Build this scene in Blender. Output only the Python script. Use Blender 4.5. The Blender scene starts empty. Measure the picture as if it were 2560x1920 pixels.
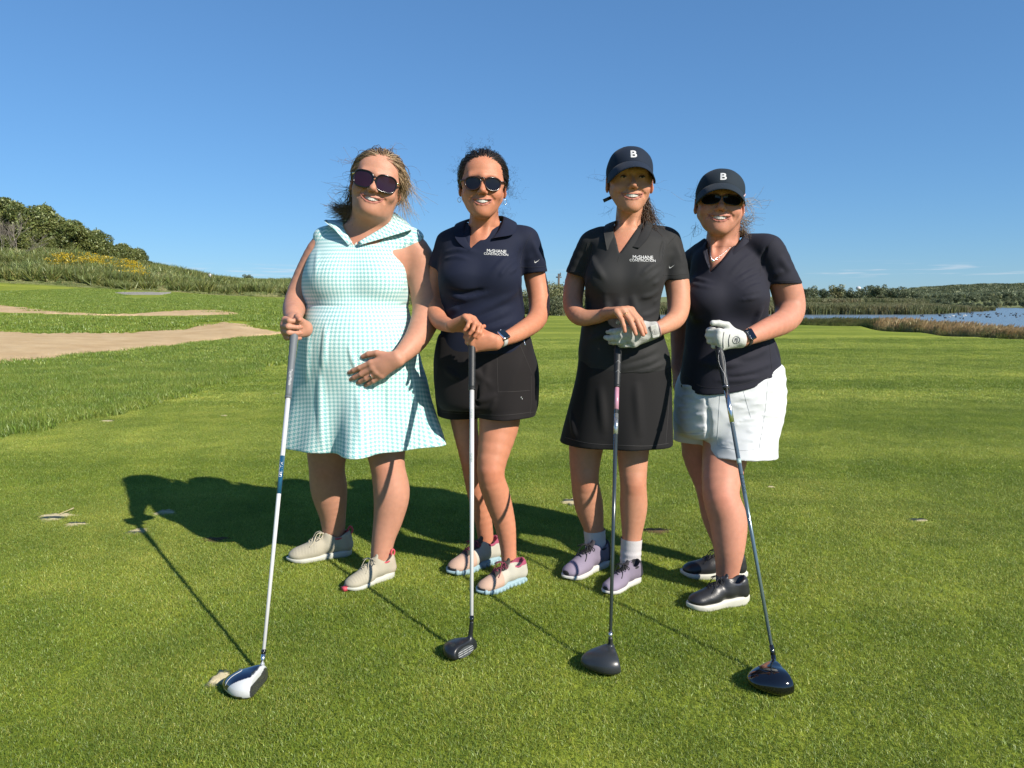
import bpy, math, random
import numpy as np
from mathutils import Vector, Matrix, noise as mnoise
from mathutils.bvhtree import BVHTree
from concurrent.futures import ThreadPoolExecutor
random.seed(7)
rng = np.random.default_rng(11)
sc = bpy.context.scene
COL = sc.collection
# ------------------------------------------------------------------ camera
F = 1862.0            # focal length in pixels of the 2560 px wide photograph
H = 1.10              # the phone was held low
TH = math.atan(215.0 / F)
CT, ST = math.cos(TH), math.sin(TH)
cam_d = bpy.data.cameras.new('camera')
cam_d.sensor_fit = 'HORIZONTAL'; cam_d.sensor_width = 36.0
cam_d.lens = 36.0 * F / 2560.0
cam_d.clip_start = 0.05; cam_d.clip_end = 6000
cam = bpy.data.objects.new('camera', cam_d); COL.objects.link(cam)
cam.location = (0, 0, H); cam.rotation_euler = (math.pi / 2 - TH, 0, 0)
sc.camera = cam
# ------------------------------------------------------------------ world, sun, exposure
SUN = Vector((1.10, -0.95, 1.0)).normalized()
world = bpy.data.worlds.new('World'); sc.world = world; world.use_nodes = True
_nt = world.node_tree; _nt.nodes.clear()
_sky = _nt.nodes.new('ShaderNodeTexSky'); _sky.sky_type = 'NISHITA'; _sky.sun_disc = False
_sky.sun_elevation = math.asin(SUN.z); _sky.sun_rotation = math.atan2(SUN.x, SUN.y)
_sky.altitude = 200; _sky.air_density = 1.0; _sky.dust_density = 0.0; _sky.ozone_density = 10.0
_bg = _nt.nodes.new('ShaderNodeBackground'); _bg.inputs['Strength'].default_value = 0.067
_wo = _nt.nodes.new('ShaderNodeOutputWorld')
_gm = _nt.nodes.new('ShaderNodeGamma'); _gm.inputs[1].default_value = 0.65      # the phone's flat tone curve
_gn = _nt.nodes.new('ShaderNodeVectorMath'); _gn.operation = 'MULTIPLY'; _gn.inputs[1].default_value = (1.36, 1.90, 2.33)
_nt.links.new(_sky.outputs[0], _gm.inputs[0]); _nt.links.new(_gm.outputs[0], _gn.inputs[0])
# thin wisps of cloud low over the horizon
def _n(t, **k):
    q = _nt.nodes.new(t)
    for a, v in k.items(): setattr(q, a, v)
    return q
_tc = _n('ShaderNodeTexCoord'); _sx = _n('ShaderNodeSeparateXYZ'); _nt.links.new(_tc.outputs['Generated'], _sx.inputs[0])
_mp = _n('ShaderNodeMapping'); _mp.inputs['Scale'].default_value = (5, 5, 95); _mp.inputs['Location'].default_value = (2.3, 0, .4); _nt.links.new(_tc.outputs['Generated'], _mp.inputs[0])
_cn = _n('ShaderNodeTexNoise'); _cn.inputs['Scale'].default_value = 3.0; _cn.inputs['Detail'].default_value = 7; _nt.links.new(_mp.outputs[0], _cn.inputs[0])
_c1 = _n('ShaderNodeMapRange', interpolation_type='SMOOTHSTEP'); _c1.inputs[1].default_value = .52; _c1.inputs[2].default_value = .72; _nt.links.new(_cn.outputs[0], _c1.inputs[0])
_up = _n('ShaderNodeMapRange', interpolation_type='SMOOTHSTEP'); _up.inputs[1].default_value = .022; _up.inputs[2].default_value = .030; _nt.links.new(_sx.outputs[2], _up.inputs[0])
_dn = _n('ShaderNodeMapRange', interpolation_type='SMOOTHSTEP'); _dn.inputs[1].default_value = .046; _dn.inputs[2].default_value = .034; _nt.links.new(_sx.outputs[2], _dn.inputs[0])
_m1 = _n('ShaderNodeMath', operation='MULTIPLY'); _nt.links.new(_up.outputs[0], _m1.inputs[0]); _nt.links.new(_dn.outputs[0], _m1.inputs[1])
_m2 = _n('ShaderNodeMath', operation='MULTIPLY'); _nt.links.new(_m1.outputs[0], _m2.inputs[0]); _nt.links.new(_c1.outputs[0], _m2.inputs[1])
_m3 = _n('ShaderNodeMath', operation='MULTIPLY'); _m3.inputs[1].default_value = .55; _nt.links.new(_m2.outputs[0], _m3.inputs[0])
_cm = _n('ShaderNodeMix', data_type='RGBA'); _cm.inputs[7].default_value = (7.2, 7.8, 8.6, 1); _nt.links.new(_m3.outputs[0], _cm.inputs[0]); _nt.links.new(_gn.outputs[0], _cm.inputs[6])
_nt.links.new(_cm.outputs[2], _bg.inputs[0]); _nt.links.new(_bg.outputs[0], _wo.inputs[0])
sun_d = bpy.data.lights.new('sun', 'SUN'); sun_d.energy = 5.0; sun_d.angle = math.radians(0.53)
sun_d.color = (1.0, 0.93, 0.82)
sun = bpy.data.objects.new('sun', sun_d); COL.objects.link(sun)
sun.rotation_euler = SUN.to_track_quat('Z', 'Y').to_euler(); sun.location = SUN * 30
sc.view_settings.view_transform = 'Standard'; sc.view_settings.look = 'None'
sc.view_settings.exposure = 0.58; sc.view_settings.gamma = 1.0
sc.view_settings.use_curve_mapping = False
sc.cycles.use_denoising = True
sc.cycles.max_bounces = 8; sc.cycles.transparent_max_bounces = 16
sc.cycles.sample_clamp_indirect = 6.0

# ------------------------------------------------------------------ helpers
SHIFT = [0.0]
def W(px, py, Y):
    """world point at depth Y seen at pixel (px, py) of the photograph"""
    Y = Y + SHIFT[0] * min(1, max(0, (1350 - py) / 250))
    cx = (px - 1280.0) / F; cy = (960.0 - py) / F
    d = np.array([cx, CT + cy * ST, cy * CT - ST])
    t = Y / d[1]
    return np.array([0, 0, H]) + d * t
def G(px, py, z=0.0):
    cx = (px - 1280.0) / F; cy = (960.0 - py) / F
    d = np.array([cx, CT + cy * ST, cy * CT - ST])
    return np.array([0, 0, H]) + d * ((z - H) / d[2])
def S(r, Y): return r * (Y + SHIFT[0]) / F
def zpy(py, Y): return float(W(1280, py, Y)[2])
def nrm(v):
    v = np.asarray(v, float); return v / (np.linalg.norm(v) + 1e-12)
def proj(P):
    P = np.asarray(P, float); q = P - np.array([0, 0, H])
    f = q[..., 1] * CT - q[..., 2] * ST; u = q[..., 1] * ST + q[..., 2] * CT
    return 1280 + F * q[..., 0] / f, 960 - F * u / f

ALB = 0.67      # the photograph is exposed a little up, so surfaces keep natural, darker base colours
def al(c): return tuple(min(1.0, x * ALB) for x in c[:3])
def mat(name, col=(0.5, 0.5, 0.5), rough=0.6, spec=0.5, metal=0.0, bump=0, bscale=80, var=0.0, vscale=6.0, attr=None, sss=0, coat=0, sheen=0, trans=0):
    m = bpy.data.materials.new(name); m.use_nodes = True
    if not metal: col = al(col)
    nt = m.node_tree; b = nt.nodes['Principled BSDF']
    b.inputs['Roughness'].default_value = rough; b.inputs['Metallic'].default_value = metal
    b.inputs['Specular IOR Level'].default_value = spec
    b.inputs['Base Color'].default_value = (*col, 1)
    if coat: b.inputs['Coat Weight'].default_value = coat; b.inputs['Coat Roughness'].default_value = 0.05
    if sheen: b.inputs['Sheen Weight'].default_value = sheen; b.inputs['Sheen Roughness'].default_value = 0.5
    if sss:
        b.inputs['Subsurface Weight'].default_value = sss
        b.inputs['Subsurface Radius'].default_value = (0.012, 0.004, 0.002); b.inputs['Subsurface Scale'].default_value = 0.6
    src = None
    if attr:
        a = nt.nodes.new('ShaderNodeAttribute'); a.attribute_name = attr
        sv = nt.nodes.new('ShaderNodeVectorMath'); sv.operation = 'SCALE'; sv.inputs['Scale'].default_value = ALB; nt.links.new(a.outputs['Color'], sv.inputs[0]); src = sv.outputs[0]
    if var or bump:
        tc = nt.nodes.new('ShaderNodeNewGeometry')
    if var:
        n = nt.nodes.new('ShaderNodeTexNoise'); n.inputs['Scale'].default_value = vscale; n.inputs['Detail'].default_value = 5
        nt.links.new(tc.outputs['Position'], n.inputs['Vector'])
        mr = nt.nodes.new('ShaderNodeMapRange'); mr.inputs[1].default_value = 0.3; mr.inputs[2].default_value = 0.7
        mr.inputs[3].default_value = 1 - var; mr.inputs[4].default_value = 1 + var
        nt.links.new(n.outputs[0], mr.inputs[0])
        mx = nt.nodes.new('ShaderNodeVectorMath'); mx.operation = 'SCALE'
        if src: nt.links.new(src, mx.inputs[0])
        else: mx.inputs[0].default_value = col
        nt.links.new(mr.outputs[0], mx.inputs['Scale']); src = mx.outputs[0]
    if src: nt.links.new(src, b.inputs['Base Color'])
    if bump:
        n2 = nt.nodes.new('ShaderNodeTexNoise'); n2.inputs['Scale'].default_value = bscale; n2.inputs['Detail'].default_value = 4
        nt.links.new(tc.outputs['Position'], n2.inputs['Vector'])
        bp = nt.nodes.new('ShaderNodeBump'); bp.inputs['Strength'].default_value = bump; bp.inputs['Distance'].default_value = 0.5 / bscale
        nt.links.new(n2.outputs[0], bp.inputs['Height']); nt.links.new(bp.outputs[0], b.inputs['Normal'])
    return m

def mesh_np(name, V, Fq, material=None, parent=None, smooth=True, col=None, uv=None, nper=None):
    """V (n,3); Fq (m,k) array of quads/tris or list of polygons"""
    me = bpy.data.meshes.new(name)
    V = np.asarray(V, np.float32)
    if isinstance(Fq, np.ndarray):
        m, k = Fq.shape
        me.vertices.add(len(V)); me.vertices.foreach_set('co', V.ravel())
        me.loops.add(m * k); me.loops.foreach_set('vertex_index', Fq.astype(np.int32).ravel())
        me.polygons.add(m); me.polygons.foreach_set('loop_start', np.arange(0, m * k, k, dtype=np.int32))
        me.update(calc_edges=True)
    else:
        me.from_pydata([tuple(map(float, v)) for v in V], [], [tuple(int(i) for i in f) for f in Fq]); me.update()
    if smooth: me.polygons.foreach_set('use_smooth', np.ones(len(me.polygons), bool))
    if col is not None:
        a = me.color_attributes.new('Col', 'FLOAT_COLOR', 'POINT')
        c = np.ones((len(V), 4), np.float32); c[:, :3] = col; a.data.foreach_set('color', c.ravel())
    if uv is not None:
        l = me.uv_layers.new(name='UV')
        vi = np.empty(len(me.loops), np.int32); me.loops.foreach_get('vertex_index', vi)
        l.data.foreach_set('uv', np.asarray(uv, np.float32)[vi].ravel())
    if material: me.materials.append(material)
    return link(name, me, parent)
def link(name, data, parent=None):
    o = bpy.data.objects.new(name, data); COL.objects.link(o)
    if parent: o.parent = parent; o.matrix_parent_inverse = parent_inv(parent)
    return o
def wmat(o):
    return wmat(o.parent) @ o.matrix_parent_inverse @ o.matrix_basis if o.parent else o.matrix_basis.copy()
def parent_inv(p):
    return wmat(p).inverted()
def tag(o, label=None, cat=None, group=None, kind=None):
    if label: o['label'] = label
    if cat: o['category'] = cat
    if group: o['group'] = group
    if kind: o['kind'] = kind
    return o
def thing(name, loc, label, cat, group=None):
    o = bpy.data.objects.new(name, None); COL.objects.link(o); o.location = tuple(float(x) for x in loc)
    o.empty_display_size = 0.1
    return tag(o, label, cat, group)

class MB:
    """collects simple shapes into one mesh"""
    def __init__(s): s.v = []; s.f = []; s.c = []; s.n = 0
    def add(s, V, Fc, c=None):
        V = np.asarray(V, float); s.v.append(V)
        s.f += [tuple(i + s.n for i in f) for f in Fc]; s.n += len(V)
        s.c.append(np.tile(np.array(c if c is not None else (1, 1, 1), float), (len(V), 1)))
    def tube(s, pts, rad, seg=8, cap=True, c=None):
        pts = np.asarray(pts, float); n = len(pts)
        rad = np.full(n, rad) if np.isscalar(rad) else np.asarray(rad, float)
        t = np.gradient(pts, axis=0); t /= np.linalg.norm(t, axis=1)[:, None] + 1e-12
        up = np.array([0, 0, 1.]) if abs(t[0][2]) < 0.9 else np.array([0, 1., 0])
        V = []; a = np.arange(seg) * 2 * math.pi / seg
        u = np.cross(t[0], up); u /= np.linalg.norm(u)
        for i in range(n):
            u = u - t[i] * u.dot(t[i]); u /= np.linalg.norm(u) + 1e-12; w = np.cross(t[i], u)
            V.append(pts[i] + rad[i] * (np.cos(a)[:, None] * u + np.sin(a)[:, None] * w))
        V = np.concatenate(V); Fc = []
        for i in range(n - 1):
            for j in range(seg):
                k = (j + 1) % seg
                Fc.append((i * seg + j, i * seg + k, (i + 1) * seg + k, (i + 1) * seg + j))
        if cap: Fc.append(tuple(range(seg - 1, -1, -1))); Fc.append(tuple((n - 1) * seg + j for j in range(seg)))
        s.add(V, Fc, c)
    def box(s, c, h, R=None, col=None):
        h = np.asarray(h, float); V = np.array([[x, y, z] for x in (-1, 1) for y in (-1, 1) for z in (-1, 1)], float) * h
        if R is not None: V = V @ np.asarray(R).T
        s.add(V + np.asarray(c), [(0, 1, 3, 2), (4, 6, 7, 5), (0, 4, 5, 1), (2, 3, 7, 6), (0, 2, 6, 4), (1, 5, 7, 3)], col)
    def ball(s, c, r, seg=10, rings=6, R=None, col=None):
        r = np.ones(3) * r; V = []
        for i in range(rings + 1):
            p = math.pi * i / rings
            for j in range(seg):
                q = 2 * math.pi * j / seg; V.append([math.sin(p) * math.cos(q), math.sin(p) * math.sin(q), math.cos(p)])
        V = np.array(V) * r
        if R is not None: V = V @ np.asarray(R).T
        Fc = [(i * seg + j, (i + 1) * seg + j, (i + 1) * seg + (j + 1) % seg, i * seg + (j + 1) % seg) for i in range(rings) for j in range(seg)]
        s.add(V + np.asarray(c), Fc, col)
    def build(s, name, material, parent=None, smooth=True, color=False):
        V = np.concatenate(s.v)
        return mesh_np(name, V, s.f, material, parent, smooth, np.concatenate(s.c) if color else None)

class QB:
    """collects quads as arrays (hair)"""
    def __init__(s): s.v = []; s.q = []; s.c = []; s.n = 0
    def add(s, V, Q, c):
        s.v.append(V); s.q.append(Q + s.n); s.n += len(V); s.c.append(np.broadcast_to(np.asarray(c, float), (len(V), 3)))
    def strands(s, P, R_, C):
        """P (n, m, 3), R_ (m,), C (n, 3): three-sided tubes"""
        n, m, _ = P.shape; t = np.gradient(P, axis=1); t /= np.linalg.norm(t, axis=2, keepdims=True) + 1e-12
        ref = np.random.default_rng(n).normal(size=(n, 1, 3)); u = np.cross(t, ref); u /= np.linalg.norm(u, axis=2, keepdims=True) + 1e-9; w = np.cross(t, u)
        V = np.stack([P + R_[None, :, None] * (math.cos(a) * u + math.sin(a) * w) for a in (0, 2.094, 4.189)], 2).reshape(-1, 3)
        b = (np.arange(n)[:, None, None] * m + np.arange(m - 1)[None, :, None]) * 3; j = np.arange(3)[None, None, :]; k = (j + 1) % 3
        Q = np.stack([b + j, b + k, b + 3 + k, b + 3 + j], -1).reshape(-1, 4); s.add(V, Q, np.repeat(C, m * 3, 0))
    def build(s, name, m, parent=None):
        return mesh_np(name, np.concatenate(s.v), np.concatenate(s.q), m, parent, True, np.concatenate(s.c))
def rot(ax, ang):
    return np.array(Matrix.Rotation(ang, 3, Vector(ax)))
def spline(P, n=20):
    """Catmull-Rom through control points"""
    P = np.asarray(P, float)
    if len(P) < 3: return P[0] + (P[-1] - P[0]) * np.linspace(0, 1, n)[:, None]
    Q = np.vstack([2 * P[0] - P[1], P, 2 * P[-1] - P[-2]]); out = []
    m = len(P) - 1; t = np.linspace(0, m - 1e-9, n)
    for x in t:
        i = int(x); f = x - i; a, b, c, d = Q[i:i + 4]
        out.append(0.5 * (2 * b + (c - a) * f + (2 * a - 5 * b + 4 * c - d) * f * f + (3 * b - a - 3 * c + d) * f ** 3))
    return np.array(out)

# ------------------------------------------------------------------ sculpting field: smooth unions meshed with surface nets
def smin(a, b, k):
    if k <= 0: return np.minimum(a, b)
    h = np.maximum(k - np.abs(a - b), 0) / k
    return np.minimum(a, b) - h * h * k * 0.25
def sines(P, seed, freq, n=5, ax=(1, 1, 1)):
    r = np.random.default_rng(seed); o = np.zeros(len(P), np.float32)
    for i in range(n):
        d = r.normal(size=3) * np.array(ax); d = d / np.linalg.norm(d) * freq * r.uniform(0.7, 1.5)
        o += np.sin(P @ d.astype(np.float32) + r.uniform(0, 6.28))
    return o / math.sqrt(n)
class Field:
    def __init__(s): s.ops = []; s.lo = np.full(3, 1e9); s.hi = np.full(3, -1e9)
    def _b(s, c, r):
        s.lo = np.minimum(s.lo, np.asarray(c) - r); s.hi = np.maximum(s.hi, np.asarray(c) + r)
    def seg(s, a, b, ra, rb, k=0.02, flat=None, op='u'):
        a = np.asarray(a, np.float32); b = np.asarray(b, np.float32); ba = b - a; L2 = float(ba @ ba) + 1e-12
        fn = flat
        def f(P):
            pa = P - a; h = np.clip((pa @ ba) / L2, 0, 1)
            q = pa - h[:, None] * ba
            if fn is not None:
                n = np.asarray(fn[0], np.float32); q = q + (q @ n)[:, None] * n * (1 / fn[1] - 1)
            return np.sqrt((q * q).sum(1)) - (ra + (rb - ra) * h)
        c = (a + b) / 2; r = math.sqrt(L2) / 2 + max(ra, rb)
        s.ops.append((op, f, c.astype(float), r, k))
        if op == 'u': s._b(a, ra); s._b(b, rb)
        return s
    def chain(s, pts, rad, k=0.02, flat=None, op='u'):
        for i in range(len(pts) - 1): s.seg(pts[i], pts[i + 1], rad[i], rad[i + 1], k, flat, op)
        return s
    def limb(s, pts, rad, k=0.03, n=22, flat=None, op='u'):
        """one tapering tube along a smooth curve through the points"""
        A = spline(np.concatenate([np.asarray(pts, float), np.asarray(rad, float)[:, None]], 1), n).astype(np.float32); P_, R_ = A[:, :3], A[:, 3]
        mid = (P_[1:] + P_[:-1]) / 2; hl = np.linalg.norm(P_[1:] - P_[:-1], axis=1) / 2 + np.maximum(R_[1:], R_[:-1])
        def f(P, c=None, r=None):
            best = None; idx = range(n - 1)
            if c is not None: idx = np.where(np.linalg.norm(mid - c, axis=1) < hl + r * 1.15 + k + .03)[0]
            if len(idx) == 0: return np.full(len(P), 1.0, np.float32)
            for i in idx:
                a = P_[i]; ba = P_[i + 1] - a; L2 = float(ba @ ba) + 1e-12; pa = P - a; h = np.clip((pa @ ba) / L2, 0, 1); q = pa - h[:, None] * ba
                d = np.sqrt((q * q).sum(1)) - (R_[i] + (R_[i + 1] - R_[i]) * h); best = d if best is None else smin(best, d, .004)
            return best
        c = (P_.min(0) + P_.max(0)) / 2; r = float(np.linalg.norm(P_ - c, axis=1).max() + R_.max())
        f.wants = True
        s.ops.append((op, f, c.astype(float), r, k))
        if op == 'u': s.lo = np.minimum(s.lo, (P_ - R_[:, None]).min(0)); s.hi = np.maximum(s.hi, (P_ + R_[:, None]).max(0))
        return s
    def ell(s, c, r, R=None, k=0.02, op='u'):
        c = np.asarray(c, np.float32); r = np.asarray(r, np.float32) * np.ones(3, np.float32)
        Rm = None if R is None else np.asarray(R, np.float32)
        def f(P):
            q = P - c
            if Rm is not None: q = q @ Rm
            k0 = np.sqrt(((q / r) ** 2).sum(1)); k1 = np.sqrt(((q / (r * r)) ** 2).sum(1)) + 1e-9
            return k0 * (k0 - 1) / k1
        s.ops.append((op, f, c.astype(float), float(r.max()), k))
        if op == 'u': s._b(c, float(r.max()))
        return s
    def rbox(s, c, h, R=None, rad=0.005, k=0.005, op='u'):
        c = np.asarray(c, np.float32); h = np.asarray(h, np.float32) - rad; Rm = None if R is None else np.asarray(R, np.float32)
        def f(P):
            q = P - c
            if Rm is not None: q = q @ Rm
            q = np.abs(q) - h
            return np.sqrt((np.maximum(q, 0) ** 2).sum(1)) + np.minimum(q.max(1), 0) - rad
        rr = float(np.linalg.norm(h)) + rad
        s.ops.append((op, f, c.astype(float), rr, k))
        if op == 'u': s._b(c, rr)
        return s
    def loft(s, z, cx, cy, a, bf, bb, yaw=0, k=0.02, p=2.2, fold=None, op='u', sm=0.02, cap=0.01):
        """stack of horizontal super-ellipses; bf toward the front (-Y), bb to the back"""
        z = np.asarray(z, float); o = np.argsort(z); z = z[o]
        n = 500; zz = np.linspace(z[0], z[-1], n); T = []
        w = max(1, int(sm / ((z[-1] - z[0]) / n))); ker = np.exp(-0.5 * (np.arange(-3 * w, 3 * w + 1) / w) ** 2); ker /= ker.sum()
        for q in (cx, cy, a, bf, bb):
            q = np.asarray(q, float) * np.ones(len(z)); t = np.interp(zz, z, q[o])
            t = np.convolve(np.pad(t, 3 * w, mode='reflect', reflect_type='odd'), ker, 'valid'); T.append(t.astype(np.float32))
        cyw, syw = math.cos(yaw), math.sin(yaw); z0, z1 = float(z[0]), float(z[-1])
        def f(P):
            zc = np.clip(P[:, 2], z0, z1); i = (zc - z0) / (z1 - z0) * (n - 1)
            i0 = np.minimum(i.astype(np.int32), n - 2); fr = (i - i0).astype(np.float32)
            g = [t[i0] * (1 - fr) + t[i0 + 1] * fr for t in T]
            x = P[:, 0] - g[0]; y = P[:, 1] - g[1]
            xl = x * cyw + y * syw; yl = -x * syw + y * cyw
            b = np.where(yl < 0, g[3], g[4]); rr = np.sqrt(xl * xl + yl * yl) + 1e-6
            aa = g[2]
            q = ((np.abs(xl) / aa) ** p + (np.abs(yl) / b) ** p) ** (1 / p) + 1e-6
            d = rr * (1 - 1 / q); d = np.where(rr < 0.3 * np.minimum(aa, b), rr - np.minimum(aa, b), d)
            if fold is not None: d = d - fold(np.arctan2(xl, -yl), P[:, 2])
            dz = np.maximum(z0 - P[:, 2], P[:, 2] - z1)
            return -smin(-d, -dz, cap) if cap > 0 else np.maximum(d, dz)
        c = np.array([T[0].mean(), T[1].mean(), (z0 + z1) / 2])
        r = float(math.hypot((z1 - z0) / 2, max(T[2].max(), T[3].max(), T[4].max())) + abs(T[0] - c[0]).max() + abs(T[1] - c[1]).max() + 0.04)
        s.ops.append((op, f, c, r, k))
        if op == 'u':
            m = float(max(T[2].max(), T[3].max(), T[4].max())) + 0.04
            s.lo = np.minimum(s.lo, [T[0].min() - m, T[1].min() - m, z0 - 0.01]); s.hi = np.maximum(s.hi, [T[0].max() + m, T[1].max() + m, z1 + 0.01])
        return s
    def cut(s, c, n, k=0.0):
        """removes everything on the side n points to"""
        c = np.asarray(c, np.float32); n = nrm(n).astype(np.float32)
        s.ops.append(('i', lambda P: (P - c) @ n, c, 1e9, k)); return s
    def mod(s, fn): s.ops.append(('m', fn, None, 1e9, 0)); return s
    def __call__(s, P, c=None, r=None):
        d = np.full(len(P), 1.0, np.float32)
        for op, f, cc, rr, k in s.ops:
            if op in 'us' and c is not None and np.linalg.norm(cc - c) > rr + r * 1.15 + k + 0.03: continue
            if op == 'u': d = smin(d, f(P, c, r) if hasattr(f, 'wants') else f(P), k)
            elif op == 's': d = -smin(-d, f(P), k)
            elif op == 'i': d = -smin(-d, -f(P), k)
            else: d = f(P, d)
        return d.astype(np.float32)
    def mesh(s, h=0.004, fine=None, hf=0.002, pad=0.02, tn=24):
        import time; t_ = time.time()
        lo = s.lo - pad; hi = s.hi + pad; TS = h * tn
        t0 = np.floor(lo / TS).astype(int); t1 = np.ceil(hi / TS).astype(int)
        tiles = [(i, j, k) for i in range(t0[0], t1[0]) for j in range(t0[1], t1[1]) for k in range(t0[2], t1[2])]
        C = (np.array(tiles) + 0.5) * TS; rad = TS * 0.87
        PR = np.stack(np.meshgrid([-.333, 0, .333], [-.333, 0, .333], [-.333, 0, .333]), -1).reshape(-1, 3)
        def work(q):
            t, c = tiles[q], C[q]
            if abs(float(s(c[None].astype(np.float32), c, rad)[0])) > rad * 1.5 + 0.03: return None
            if np.abs(s((c + PR * TS).astype(np.float32), c, rad)).min() > TS * .29 * 1.35 + .004: return None
            isf = fine is not None and fine(c)
            hh = hf if isf else h; n = int(round(TS / hh))
            base = np.array(t) * n
            e = 1 if isf else 0
            return isf, snet(s, base - e, n + 2 * e, hh, c, rad + 3 * h)
        with ThreadPoolExecutor(4) as ex: R = [r for r in ex.map(work, range(len(tiles))) if r is not None]
        outV, outF, off = [], [], 0
        for flag in (False, True):
            rs = [r[1] for r in R if r[0] == flag and r[1] is not None]
            if not rs: continue
            ids = np.concatenate([r[0] for r in rs]); V = np.concatenate([r[1] for r in rs]); Q = np.concatenate([r[2] for r in rs]); E = np.concatenate([r[3] for r in rs])
            _, fi = np.unique(E, return_index=True); Q = Q[fi]
            u, first, inv = np.unique(ids, return_index=True, return_inverse=True)
            V = V[first]; Q = np.searchsorted(u, Q)
            used = np.unique(Q); mp = np.full(len(V), -1); mp[used] = np.arange(len(used))
            outV.append(V[used]); outF.append(mp[Q] + off); off += len(used)
        if TIMING: print('MESH %.2fs tiles %d/%d verts %d ops %d' % (time.time() - t_, len(R), len(tiles), off, len(s.ops)))
        return np.concatenate(outV), np.concatenate(outF)
TIMING = False
OFFS = 1 << 19
def cid(I): return ((I[..., 0] + OFFS).astype(np.int64) << 42) | ((I[..., 1] + OFFS).astype(np.int64) << 21) | (I[..., 2] + OFFS).astype(np.int64)
def snet(fld, base, n, h, c, r):
    m = n + 2
    ax = [(np.arange(m) + base[a] - 1) for a in range(3)]
    X, Y, Z = np.meshgrid(*ax, indexing='ij')
    P = np.stack([X, Y, Z], -1).reshape(-1, 3).astype(np.float32) * np.float32(h)
    d = fld(P, c, r).reshape(m, m, m)
    if d.min() > 0 or d.max() < 0: return None
    ins = d < 0
    nc = m - 1
    cnt = np.zeros((nc, nc, nc), np.float32); acc = np.zeros((nc, nc, nc, 3), np.float32)
    sl = lambda o: tuple(slice(x, x + nc) for x in o)
    for a in range(3):
        b1, b2 = [x for x in range(3) if x != a]
        for o1 in (0, 1):
            for o2 in (0, 1):
                o = [0, 0, 0]; o[b1] = o1; o[b2] = o2; o_ = list(o); o_[a] = 1
                d0 = d[sl(o)]; d1 = d[sl(o_)]; cr = (d0 < 0) != (d1 < 0)
                t = np.where(cr, d0 / np.where(cr, d0 - d1, 1), 0)
                cnt += cr; acc[..., a] += t * cr
                if o1: acc[..., b1] += cr
                if o2: acc[..., b2] += cr
    has = cnt > 0
    I = np.argwhere(has)
    V = (acc[has] / cnt[has][:, None] + I + (np.array(base) - 1)) * h
    gi = I + (np.array(base) - 1); ids = cid(gi)
    Qs, Es = [], []
    for a in range(3):
        b1, b2 = [(1, 2), (2, 0), (0, 1)][a]
        s0 = [slice(1, 1 + n)] * 3; s1 = list(s0); s1[a] = slice(2, 2 + n)
        A = ins[tuple(s0)]; B = ins[tuple(s1)]; cr = np.argwhere(A != B)
        if len(cr) == 0: continue
        inside = A[tuple(cr.T)]
        e = cr + 1 + (np.array(base) - 1)   # global sample index
        def cell(u, v):
            q = e.copy(); q[:, b1] -= u; q[:, b2] -= v; return cid(q)
        q = np.stack([cell(1, 1), cell(0, 1), cell(0, 0), cell(1, 0)], 1)
        q[~inside] = q[~inside][:, ::-1]
        Qs.append(q); Es.append(cid(e) * 4 // 1 + a if False else (cid(e) ^ (np.int64(a + 1) << 61)))
    if not Qs: return None
    return ids, V, np.concatenate(Qs), np.concatenate(Es)
def relax(V, Q, it=1, w=0.5):
    for _ in range(it):
        acc = np.zeros_like(V); n = np.zeros(len(V))
        for i in range(Q.shape[1]):
            a = Q[:, i]; b = Q[:, (i + 1) % Q.shape[1]]
            for k in range(3): acc[:, k] += np.bincount(a, V[b, k], len(V)) + np.bincount(b, V[a, k], len(V))
            n += np.bincount(a, minlength=len(V)) + np.bincount(b, minlength=len(V))
        V = V * (1 - w) + w * acc / np.maximum(n, 1)[:, None]
    return V
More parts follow.
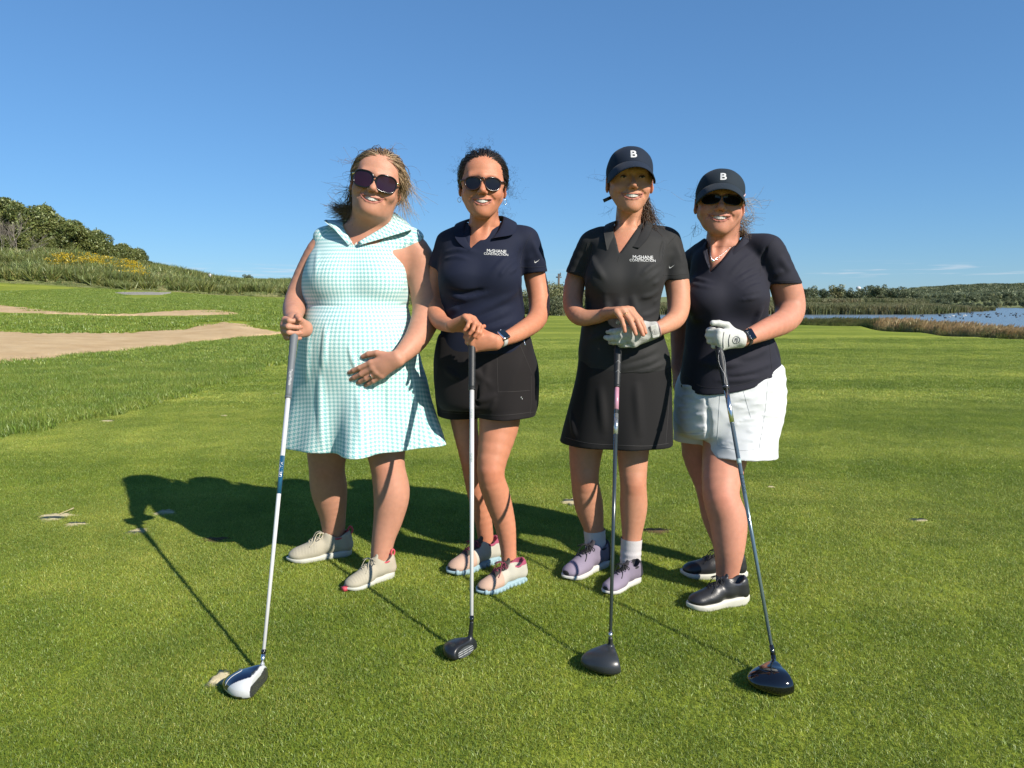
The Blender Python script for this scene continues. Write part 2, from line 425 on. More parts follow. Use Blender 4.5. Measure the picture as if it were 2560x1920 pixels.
# ================================================================== TERRAIN
def zs(*pairs): return [(Y, (zpy(v, Y) if isinstance(v, int) else v)) for Y, v in pairs]
TCOL = [
 (-1400, zs((10, 0.0), (13, 0.0), (22, .3), (45, 1.2), (60, 2.6), (85, 8.5), (110, 13.), (160, 13.), (400, 0.), (1600, -2.))),
 (0, zs((10, 0.0), (12.3, -.02), (15, 864), (20.5, 829), (24, 803), (27, 794), (29, 783), (33, 764), (45, 744), (61, 712), (70, 682), (85, 606), (100, 560), (125, 545), (180, 4.), (400, -1.), (1600, -2.))),
 (370, zs((10, 0.0), (15.6, -.02), (18, 852), (22, 829), (25, 803), (27.2, 793), (29.5, 784), (33, 772), (45, 745), (60, 728), (75, 706), (95, 680), (120, 676), (200, 2.), (400, -1.), (1600, -2.))),
 (580, zs((10, 0.0), (19, -.02), (20.5, 836), (24, 806), (27, 792), (30, 786), (33, 773), (45, 752), (65, 736), (80, 728), (110, 708), (150, 707), (250, 0.), (400, -1.), (1600, -2.))),
 (740, zs((10, 0.0), (21, -.02), (24, 826), (28, 808), (32, 796), (45, 768), (70, 742), (90, 726), (120, 710), (160, 709), (250, 0.), (400, -1.), (1600, -2.))),
 (1000, zs((10, 0.0), (30, 0.), (60, .3), (100, 1.), (160, 1.), (400, -1.), (1600, -2.))),
 (1300, zs((10, 0.0), (46, 0.), (50, -.2), (60, -.2), (120, 0.), (400, -1.), (1600, -2.))),
 (1450, zs((10, 0.0), (46, 0.), (50, -.3), (60, -.3), (120, 0.), (400, -1.5), (1600, -2.))),
 (1700, zs((10, 0.0), (42, 0.), (46, -.6), (56, -2.1), (300, -2.1), (330, -1.2), (420, -1.2), (1600, 4.))),
 (2000, zs((10, 0.0), (31, 0.04), (33, -.15), (40, -2.1), (300, -2.1), (330, -1.2), (420, -1.2), (700, 0.), (1600, 4.))),
 (2150, zs((10, 0.0), (29.5, 0.04), (31.5, -.2), (38, -2.1), (300, -2.1), (330, -1.2), (420, -1.2), (700, 3.), (1600, 4.))),
 (2300, zs((10, 0.0), (24.5, 0.0), (27, -.3), (33, -2.1), (260, -2.1), (290, -1.2), (420, -0.5), (640, 742), (900, 717), (1100, 14.), (1600, 4.))),
 (2440, zs((10, 0.0), (21.7, 0.0), (24, -.3), (30, -2.1), (200, -2.1), (215, -1.2), (400, 0.), (640, 740), (900, 709), (1100, 16.), (1600, 4.))),
 (2560, zs((10, 0.0), (20, 0.0), (22, -.3), (28, -2.1), (185, -2.1), (200, -1.2), (400, 0.5), (640, 738), (900, 707), (1100, 17.), (1600, 4.))),
 (4200, zs((10, 0.0), (17, 0.0), (19, -.3), (24, -2.1), (180, -2.1), (200, -1.2), (400, 0.5), (640, 5.), (900, 8.), (1100, 8.), (1600, 4.))),
]
_ly = np.linspace(math.log(6), math.log(1600), 900)
_TZ = []
for u, L in TCOL:
    t = np.interp(np.exp(_ly), [a for a, b in L], [b for a, b in L])
    k = np.exp(-0.5 * (np.arange(-12, 13) / 4.0) ** 2); k /= k.sum()
    _TZ.append(np.convolve(np.pad(t, 12, mode='edge'), k, 'valid'))
_TZ = np.array(_TZ); _TU = np.array([u for u, L in TCOL], float)
def terr(x, y):
    x = np.asarray(x, float); y = np.asarray(y, float)
    yy = np.maximum(y, 6.0)
    u = np.clip(1280 + F * x / (yy * CT + (H) * ST), _TU[0], _TU[-1] - 1e-3)
    i = np.clip(np.searchsorted(_TU, u, 'right') - 1, 0, len(_TU) - 2)
    f = (u - _TU[i]) / (_TU[i + 1] - _TU[i]); f = f * f * (3 - 2 * f) * 0.5 + f * 0.5
    j = (np.log(yy) - _ly[0]) / (_ly[1] - _ly[0]); j = np.clip(j, 0, len(_ly) - 1.001); j0 = j.astype(int); g = j - j0
    z = (_TZ[i, j0] * (1 - g) + _TZ[i, j0 + 1] * g) * (1 - f) + (_TZ[i + 1, j0] * (1 - g) + _TZ[i + 1, j0 + 1] * g) * f
    # soft undulation of the far ground
    z = z + np.clip((y - 25) / 60, 0, 1) * 0.12 * (np.sin(x * 0.19 + y * 0.05) + np.sin(x * 0.07 - y * 0.11 + 1)) * (z > -1.0)
    return z
def hit(px, py, y0=2.0, y1=900):
    """first terrain point under a pixel"""
    Y = np.exp(np.linspace(math.log(y0), math.log(y1), 4000))
    cx = (px - 1280.0) / F; cy = (960.0 - py) / F; dy = CT + cy * ST; dz = cy * CT - ST
    t = Y / dy; x = cx * t; z = H + dz * t
    below = z <= terr(x, Y)
    if not below.any(): return None
    i = int(np.argmax(below)); return np.array([x[i], Y[i], float(terr(x[i], Y[i]))])

def grass_ground_mat():
    m = bpy.data.materials.new('mown_grass_ground'); m.use_nodes = True; nt = m.node_tree; N = nt.nodes; L = nt.links
    b = N['Principled BSDF']; b.inputs['Roughness'].default_value = 0.9; b.inputs['Specular IOR Level'].default_value = 0.15
    g = N.new('ShaderNodeNewGeometry')
    def noise(scale, det=4, sx=(1, 1, 1), rz=0.0, rough=0.55):
        mp = N.new('ShaderNodeMapping'); mp.inputs['Scale'].default_value = sx; mp.inputs['Rotation'].default_value = (0, 0, rz)
        L.new(g.outputs['Position'], mp.inputs[0]); n = N.new('ShaderNodeTexNoise'); n.inputs['Scale'].default_value = scale; n.inputs['Detail'].default_value = det
        n.inputs['Roughness'].default_value = rough
        L.new(mp.outputs[0], n.inputs[0]); return n.outputs[0]
    def ramp(src, a, b_, lo, hi, k=True):
        if k: a, b_ = al(a), al(b_)
        r = N.new('ShaderNodeValToRGB'); r.color_ramp.elements[0].position = lo; r.color_ramp.elements[1].position = hi
        r.color_ramp.elements[0].color = (*a, 1); r.color_ramp.elements[1].color = (*b_, 1); L.new(src, r.inputs[0]); return r.outputs[0]
    def mix(a, b_, f, mode='MIX'):
        x = N.new('ShaderNodeMix'); x.data_type = 'RGBA'; x.blend_type = mode
        if isinstance(f, float): x.inputs[0].default_value = f
        else: L.new(f, x.inputs[0])
        L.new(a, x.inputs[6]); L.new(b_, x.inputs[7]); return x.outputs[2]
    base = ramp(noise(0.9, 5), (.255, .318, .032), (.36, .415, .050), .3, .7)
    stripes = ramp(noise(0.30, 3, (0.16, 1.6, 1), math.radians(12)), (.74, .80, .66), (1.20, 1.14, 1.25), .40, .60, False)
    fine = ramp(noise(70, 3, (1, .4, 1)), (.55, .6, .5), (1.4, 1.35, 1.5), .3, .7, False)
    c = mix(base, stripes, 1.0, 'MULTIPLY'); c = mix(c, fine, 0.8, 'MULTIPLY')
    # wild slopes and far ground: straw tinted
    at = N.new('ShaderNodeAttribute'); at.attribute_name = 'Col'
    sp = N.new('ShaderNodeSeparateColor'); L.new(at.outputs['Color'], sp.inputs[0])
    wild = ramp(noise(0.6, 6), (.16, .20, .06), (.34, .35, .15), .3, .7)
    c = mix(c, wild, sp.outputs[0])
    L.new(c, b.inputs['Base Color'])
    bp = N.new('ShaderNodeBump'); bp.inputs['Strength'].default_value = 0.7; bp.inputs['Distance'].default_value = 0.02
    L.new(noise(45, 4, (1, .5, 1)), bp.inputs['Height']); L.new(bp.outputs[0], b.inputs['Normal'])
    return m
M_GROUND = grass_ground_mat()
Ys = np.concatenate([np.linspace(-25, 5.5, 20), np.exp(np.linspace(math.log(6), math.log(1600), 560))])
us = np.concatenate([np.linspace(-5000, -300, 30), np.linspace(-260, 2800, 420), np.linspace(2860, 7500, 30)])
YY, UU = np.meshgrid(Ys, us, indexing='ij')
XX = (UU - 1280) / F * (np.maximum(YY, 6.0) * CT + H * ST)
ZZ = terr(XX, YY)
_pxg, _pyg = 1280 + F * XX / np.maximum(YY, 6), YY
def wild_mask(x, y):
    """1 where the unmown slope starts"""
    u = 1280 + F * np.asarray(x) / np.maximum(y, 6)
    start = np.interp(u, [-600, 0, 370, 580, 740, 1000, 1250, 1300, 1450, 1700, 2000, 2150, 2300, 2440, 2560, 4000], [60, 61, 61, 66, 70, 75, 60, 48, 48, 43, 31.6, 30, 25.5, 22, 20.6, 18])
    return np.clip((np.asarray(y) - start) / (0.03 * start), 0, 1)
wm = wild_mask(XX, YY).ravel()
n1, n2 = YY.shape
I = np.arange(n1 * n2).reshape(n1, n2)
Q = np.stack([I[:-1, :-1], I[:-1, 1:], I[1:, 1:], I[1:, :-1]], -1).reshape(-1, 4)
ground = mesh_np('ground', np.stack([XX, YY, ZZ], -1).reshape(-1, 3), Q, M_GROUND, col=np.stack([wm, wm, wm], 1))
tag(ground, kind='structure')

# ------------------------------------------------------------------ lake
def water_mat():
    m = mat('lake_water', (.24, .30, .33), rough=.22, spec=.5)
    nt = m.node_tree; b = nt.nodes['Principled BSDF']; g = nt.nodes.new('ShaderNodeNewGeometry')
    mp = nt.nodes.new('ShaderNodeMapping'); mp.inputs['Scale'].default_value = (1, .35, 1); nt.links.new(g.outputs['Position'], mp.inputs[0])
    n = nt.nodes.new('ShaderNodeTexNoise'); n.inputs['Scale'].default_value = 2.2; n.inputs['Detail'].default_value = 6; nt.links.new(mp.outputs[0], n.inputs[0])
    bp = nt.nodes.new('ShaderNodeBump'); bp.inputs['Strength'].default_value = 0.8; bp.inputs['Distance'].default_value = 0.25
    nt.links.new(n.outputs[0], bp.inputs['Height']); nt.links.new(bp.outputs[0], b.inputs['Normal'])
    return m
lake = mesh_np('water', [(-30, 25, -1.5), (700, 15, -1.5), (700, 420, -1.5), (0, 420, -1.5)], [(0, 1, 2, 3)], water_mat(), smooth=False)
tag(lake, kind='structure')

# ------------------------------------------------------------------ sand bunkers and the gravel patch
def sand_mat(name, c0, c1):
    m = mat(name, c0, rough=.95, spec=.1); nt = m.node_tree; b = nt.nodes['Principled BSDF']; g = nt.nodes.new('ShaderNodeNewGeometry')
    n = nt.nodes.new('ShaderNodeTexNoise'); n.inputs['Scale'].default_value = 1.3; n.inputs['Detail'].default_value = 9; n.inputs['Roughness'].default_value = .65
    nt.links.new(g.outputs['Position'], n.inputs[0])
    r = nt.nodes.new('ShaderNodeValToRGB'); r.color_ramp.elements[0].position = .3; r.color_ramp.elements[1].position = .7
    r.color_ramp.elements[0].color = (*al(c0), 1); r.color_ramp.elements[1].color = (*al(c1), 1); nt.links.new(n.outputs[0], r.inputs[0]); nt.links.new(r.outputs[0], b.inputs['Base Color'])
    mp = nt.nodes.new('ShaderNodeMapping'); mp.inputs['Scale'].default_value = (.25, 1.2, 1); mp.inputs['Rotation'].default_value = (0, 0, -.25); nt.links.new(g.outputs['Position'], mp.inputs[0])
    w = nt.nodes.new('ShaderNodeTexWave'); w.inputs['Scale'].default_value = 3.0; w.inputs['Distortion'].default_value = 2.5; w.bands_direction = 'Y'; nt.links.new(mp.outputs[0], w.inputs[0])
    bp = nt.nodes.new('ShaderNodeBump'); bp.inputs['Strength'].default_value = .8; bp.inputs['Distance'].default_value = .07
    ad = nt.nodes.new('ShaderNodeMath'); nt.links.new(w.outputs[1], ad.inputs[0]); nt.links.new(n.outputs[0], ad.inputs[1])
    nt.links.new(ad.outputs[0], bp.inputs['Height']); nt.links.new(bp.outputs[0], b.inputs['Normal'])
    return m
M_SAND = sand_mat('bunker_sand', (.84, .57, .30), (1.08, .80, .46)); M_GRAVEL = sand_mat('gravel_patch', (.50, .47, .41), (.62, .58, .50))
def sheet(name, lo, hi, material, lift, jag=1.5, nx=160, ny=10, seed=3, bowl=0.0):
    """strip of ground between two picture curves, laid on the terrain"""
    r = np.random.default_rng(seed); xs = np.linspace(max(lo[0][0], hi[0][0]), min(lo[-1][0], hi[-1][0]), nx)
    yl = np.interp(xs, [a for a, b in lo], [b for a, b in lo]); yh = np.interp(xs, [a for a, b in hi], [b for a, b in hi])
    j = np.convolve(r.normal(size=nx + 8), np.ones(3) / 3, 'same')[4:-4]
    yh = yh + j * jag; yl = yl + np.roll(j, 9) * jag * .6
    A = [hit(float(x), float(y)) for x, y in zip(xs, yl)]; B = [hit(float(x), float(y)) for x, y in zip(xs, yh)]
    V = []
    for i in range(nx):
        for k in range(ny + 1):
            f = k / ny; p = A[i] * (1 - f) + B[i] * f; z = terr(p[0], p[1]) + lift * (1 if 0 < k < ny else -.5)
            V.append((p[0], p[1], z))
    J = np.arange(nx * (ny + 1)).reshape(nx, ny + 1)
    Qd = np.stack([J[:-1, :-1], J[1:, :-1], J[1:, 1:], J[:-1, 1:]], -1).reshape(-1, 4)
    # a skirt down into the turf all round so the sheet has an edge
    o = mesh_np(name, V, Qd, material); return tag(o, kind='structure')
sheet('sand_bunker', [(-260, 950), (0, 912), (120, 900), (350, 875), (520, 853), (700, 836), (716, 835)],
      [(-260, 830), (0, 829), (50, 830), (90, 835), (170, 832), (330, 833), (400, 825), (470, 822), (500, 812), (560, 806), (610, 811), (640, 822), (690, 832), (716, 834)], M_SAND, .035, 1.6, 240, 12, 3)
sheet('sand_bunker', [(-260, 775), (0, 782), (110, 785), (240, 789), (340, 790), (450, 790), (560, 787), (596, 786)],
      [(-260, 755), (0, 763), (60, 769), (120, 779), (200, 783), (250, 787), (330, 787), (400, 780), (480, 774), (540, 775), (570, 780), (596, 785)], M_SAND, .045, .9, 200, 5, 4)
sheet('gravel_patch', [(288, 735), (330, 738), (400, 738), (428, 734)], [(288, 734), (330, 729), (380, 728), (428, 732)], M_GRAVEL, .09, .2, 40, 3, 5)

# ================================================================== GRASS
def blade_patch(name, n, rad, hgt, wid, lean, material, seed, bend=0.35, colvar=.25, heads=0.0, straw=.08, seg=2):
    r = np.random.default_rng(seed)
    a = r.uniform(0, 6.28, n); q = np.sqrt(r.uniform(0, 1, n)) * rad
    x0 = q * np.cos(a); y0 = q * np.sin(a)
    h = hgt * r.uniform(.6, 1.25, n); w = wid * r.uniform(.7, 1.3, n) / 2
    la = r.uniform(0, 6.28, n); lm = np.abs(r.normal(lean, lean * .6, n))
    dx = np.cos(la) * lm; dy = np.sin(la) * lm; fa = r.uniform(0, 6.28, n); fx = np.cos(fa) * w; fy = np.sin(fa) * w
    V = []; Qd = []
    lv = np.linspace(0, 1, seg + 1)
    for i, t in enumerate(lv):
        cx = x0 + dx * h * t ** (1 + bend * 2); cy = y0 + dy * h * t ** (1 + bend * 2); cz = h * t * (1 - .25 * lm * t) - .004 * (t == 0)
        k = (1 - t ** 2 * .85)
        V.append(np.stack([cx - fx * k, cy - fy * k, cz], 1)); V.append(np.stack([cx + fx * k, cy + fy * k, cz], 1))
    V = np.stack(V, 1).reshape(-1, 3); m = 2 * (seg + 1)
    b = np.arange(n) * m
    for i in range(seg): Qd.append(np.stack([b + 2 * i, b + 2 * i + 1, b + 2 * i + 3, b + 2 * i + 2], 1))
    Qd = np.concatenate(Qd)
    c = 1 + r.normal(0, colvar, n); st = r.uniform(0, 1, n) < straw
    C = np.stack([c * r.uniform(.85, 1.2, n), c, c * r.uniform(.7, 1.2, n)], 1)
    C[st] = np.array([2.4, 1.75, 2.2]) * r.uniform(.7, 1.1, (int(st.sum()), 1))
    tipc = np.repeat(np.clip(C, .15, 3), m, 0)
    me_o = mesh_np(name, V, Qd, material, col=tipc, smooth=False)
    COL.objects.unlink(me_o); return me_o
def grass_mat(name, a, b, c2=None, patch=1.2, trans=.25, rough=.6, stripes=False):
    m = bpy.data.materials.new(name); m.use_nodes = True; nt = m.node_tree; N = nt.nodes; L = nt.links
    N.remove(N['Principled BSDF'])
    a, b = al(a), al(b); c2 = al(c2) if c2 else None
    g = N.new('ShaderNodeNewGeometry'); n = N.new('ShaderNodeTexNoise'); n.inputs['Scale'].default_value = patch; n.inputs['Detail'].default_value = 6; n.inputs['Roughness'].default_value = .65
    L.new(g.outputs['Position'], n.inputs[0])
    r = N.new('ShaderNodeValToRGB'); r.color_ramp.elements[0].position = .32; r.color_ramp.elements[1].position = .68
    r.color_ramp.elements[0].color = (*a, 1); r.color_ramp.elements[1].color = (*b, 1)
    if c2: e = r.color_ramp.elements.new(.5); e.color = (*c2, 1)
    L.new(n.outputs[0], r.inputs[0])
    at = N.new('ShaderNodeAttribute'); at.attribute_name = 'Col'; src = r.outputs[0]
    if stripes:
        mp = N.new('ShaderNodeMapping'); mp.inputs['Scale'].default_value = (.16, 1.6, 1); mp.inputs['Rotation'].default_value = (0, 0, math.radians(12)); L.new(g.outputs['Position'], mp.inputs[0])
        n3 = N.new('ShaderNodeTexNoise'); n3.inputs['Scale'].default_value = .30; n3.inputs['Detail'].default_value = 3; L.new(mp.outputs[0], n3.inputs[0])
        r3 = N.new('ShaderNodeValToRGB'); r3.color_ramp.elements[0].position = .40; r3.color_ramp.elements[1].position = .60; r3.color_ramp.elements[0].color = (.76, .82, .66, 1); r3.color_ramp.elements[1].color = (1.2, 1.14, 1.25, 1); L.new(n3.outputs[0], r3.inputs[0])
        n4 = N.new('ShaderNodeTexNoise'); n4.inputs['Scale'].default_value = 3.4; n4.inputs['Detail'].default_value = 5; L.new(g.outputs['Position'], n4.inputs[0])
        r4 = N.new('ShaderNodeValToRGB'); r4.color_ramp.elements[0].position = .35; r4.color_ramp.elements[1].position = .68; r4.color_ramp.elements[0].color = (.82, .86, .80, 1); r4.color_ramp.elements[1].color = (1.16, 1.10, 1.1, 1); L.new(n4.outputs[0], r4.inputs[0])
        for q in (r3, r4):
            xx = N.new('ShaderNodeMix'); xx.data_type = 'RGBA'; xx.blend_type = 'MULTIPLY'; xx.inputs[0].default_value = 1.0; L.new(src, xx.inputs[6]); L.new(q.outputs[0], xx.inputs[7]); src = xx.outputs[2]
    x = N.new('ShaderNodeMix'); x.data_type = 'RGBA'; x.blend_type = 'MULTIPLY'; x.inputs[0].default_value = 1.0
    L.new(src, x.inputs[6]); L.new(at.outputs['Color'], x.inputs[7])
    d = N.new('ShaderNodeBsdfDiffuse'); t = N.new('ShaderNodeBsdfTranslucent'); gl = N.new('ShaderNodeBsdfGlossy'); gl.inputs['Roughness'].default_value = .45
    gl.inputs['Color'].default_value = (.8, .9, .7, 1)
    L.new(x.outputs[2], d.inputs[0]); L.new(x.outputs[2], t.inputs[0])
    s1 = N.new('ShaderNodeMixShader'); s1.inputs[0].default_value = trans; L.new(d.outputs[0], s1.inputs[1]); L.new(t.outputs[0], s1.inputs[2])
    s2 = N.new('ShaderNodeMixShader'); s2.inputs[0].default_value = .05; L.new(s1.outputs[0], s2.inputs[1]); L.new(gl.outputs[0], s2.inputs[2])
    L.new(s2.outputs[0], N['Material Output'].inputs[0]); return m
def scatter(name, protos, P, rz, scl, kind='stuff', label=None, cat=None, tilt=None):
    """one object: patches of blades instanced on points (geometry nodes)"""
    me = bpy.data.meshes.new(name); P = np.asarray(P, np.float32); n = len(P)
    me.vertices.add(n); me.vertices.foreach_set('co', P.ravel())
    for nm, v, ty in (('rz', rz, 'FLOAT'), ('scl', scl, 'FLOAT'), ('pid', np.arange(n) % len(protos), 'INT')):
        at = me.attributes.new(nm, ty, 'POINT'); at.data.foreach_set('value', np.asarray(v, np.float32 if ty == 'FLOAT' else np.int32))
    nv = np.zeros((n, 3), np.float32)
    if tilt is not None: nv[:, :2] = tilt
    a2 = me.attributes.new('rot', 'FLOAT_VECTOR', 'POINT'); nv[:, 2] = rz; a2.data.foreach_set('vector', nv.ravel())
    o = link(name, me)
    ng = bpy.data.node_groups.new(name + '_nodes', 'GeometryNodeTree')
    ng.interface.new_socket(name='Geometry', in_out='INPUT', socket_type='NodeSocketGeometry')
    ng.interface.new_socket(name='Geometry', in_out='OUTPUT', socket_type='NodeSocketGeometry')
    gi = ng.nodes.new('NodeGroupInput'); go = ng.nodes.new('NodeGroupOutput'); jn = ng.nodes.new('GeometryNodeJoinGeometry')
    def named(nm, ty):
        q = ng.nodes.new('GeometryNodeInputNamedAttribute'); q.data_type = ty; q.inputs[0].default_value = nm; return q.outputs[0]
    for i, p in enumerate(protos):
        oi = ng.nodes.new('GeometryNodeObjectInfo'); oi.inputs[0].default_value = p; oi.inputs['As Instance'].default_value = True
        ip = ng.nodes.new('GeometryNodeInstanceOnPoints')
        cmp_ = ng.nodes.new('FunctionNodeCompare'); cmp_.data_type = 'INT'; cmp_.operation = 'EQUAL'
        ng.links.new(named('pid', 'INT'), cmp_.inputs[2]); cmp_.inputs[3].default_value = i
        ng.links.new(cmp_.outputs[0], ip.inputs['Selection'])
        ng.links.new(gi.outputs[0], ip.inputs['Points']); ng.links.new(oi.outputs['Geometry'], ip.inputs['Instance'])
        ng.links.new(named('rot', 'FLOAT_VECTOR'), ip.inputs['Rotation']); ng.links.new(named('scl', 'FLOAT'), ip.inputs['Scale'])
        ng.links.new(ip.outputs[0], jn.inputs[0])
    ng.links.new(jn.outputs[0], go.inputs[0])
    md = o.modifiers.new('scatter', 'NODES'); md.node_group = ng
    return tag(o, label, cat, None, kind)

# sand filled divots: no blades there
DIVOTS = [(137, 1293, .085, .045), (190, 1312, .06, .025), (412, 1283, .06, .035), (345, 1330, .05, .03), (270, 1053, .055, .03),
          (1432, 1256, .055, .05), (1640, 1328, .07, .028), (2293, 1301, .05, .012), (690, 985, .05, .018), (552, 1697, .03, .03), (1928, 1219, .02, .01), (560, 1040, .03, .01), (540, 1350, .06, .02)]
DV = [(*G(a, b)[:2], rx, ry) for a, b, rx, ry in DIVOTS]
def in_divot(x, y, grow=1.0):
    m = np.zeros(np.shape(x), bool)
    for cx, cy, rx, ry in DV: m |= (((x - cx) / (rx * grow)) ** 2 + ((y - cy) / (ry * grow * 1.6)) ** 2) < 1
    return m
def tee_edge(px): return np.interp(px, [-400, 0, 150, 300, 450, 580, 700, 800, 900], [1180, 1090, 1062, 1030, 985, 945, 905, 870, 838])
M_TEE = grass_mat('short_grass_blades', (.31, .42, .072), (.52, .61, .120), (.385, .50, .088), .9, .35, stripes=True)
M_ROUGH = grass_mat('rough_grass_blades', (.20, .31, .048), (.38, .47, .085), (.27, .38, .058), 1.4, .35)
fine_p = [blade_patch('tuft', 1900, .17, .0115, .0014, .95, M_TEE, 20 + i, straw=.05) for i in range(4)]
mid_p = [blade_patch('tuft', 2200, .5, .017, .0042, .85, M_TEE, 30 + i, straw=.05) for i in range(3)]
rough_p = [blade_patch('tuft', 700, .24, .062, .0045, .55, M_ROUGH, 40 + i, straw=.03, seg=2) for i in range(3)]
roughfar_p = [blade_patch('tuft', 900, .6, .07, .011, .45, M_ROUGH, 50 + i, straw=.03, seg=2) for i in range(3)]
def jitter_grid(x0, x1, y0, y1, s, r):
    X, Y = np.meshgrid(np.arange(x0, x1, s), np.arange(y0, y1, s)); X = X.ravel() + r.uniform(-.45, .45, X.size) * s; Y = Y.ravel() + r.uniform(-.45, .45, Y.size) * s
    return X, Y
def pixof(X, Y, Z=None):
    return proj(np.stack([X, Y, np.zeros_like(X) if Z is None else Z], -1))
r_ = np.random.default_rng(5)
X, Y = jitter_grid(-7, 7, 1.35, 8.2, .15, r_); px, py = pixof(X, Y)
k = (px > -150) & (px < 2710) & (py < 2080) & (py > tee_edge(px) - 5) & ~in_divot(X, Y, 1.0)
# thin a little where the sand-filled divots are: patches overlap them, so use small patches there
near = np.zeros(len(X), bool)
for cx, cy, rx, ry in DV: near |= np.hypot(X - cx, Y - cy) < .17 + max(rx, ry) * .75
k1 = k & ~near
scatter('grass', fine_p, np.stack([X, Y, np.zeros_like(X)], 1)[k1], r_.uniform(0, 6.28, k1.sum()), r_.uniform(.85, 1.15, k1.sum()))
small_p = [blade_patch('tuft', 150, .045, .011, .0014, .9, M_TEE, 60 + i, straw=.08) for i in range(3)]
Xs, Ys_ = [], []
for cx, cy, rx, ry in DV:
    a, b = jitter_grid(cx - .42, cx + .42, cy - .42, cy + .42, .036, r_); q = np.hypot(a - cx, b - cy) < .38
    ok = q & ~((((a - cx) / (rx + .012)) ** 2 + ((b - cy) / (ry * 1.6 + .012)) ** 2) < r_.uniform(.25, 1.15, len(a)))
    for ox, oy, orx, ory in DV:
        if (ox, oy) != (cx, cy): ok &= ~((((a - ox) / orx) ** 2 + ((b - oy) / (ory * 1.6)) ** 2) < r_.uniform(.3, 1.1, len(a)))
    Xs.append(a[ok]); Ys_.append(b[ok])
Xs = np.concatenate(Xs); Ys_ = np.concatenate(Ys_)
scatter('grass', small_p, np.stack([Xs, Ys_, np.zeros_like(Xs)], 1), r_.uniform(0, 6.28, len(Xs)), r_.uniform(.85, 1.15, len(Xs)))
X, Y = jitter_grid(-22, 26, 8, 32, .36, r_); px, py = pixof(X, Y)
k = (px > -150) & (px < 2710) & (py > tee_edge(px) + 8) & (wild_mask(X, Y) < .1) & (r_.uniform(0, 1, len(X)) < np.clip((33 - Y) / 23, 0, 1) ** 1.4)
Z = terr(X, Y)
scatter('grass', mid_p, np.stack([X, Y, Z], 1)[k], r_.uniform(0, 6.28, k.sum()), r_.uniform(.85, 1.15, k.sum()))
# the longer rough between the tee and the bunker
def bunker_low(px): return np.interp(px, [-260, 0, 120, 350, 520, 700, 900], [950, 912, 900, 875, 853, 836, 822])
X, Y = jitter_grid(-12, 0, 5.0, 13, .20, r_); Z = terr(X, Y); px, py = pixof(X, Y, Z)
k = (px > -180) & (px < 1000) & (py < tee_edge(px) - 2) & (py > bunker_low(px) + 5)
scatter('rough_grass', rough_p, np.stack([X, Y, Z], 1)[k], r_.uniform(0, 6.28, k.sum()), r_.uniform(.8, 1.15, k.sum()))
X, Y = jitter_grid(-20, 0, 12.6, 24, .42, r_); Z = terr(X, Y); px, py = pixof(X, Y, Z)
k = (px > -180) & (px < 1000) & (py < tee_edge(px) - 2) & (py > bunker_low(px) + 4)
scatter('rough_grass', roughfar_p, np.stack([X, Y, Z], 1)[k], r_.uniform(0, 6.28, k.sum()), r_.uniform(.8, 1.15, k.sum()))
# grass on the mounds behind the bunker
X, Y = jitter_grid(-34, 2, 20, 62, .75, r_); Z = terr(X, Y); px, py = pixof(X, Y, Z)
def inband(px, py):
    b1 = (py < bunker_low(px) + 1) & (py > np.interp(px, [0, 90, 330, 470, 560, 640, 716], [829, 835, 833, 822, 806, 822, 834]) - 2) & (px < 716)
    b2 = (py < np.interp(px, [0, 240, 450, 596], [782, 789, 790, 786]) + 3) & (py > np.interp(px, [0, 60, 120, 250, 330, 480, 596], [763, 769, 779, 787, 787, 774, 785]) - 1) & (px < 596)
    b3 = (px > 284) & (px < 432) & (py > 725) & (py < 745)
    return b1 | b2 | b3
k = (px > -150) & (px < 1000) & ~inband(px, py) & (py < bunker_low(px) - 1) & (wild_mask(X, Y) < .5)
moundg = [blade_patch('tuft', 900, .9, .06, .022, .5, M_ROUGH, 80 + i, straw=.02, seg=1) for i in range(3)]
scatter('rough_grass', moundg, np.stack([X, Y, Z], 1)[k], r_.uniform(0, 6.28, k.sum()), r_.uniform(.8, 1.15, k.sum()))

# sandy divot fillings
for i, (cx, cy, rx, ry) in enumerate(DV):
    r = np.random.default_rng(100 + i); n = 26; V = [(cx, cy, .0085)]
    for ring, (f, z) in enumerate(((.6, .0075), (1.0, .003), (1.12, -.004))):
        for j in range(n):
            a = 6.283 * j / n; q = f * (1 + .20 * math.sin(3 * a + i) + .14 * math.sin(7 * a + 2 * i) + r.normal(0, .10))
            V.append((cx + rx * q * math.cos(a), cy + ry * 1.6 * q * math.sin(a), z + r.normal(0, .0012)))
    Fc = [(0, 1 + j, 1 + (j + 1) % n) for j in range(n)]
    for ring in range(2):
        o0 = 1 + ring * n; o1 = o0 + n
        Fc += [(o0 + j, o1 + j, o1 + (j + 1) % n, o0 + (j + 1) % n) for j in range(n)]
    if 'M_DIV' not in globals():
        M_DIV = sand_mat('divot_sand', (.48, .42, .24), (.78, .68, .46)); M_SOIL = sand_mat('divot_soil', (.05, .035, .02), (.22, .15, .08))
    tag(mesh_np('divot_sand', V, Fc, M_SOIL if i in (6, 12) else M_DIV), kind='structure')
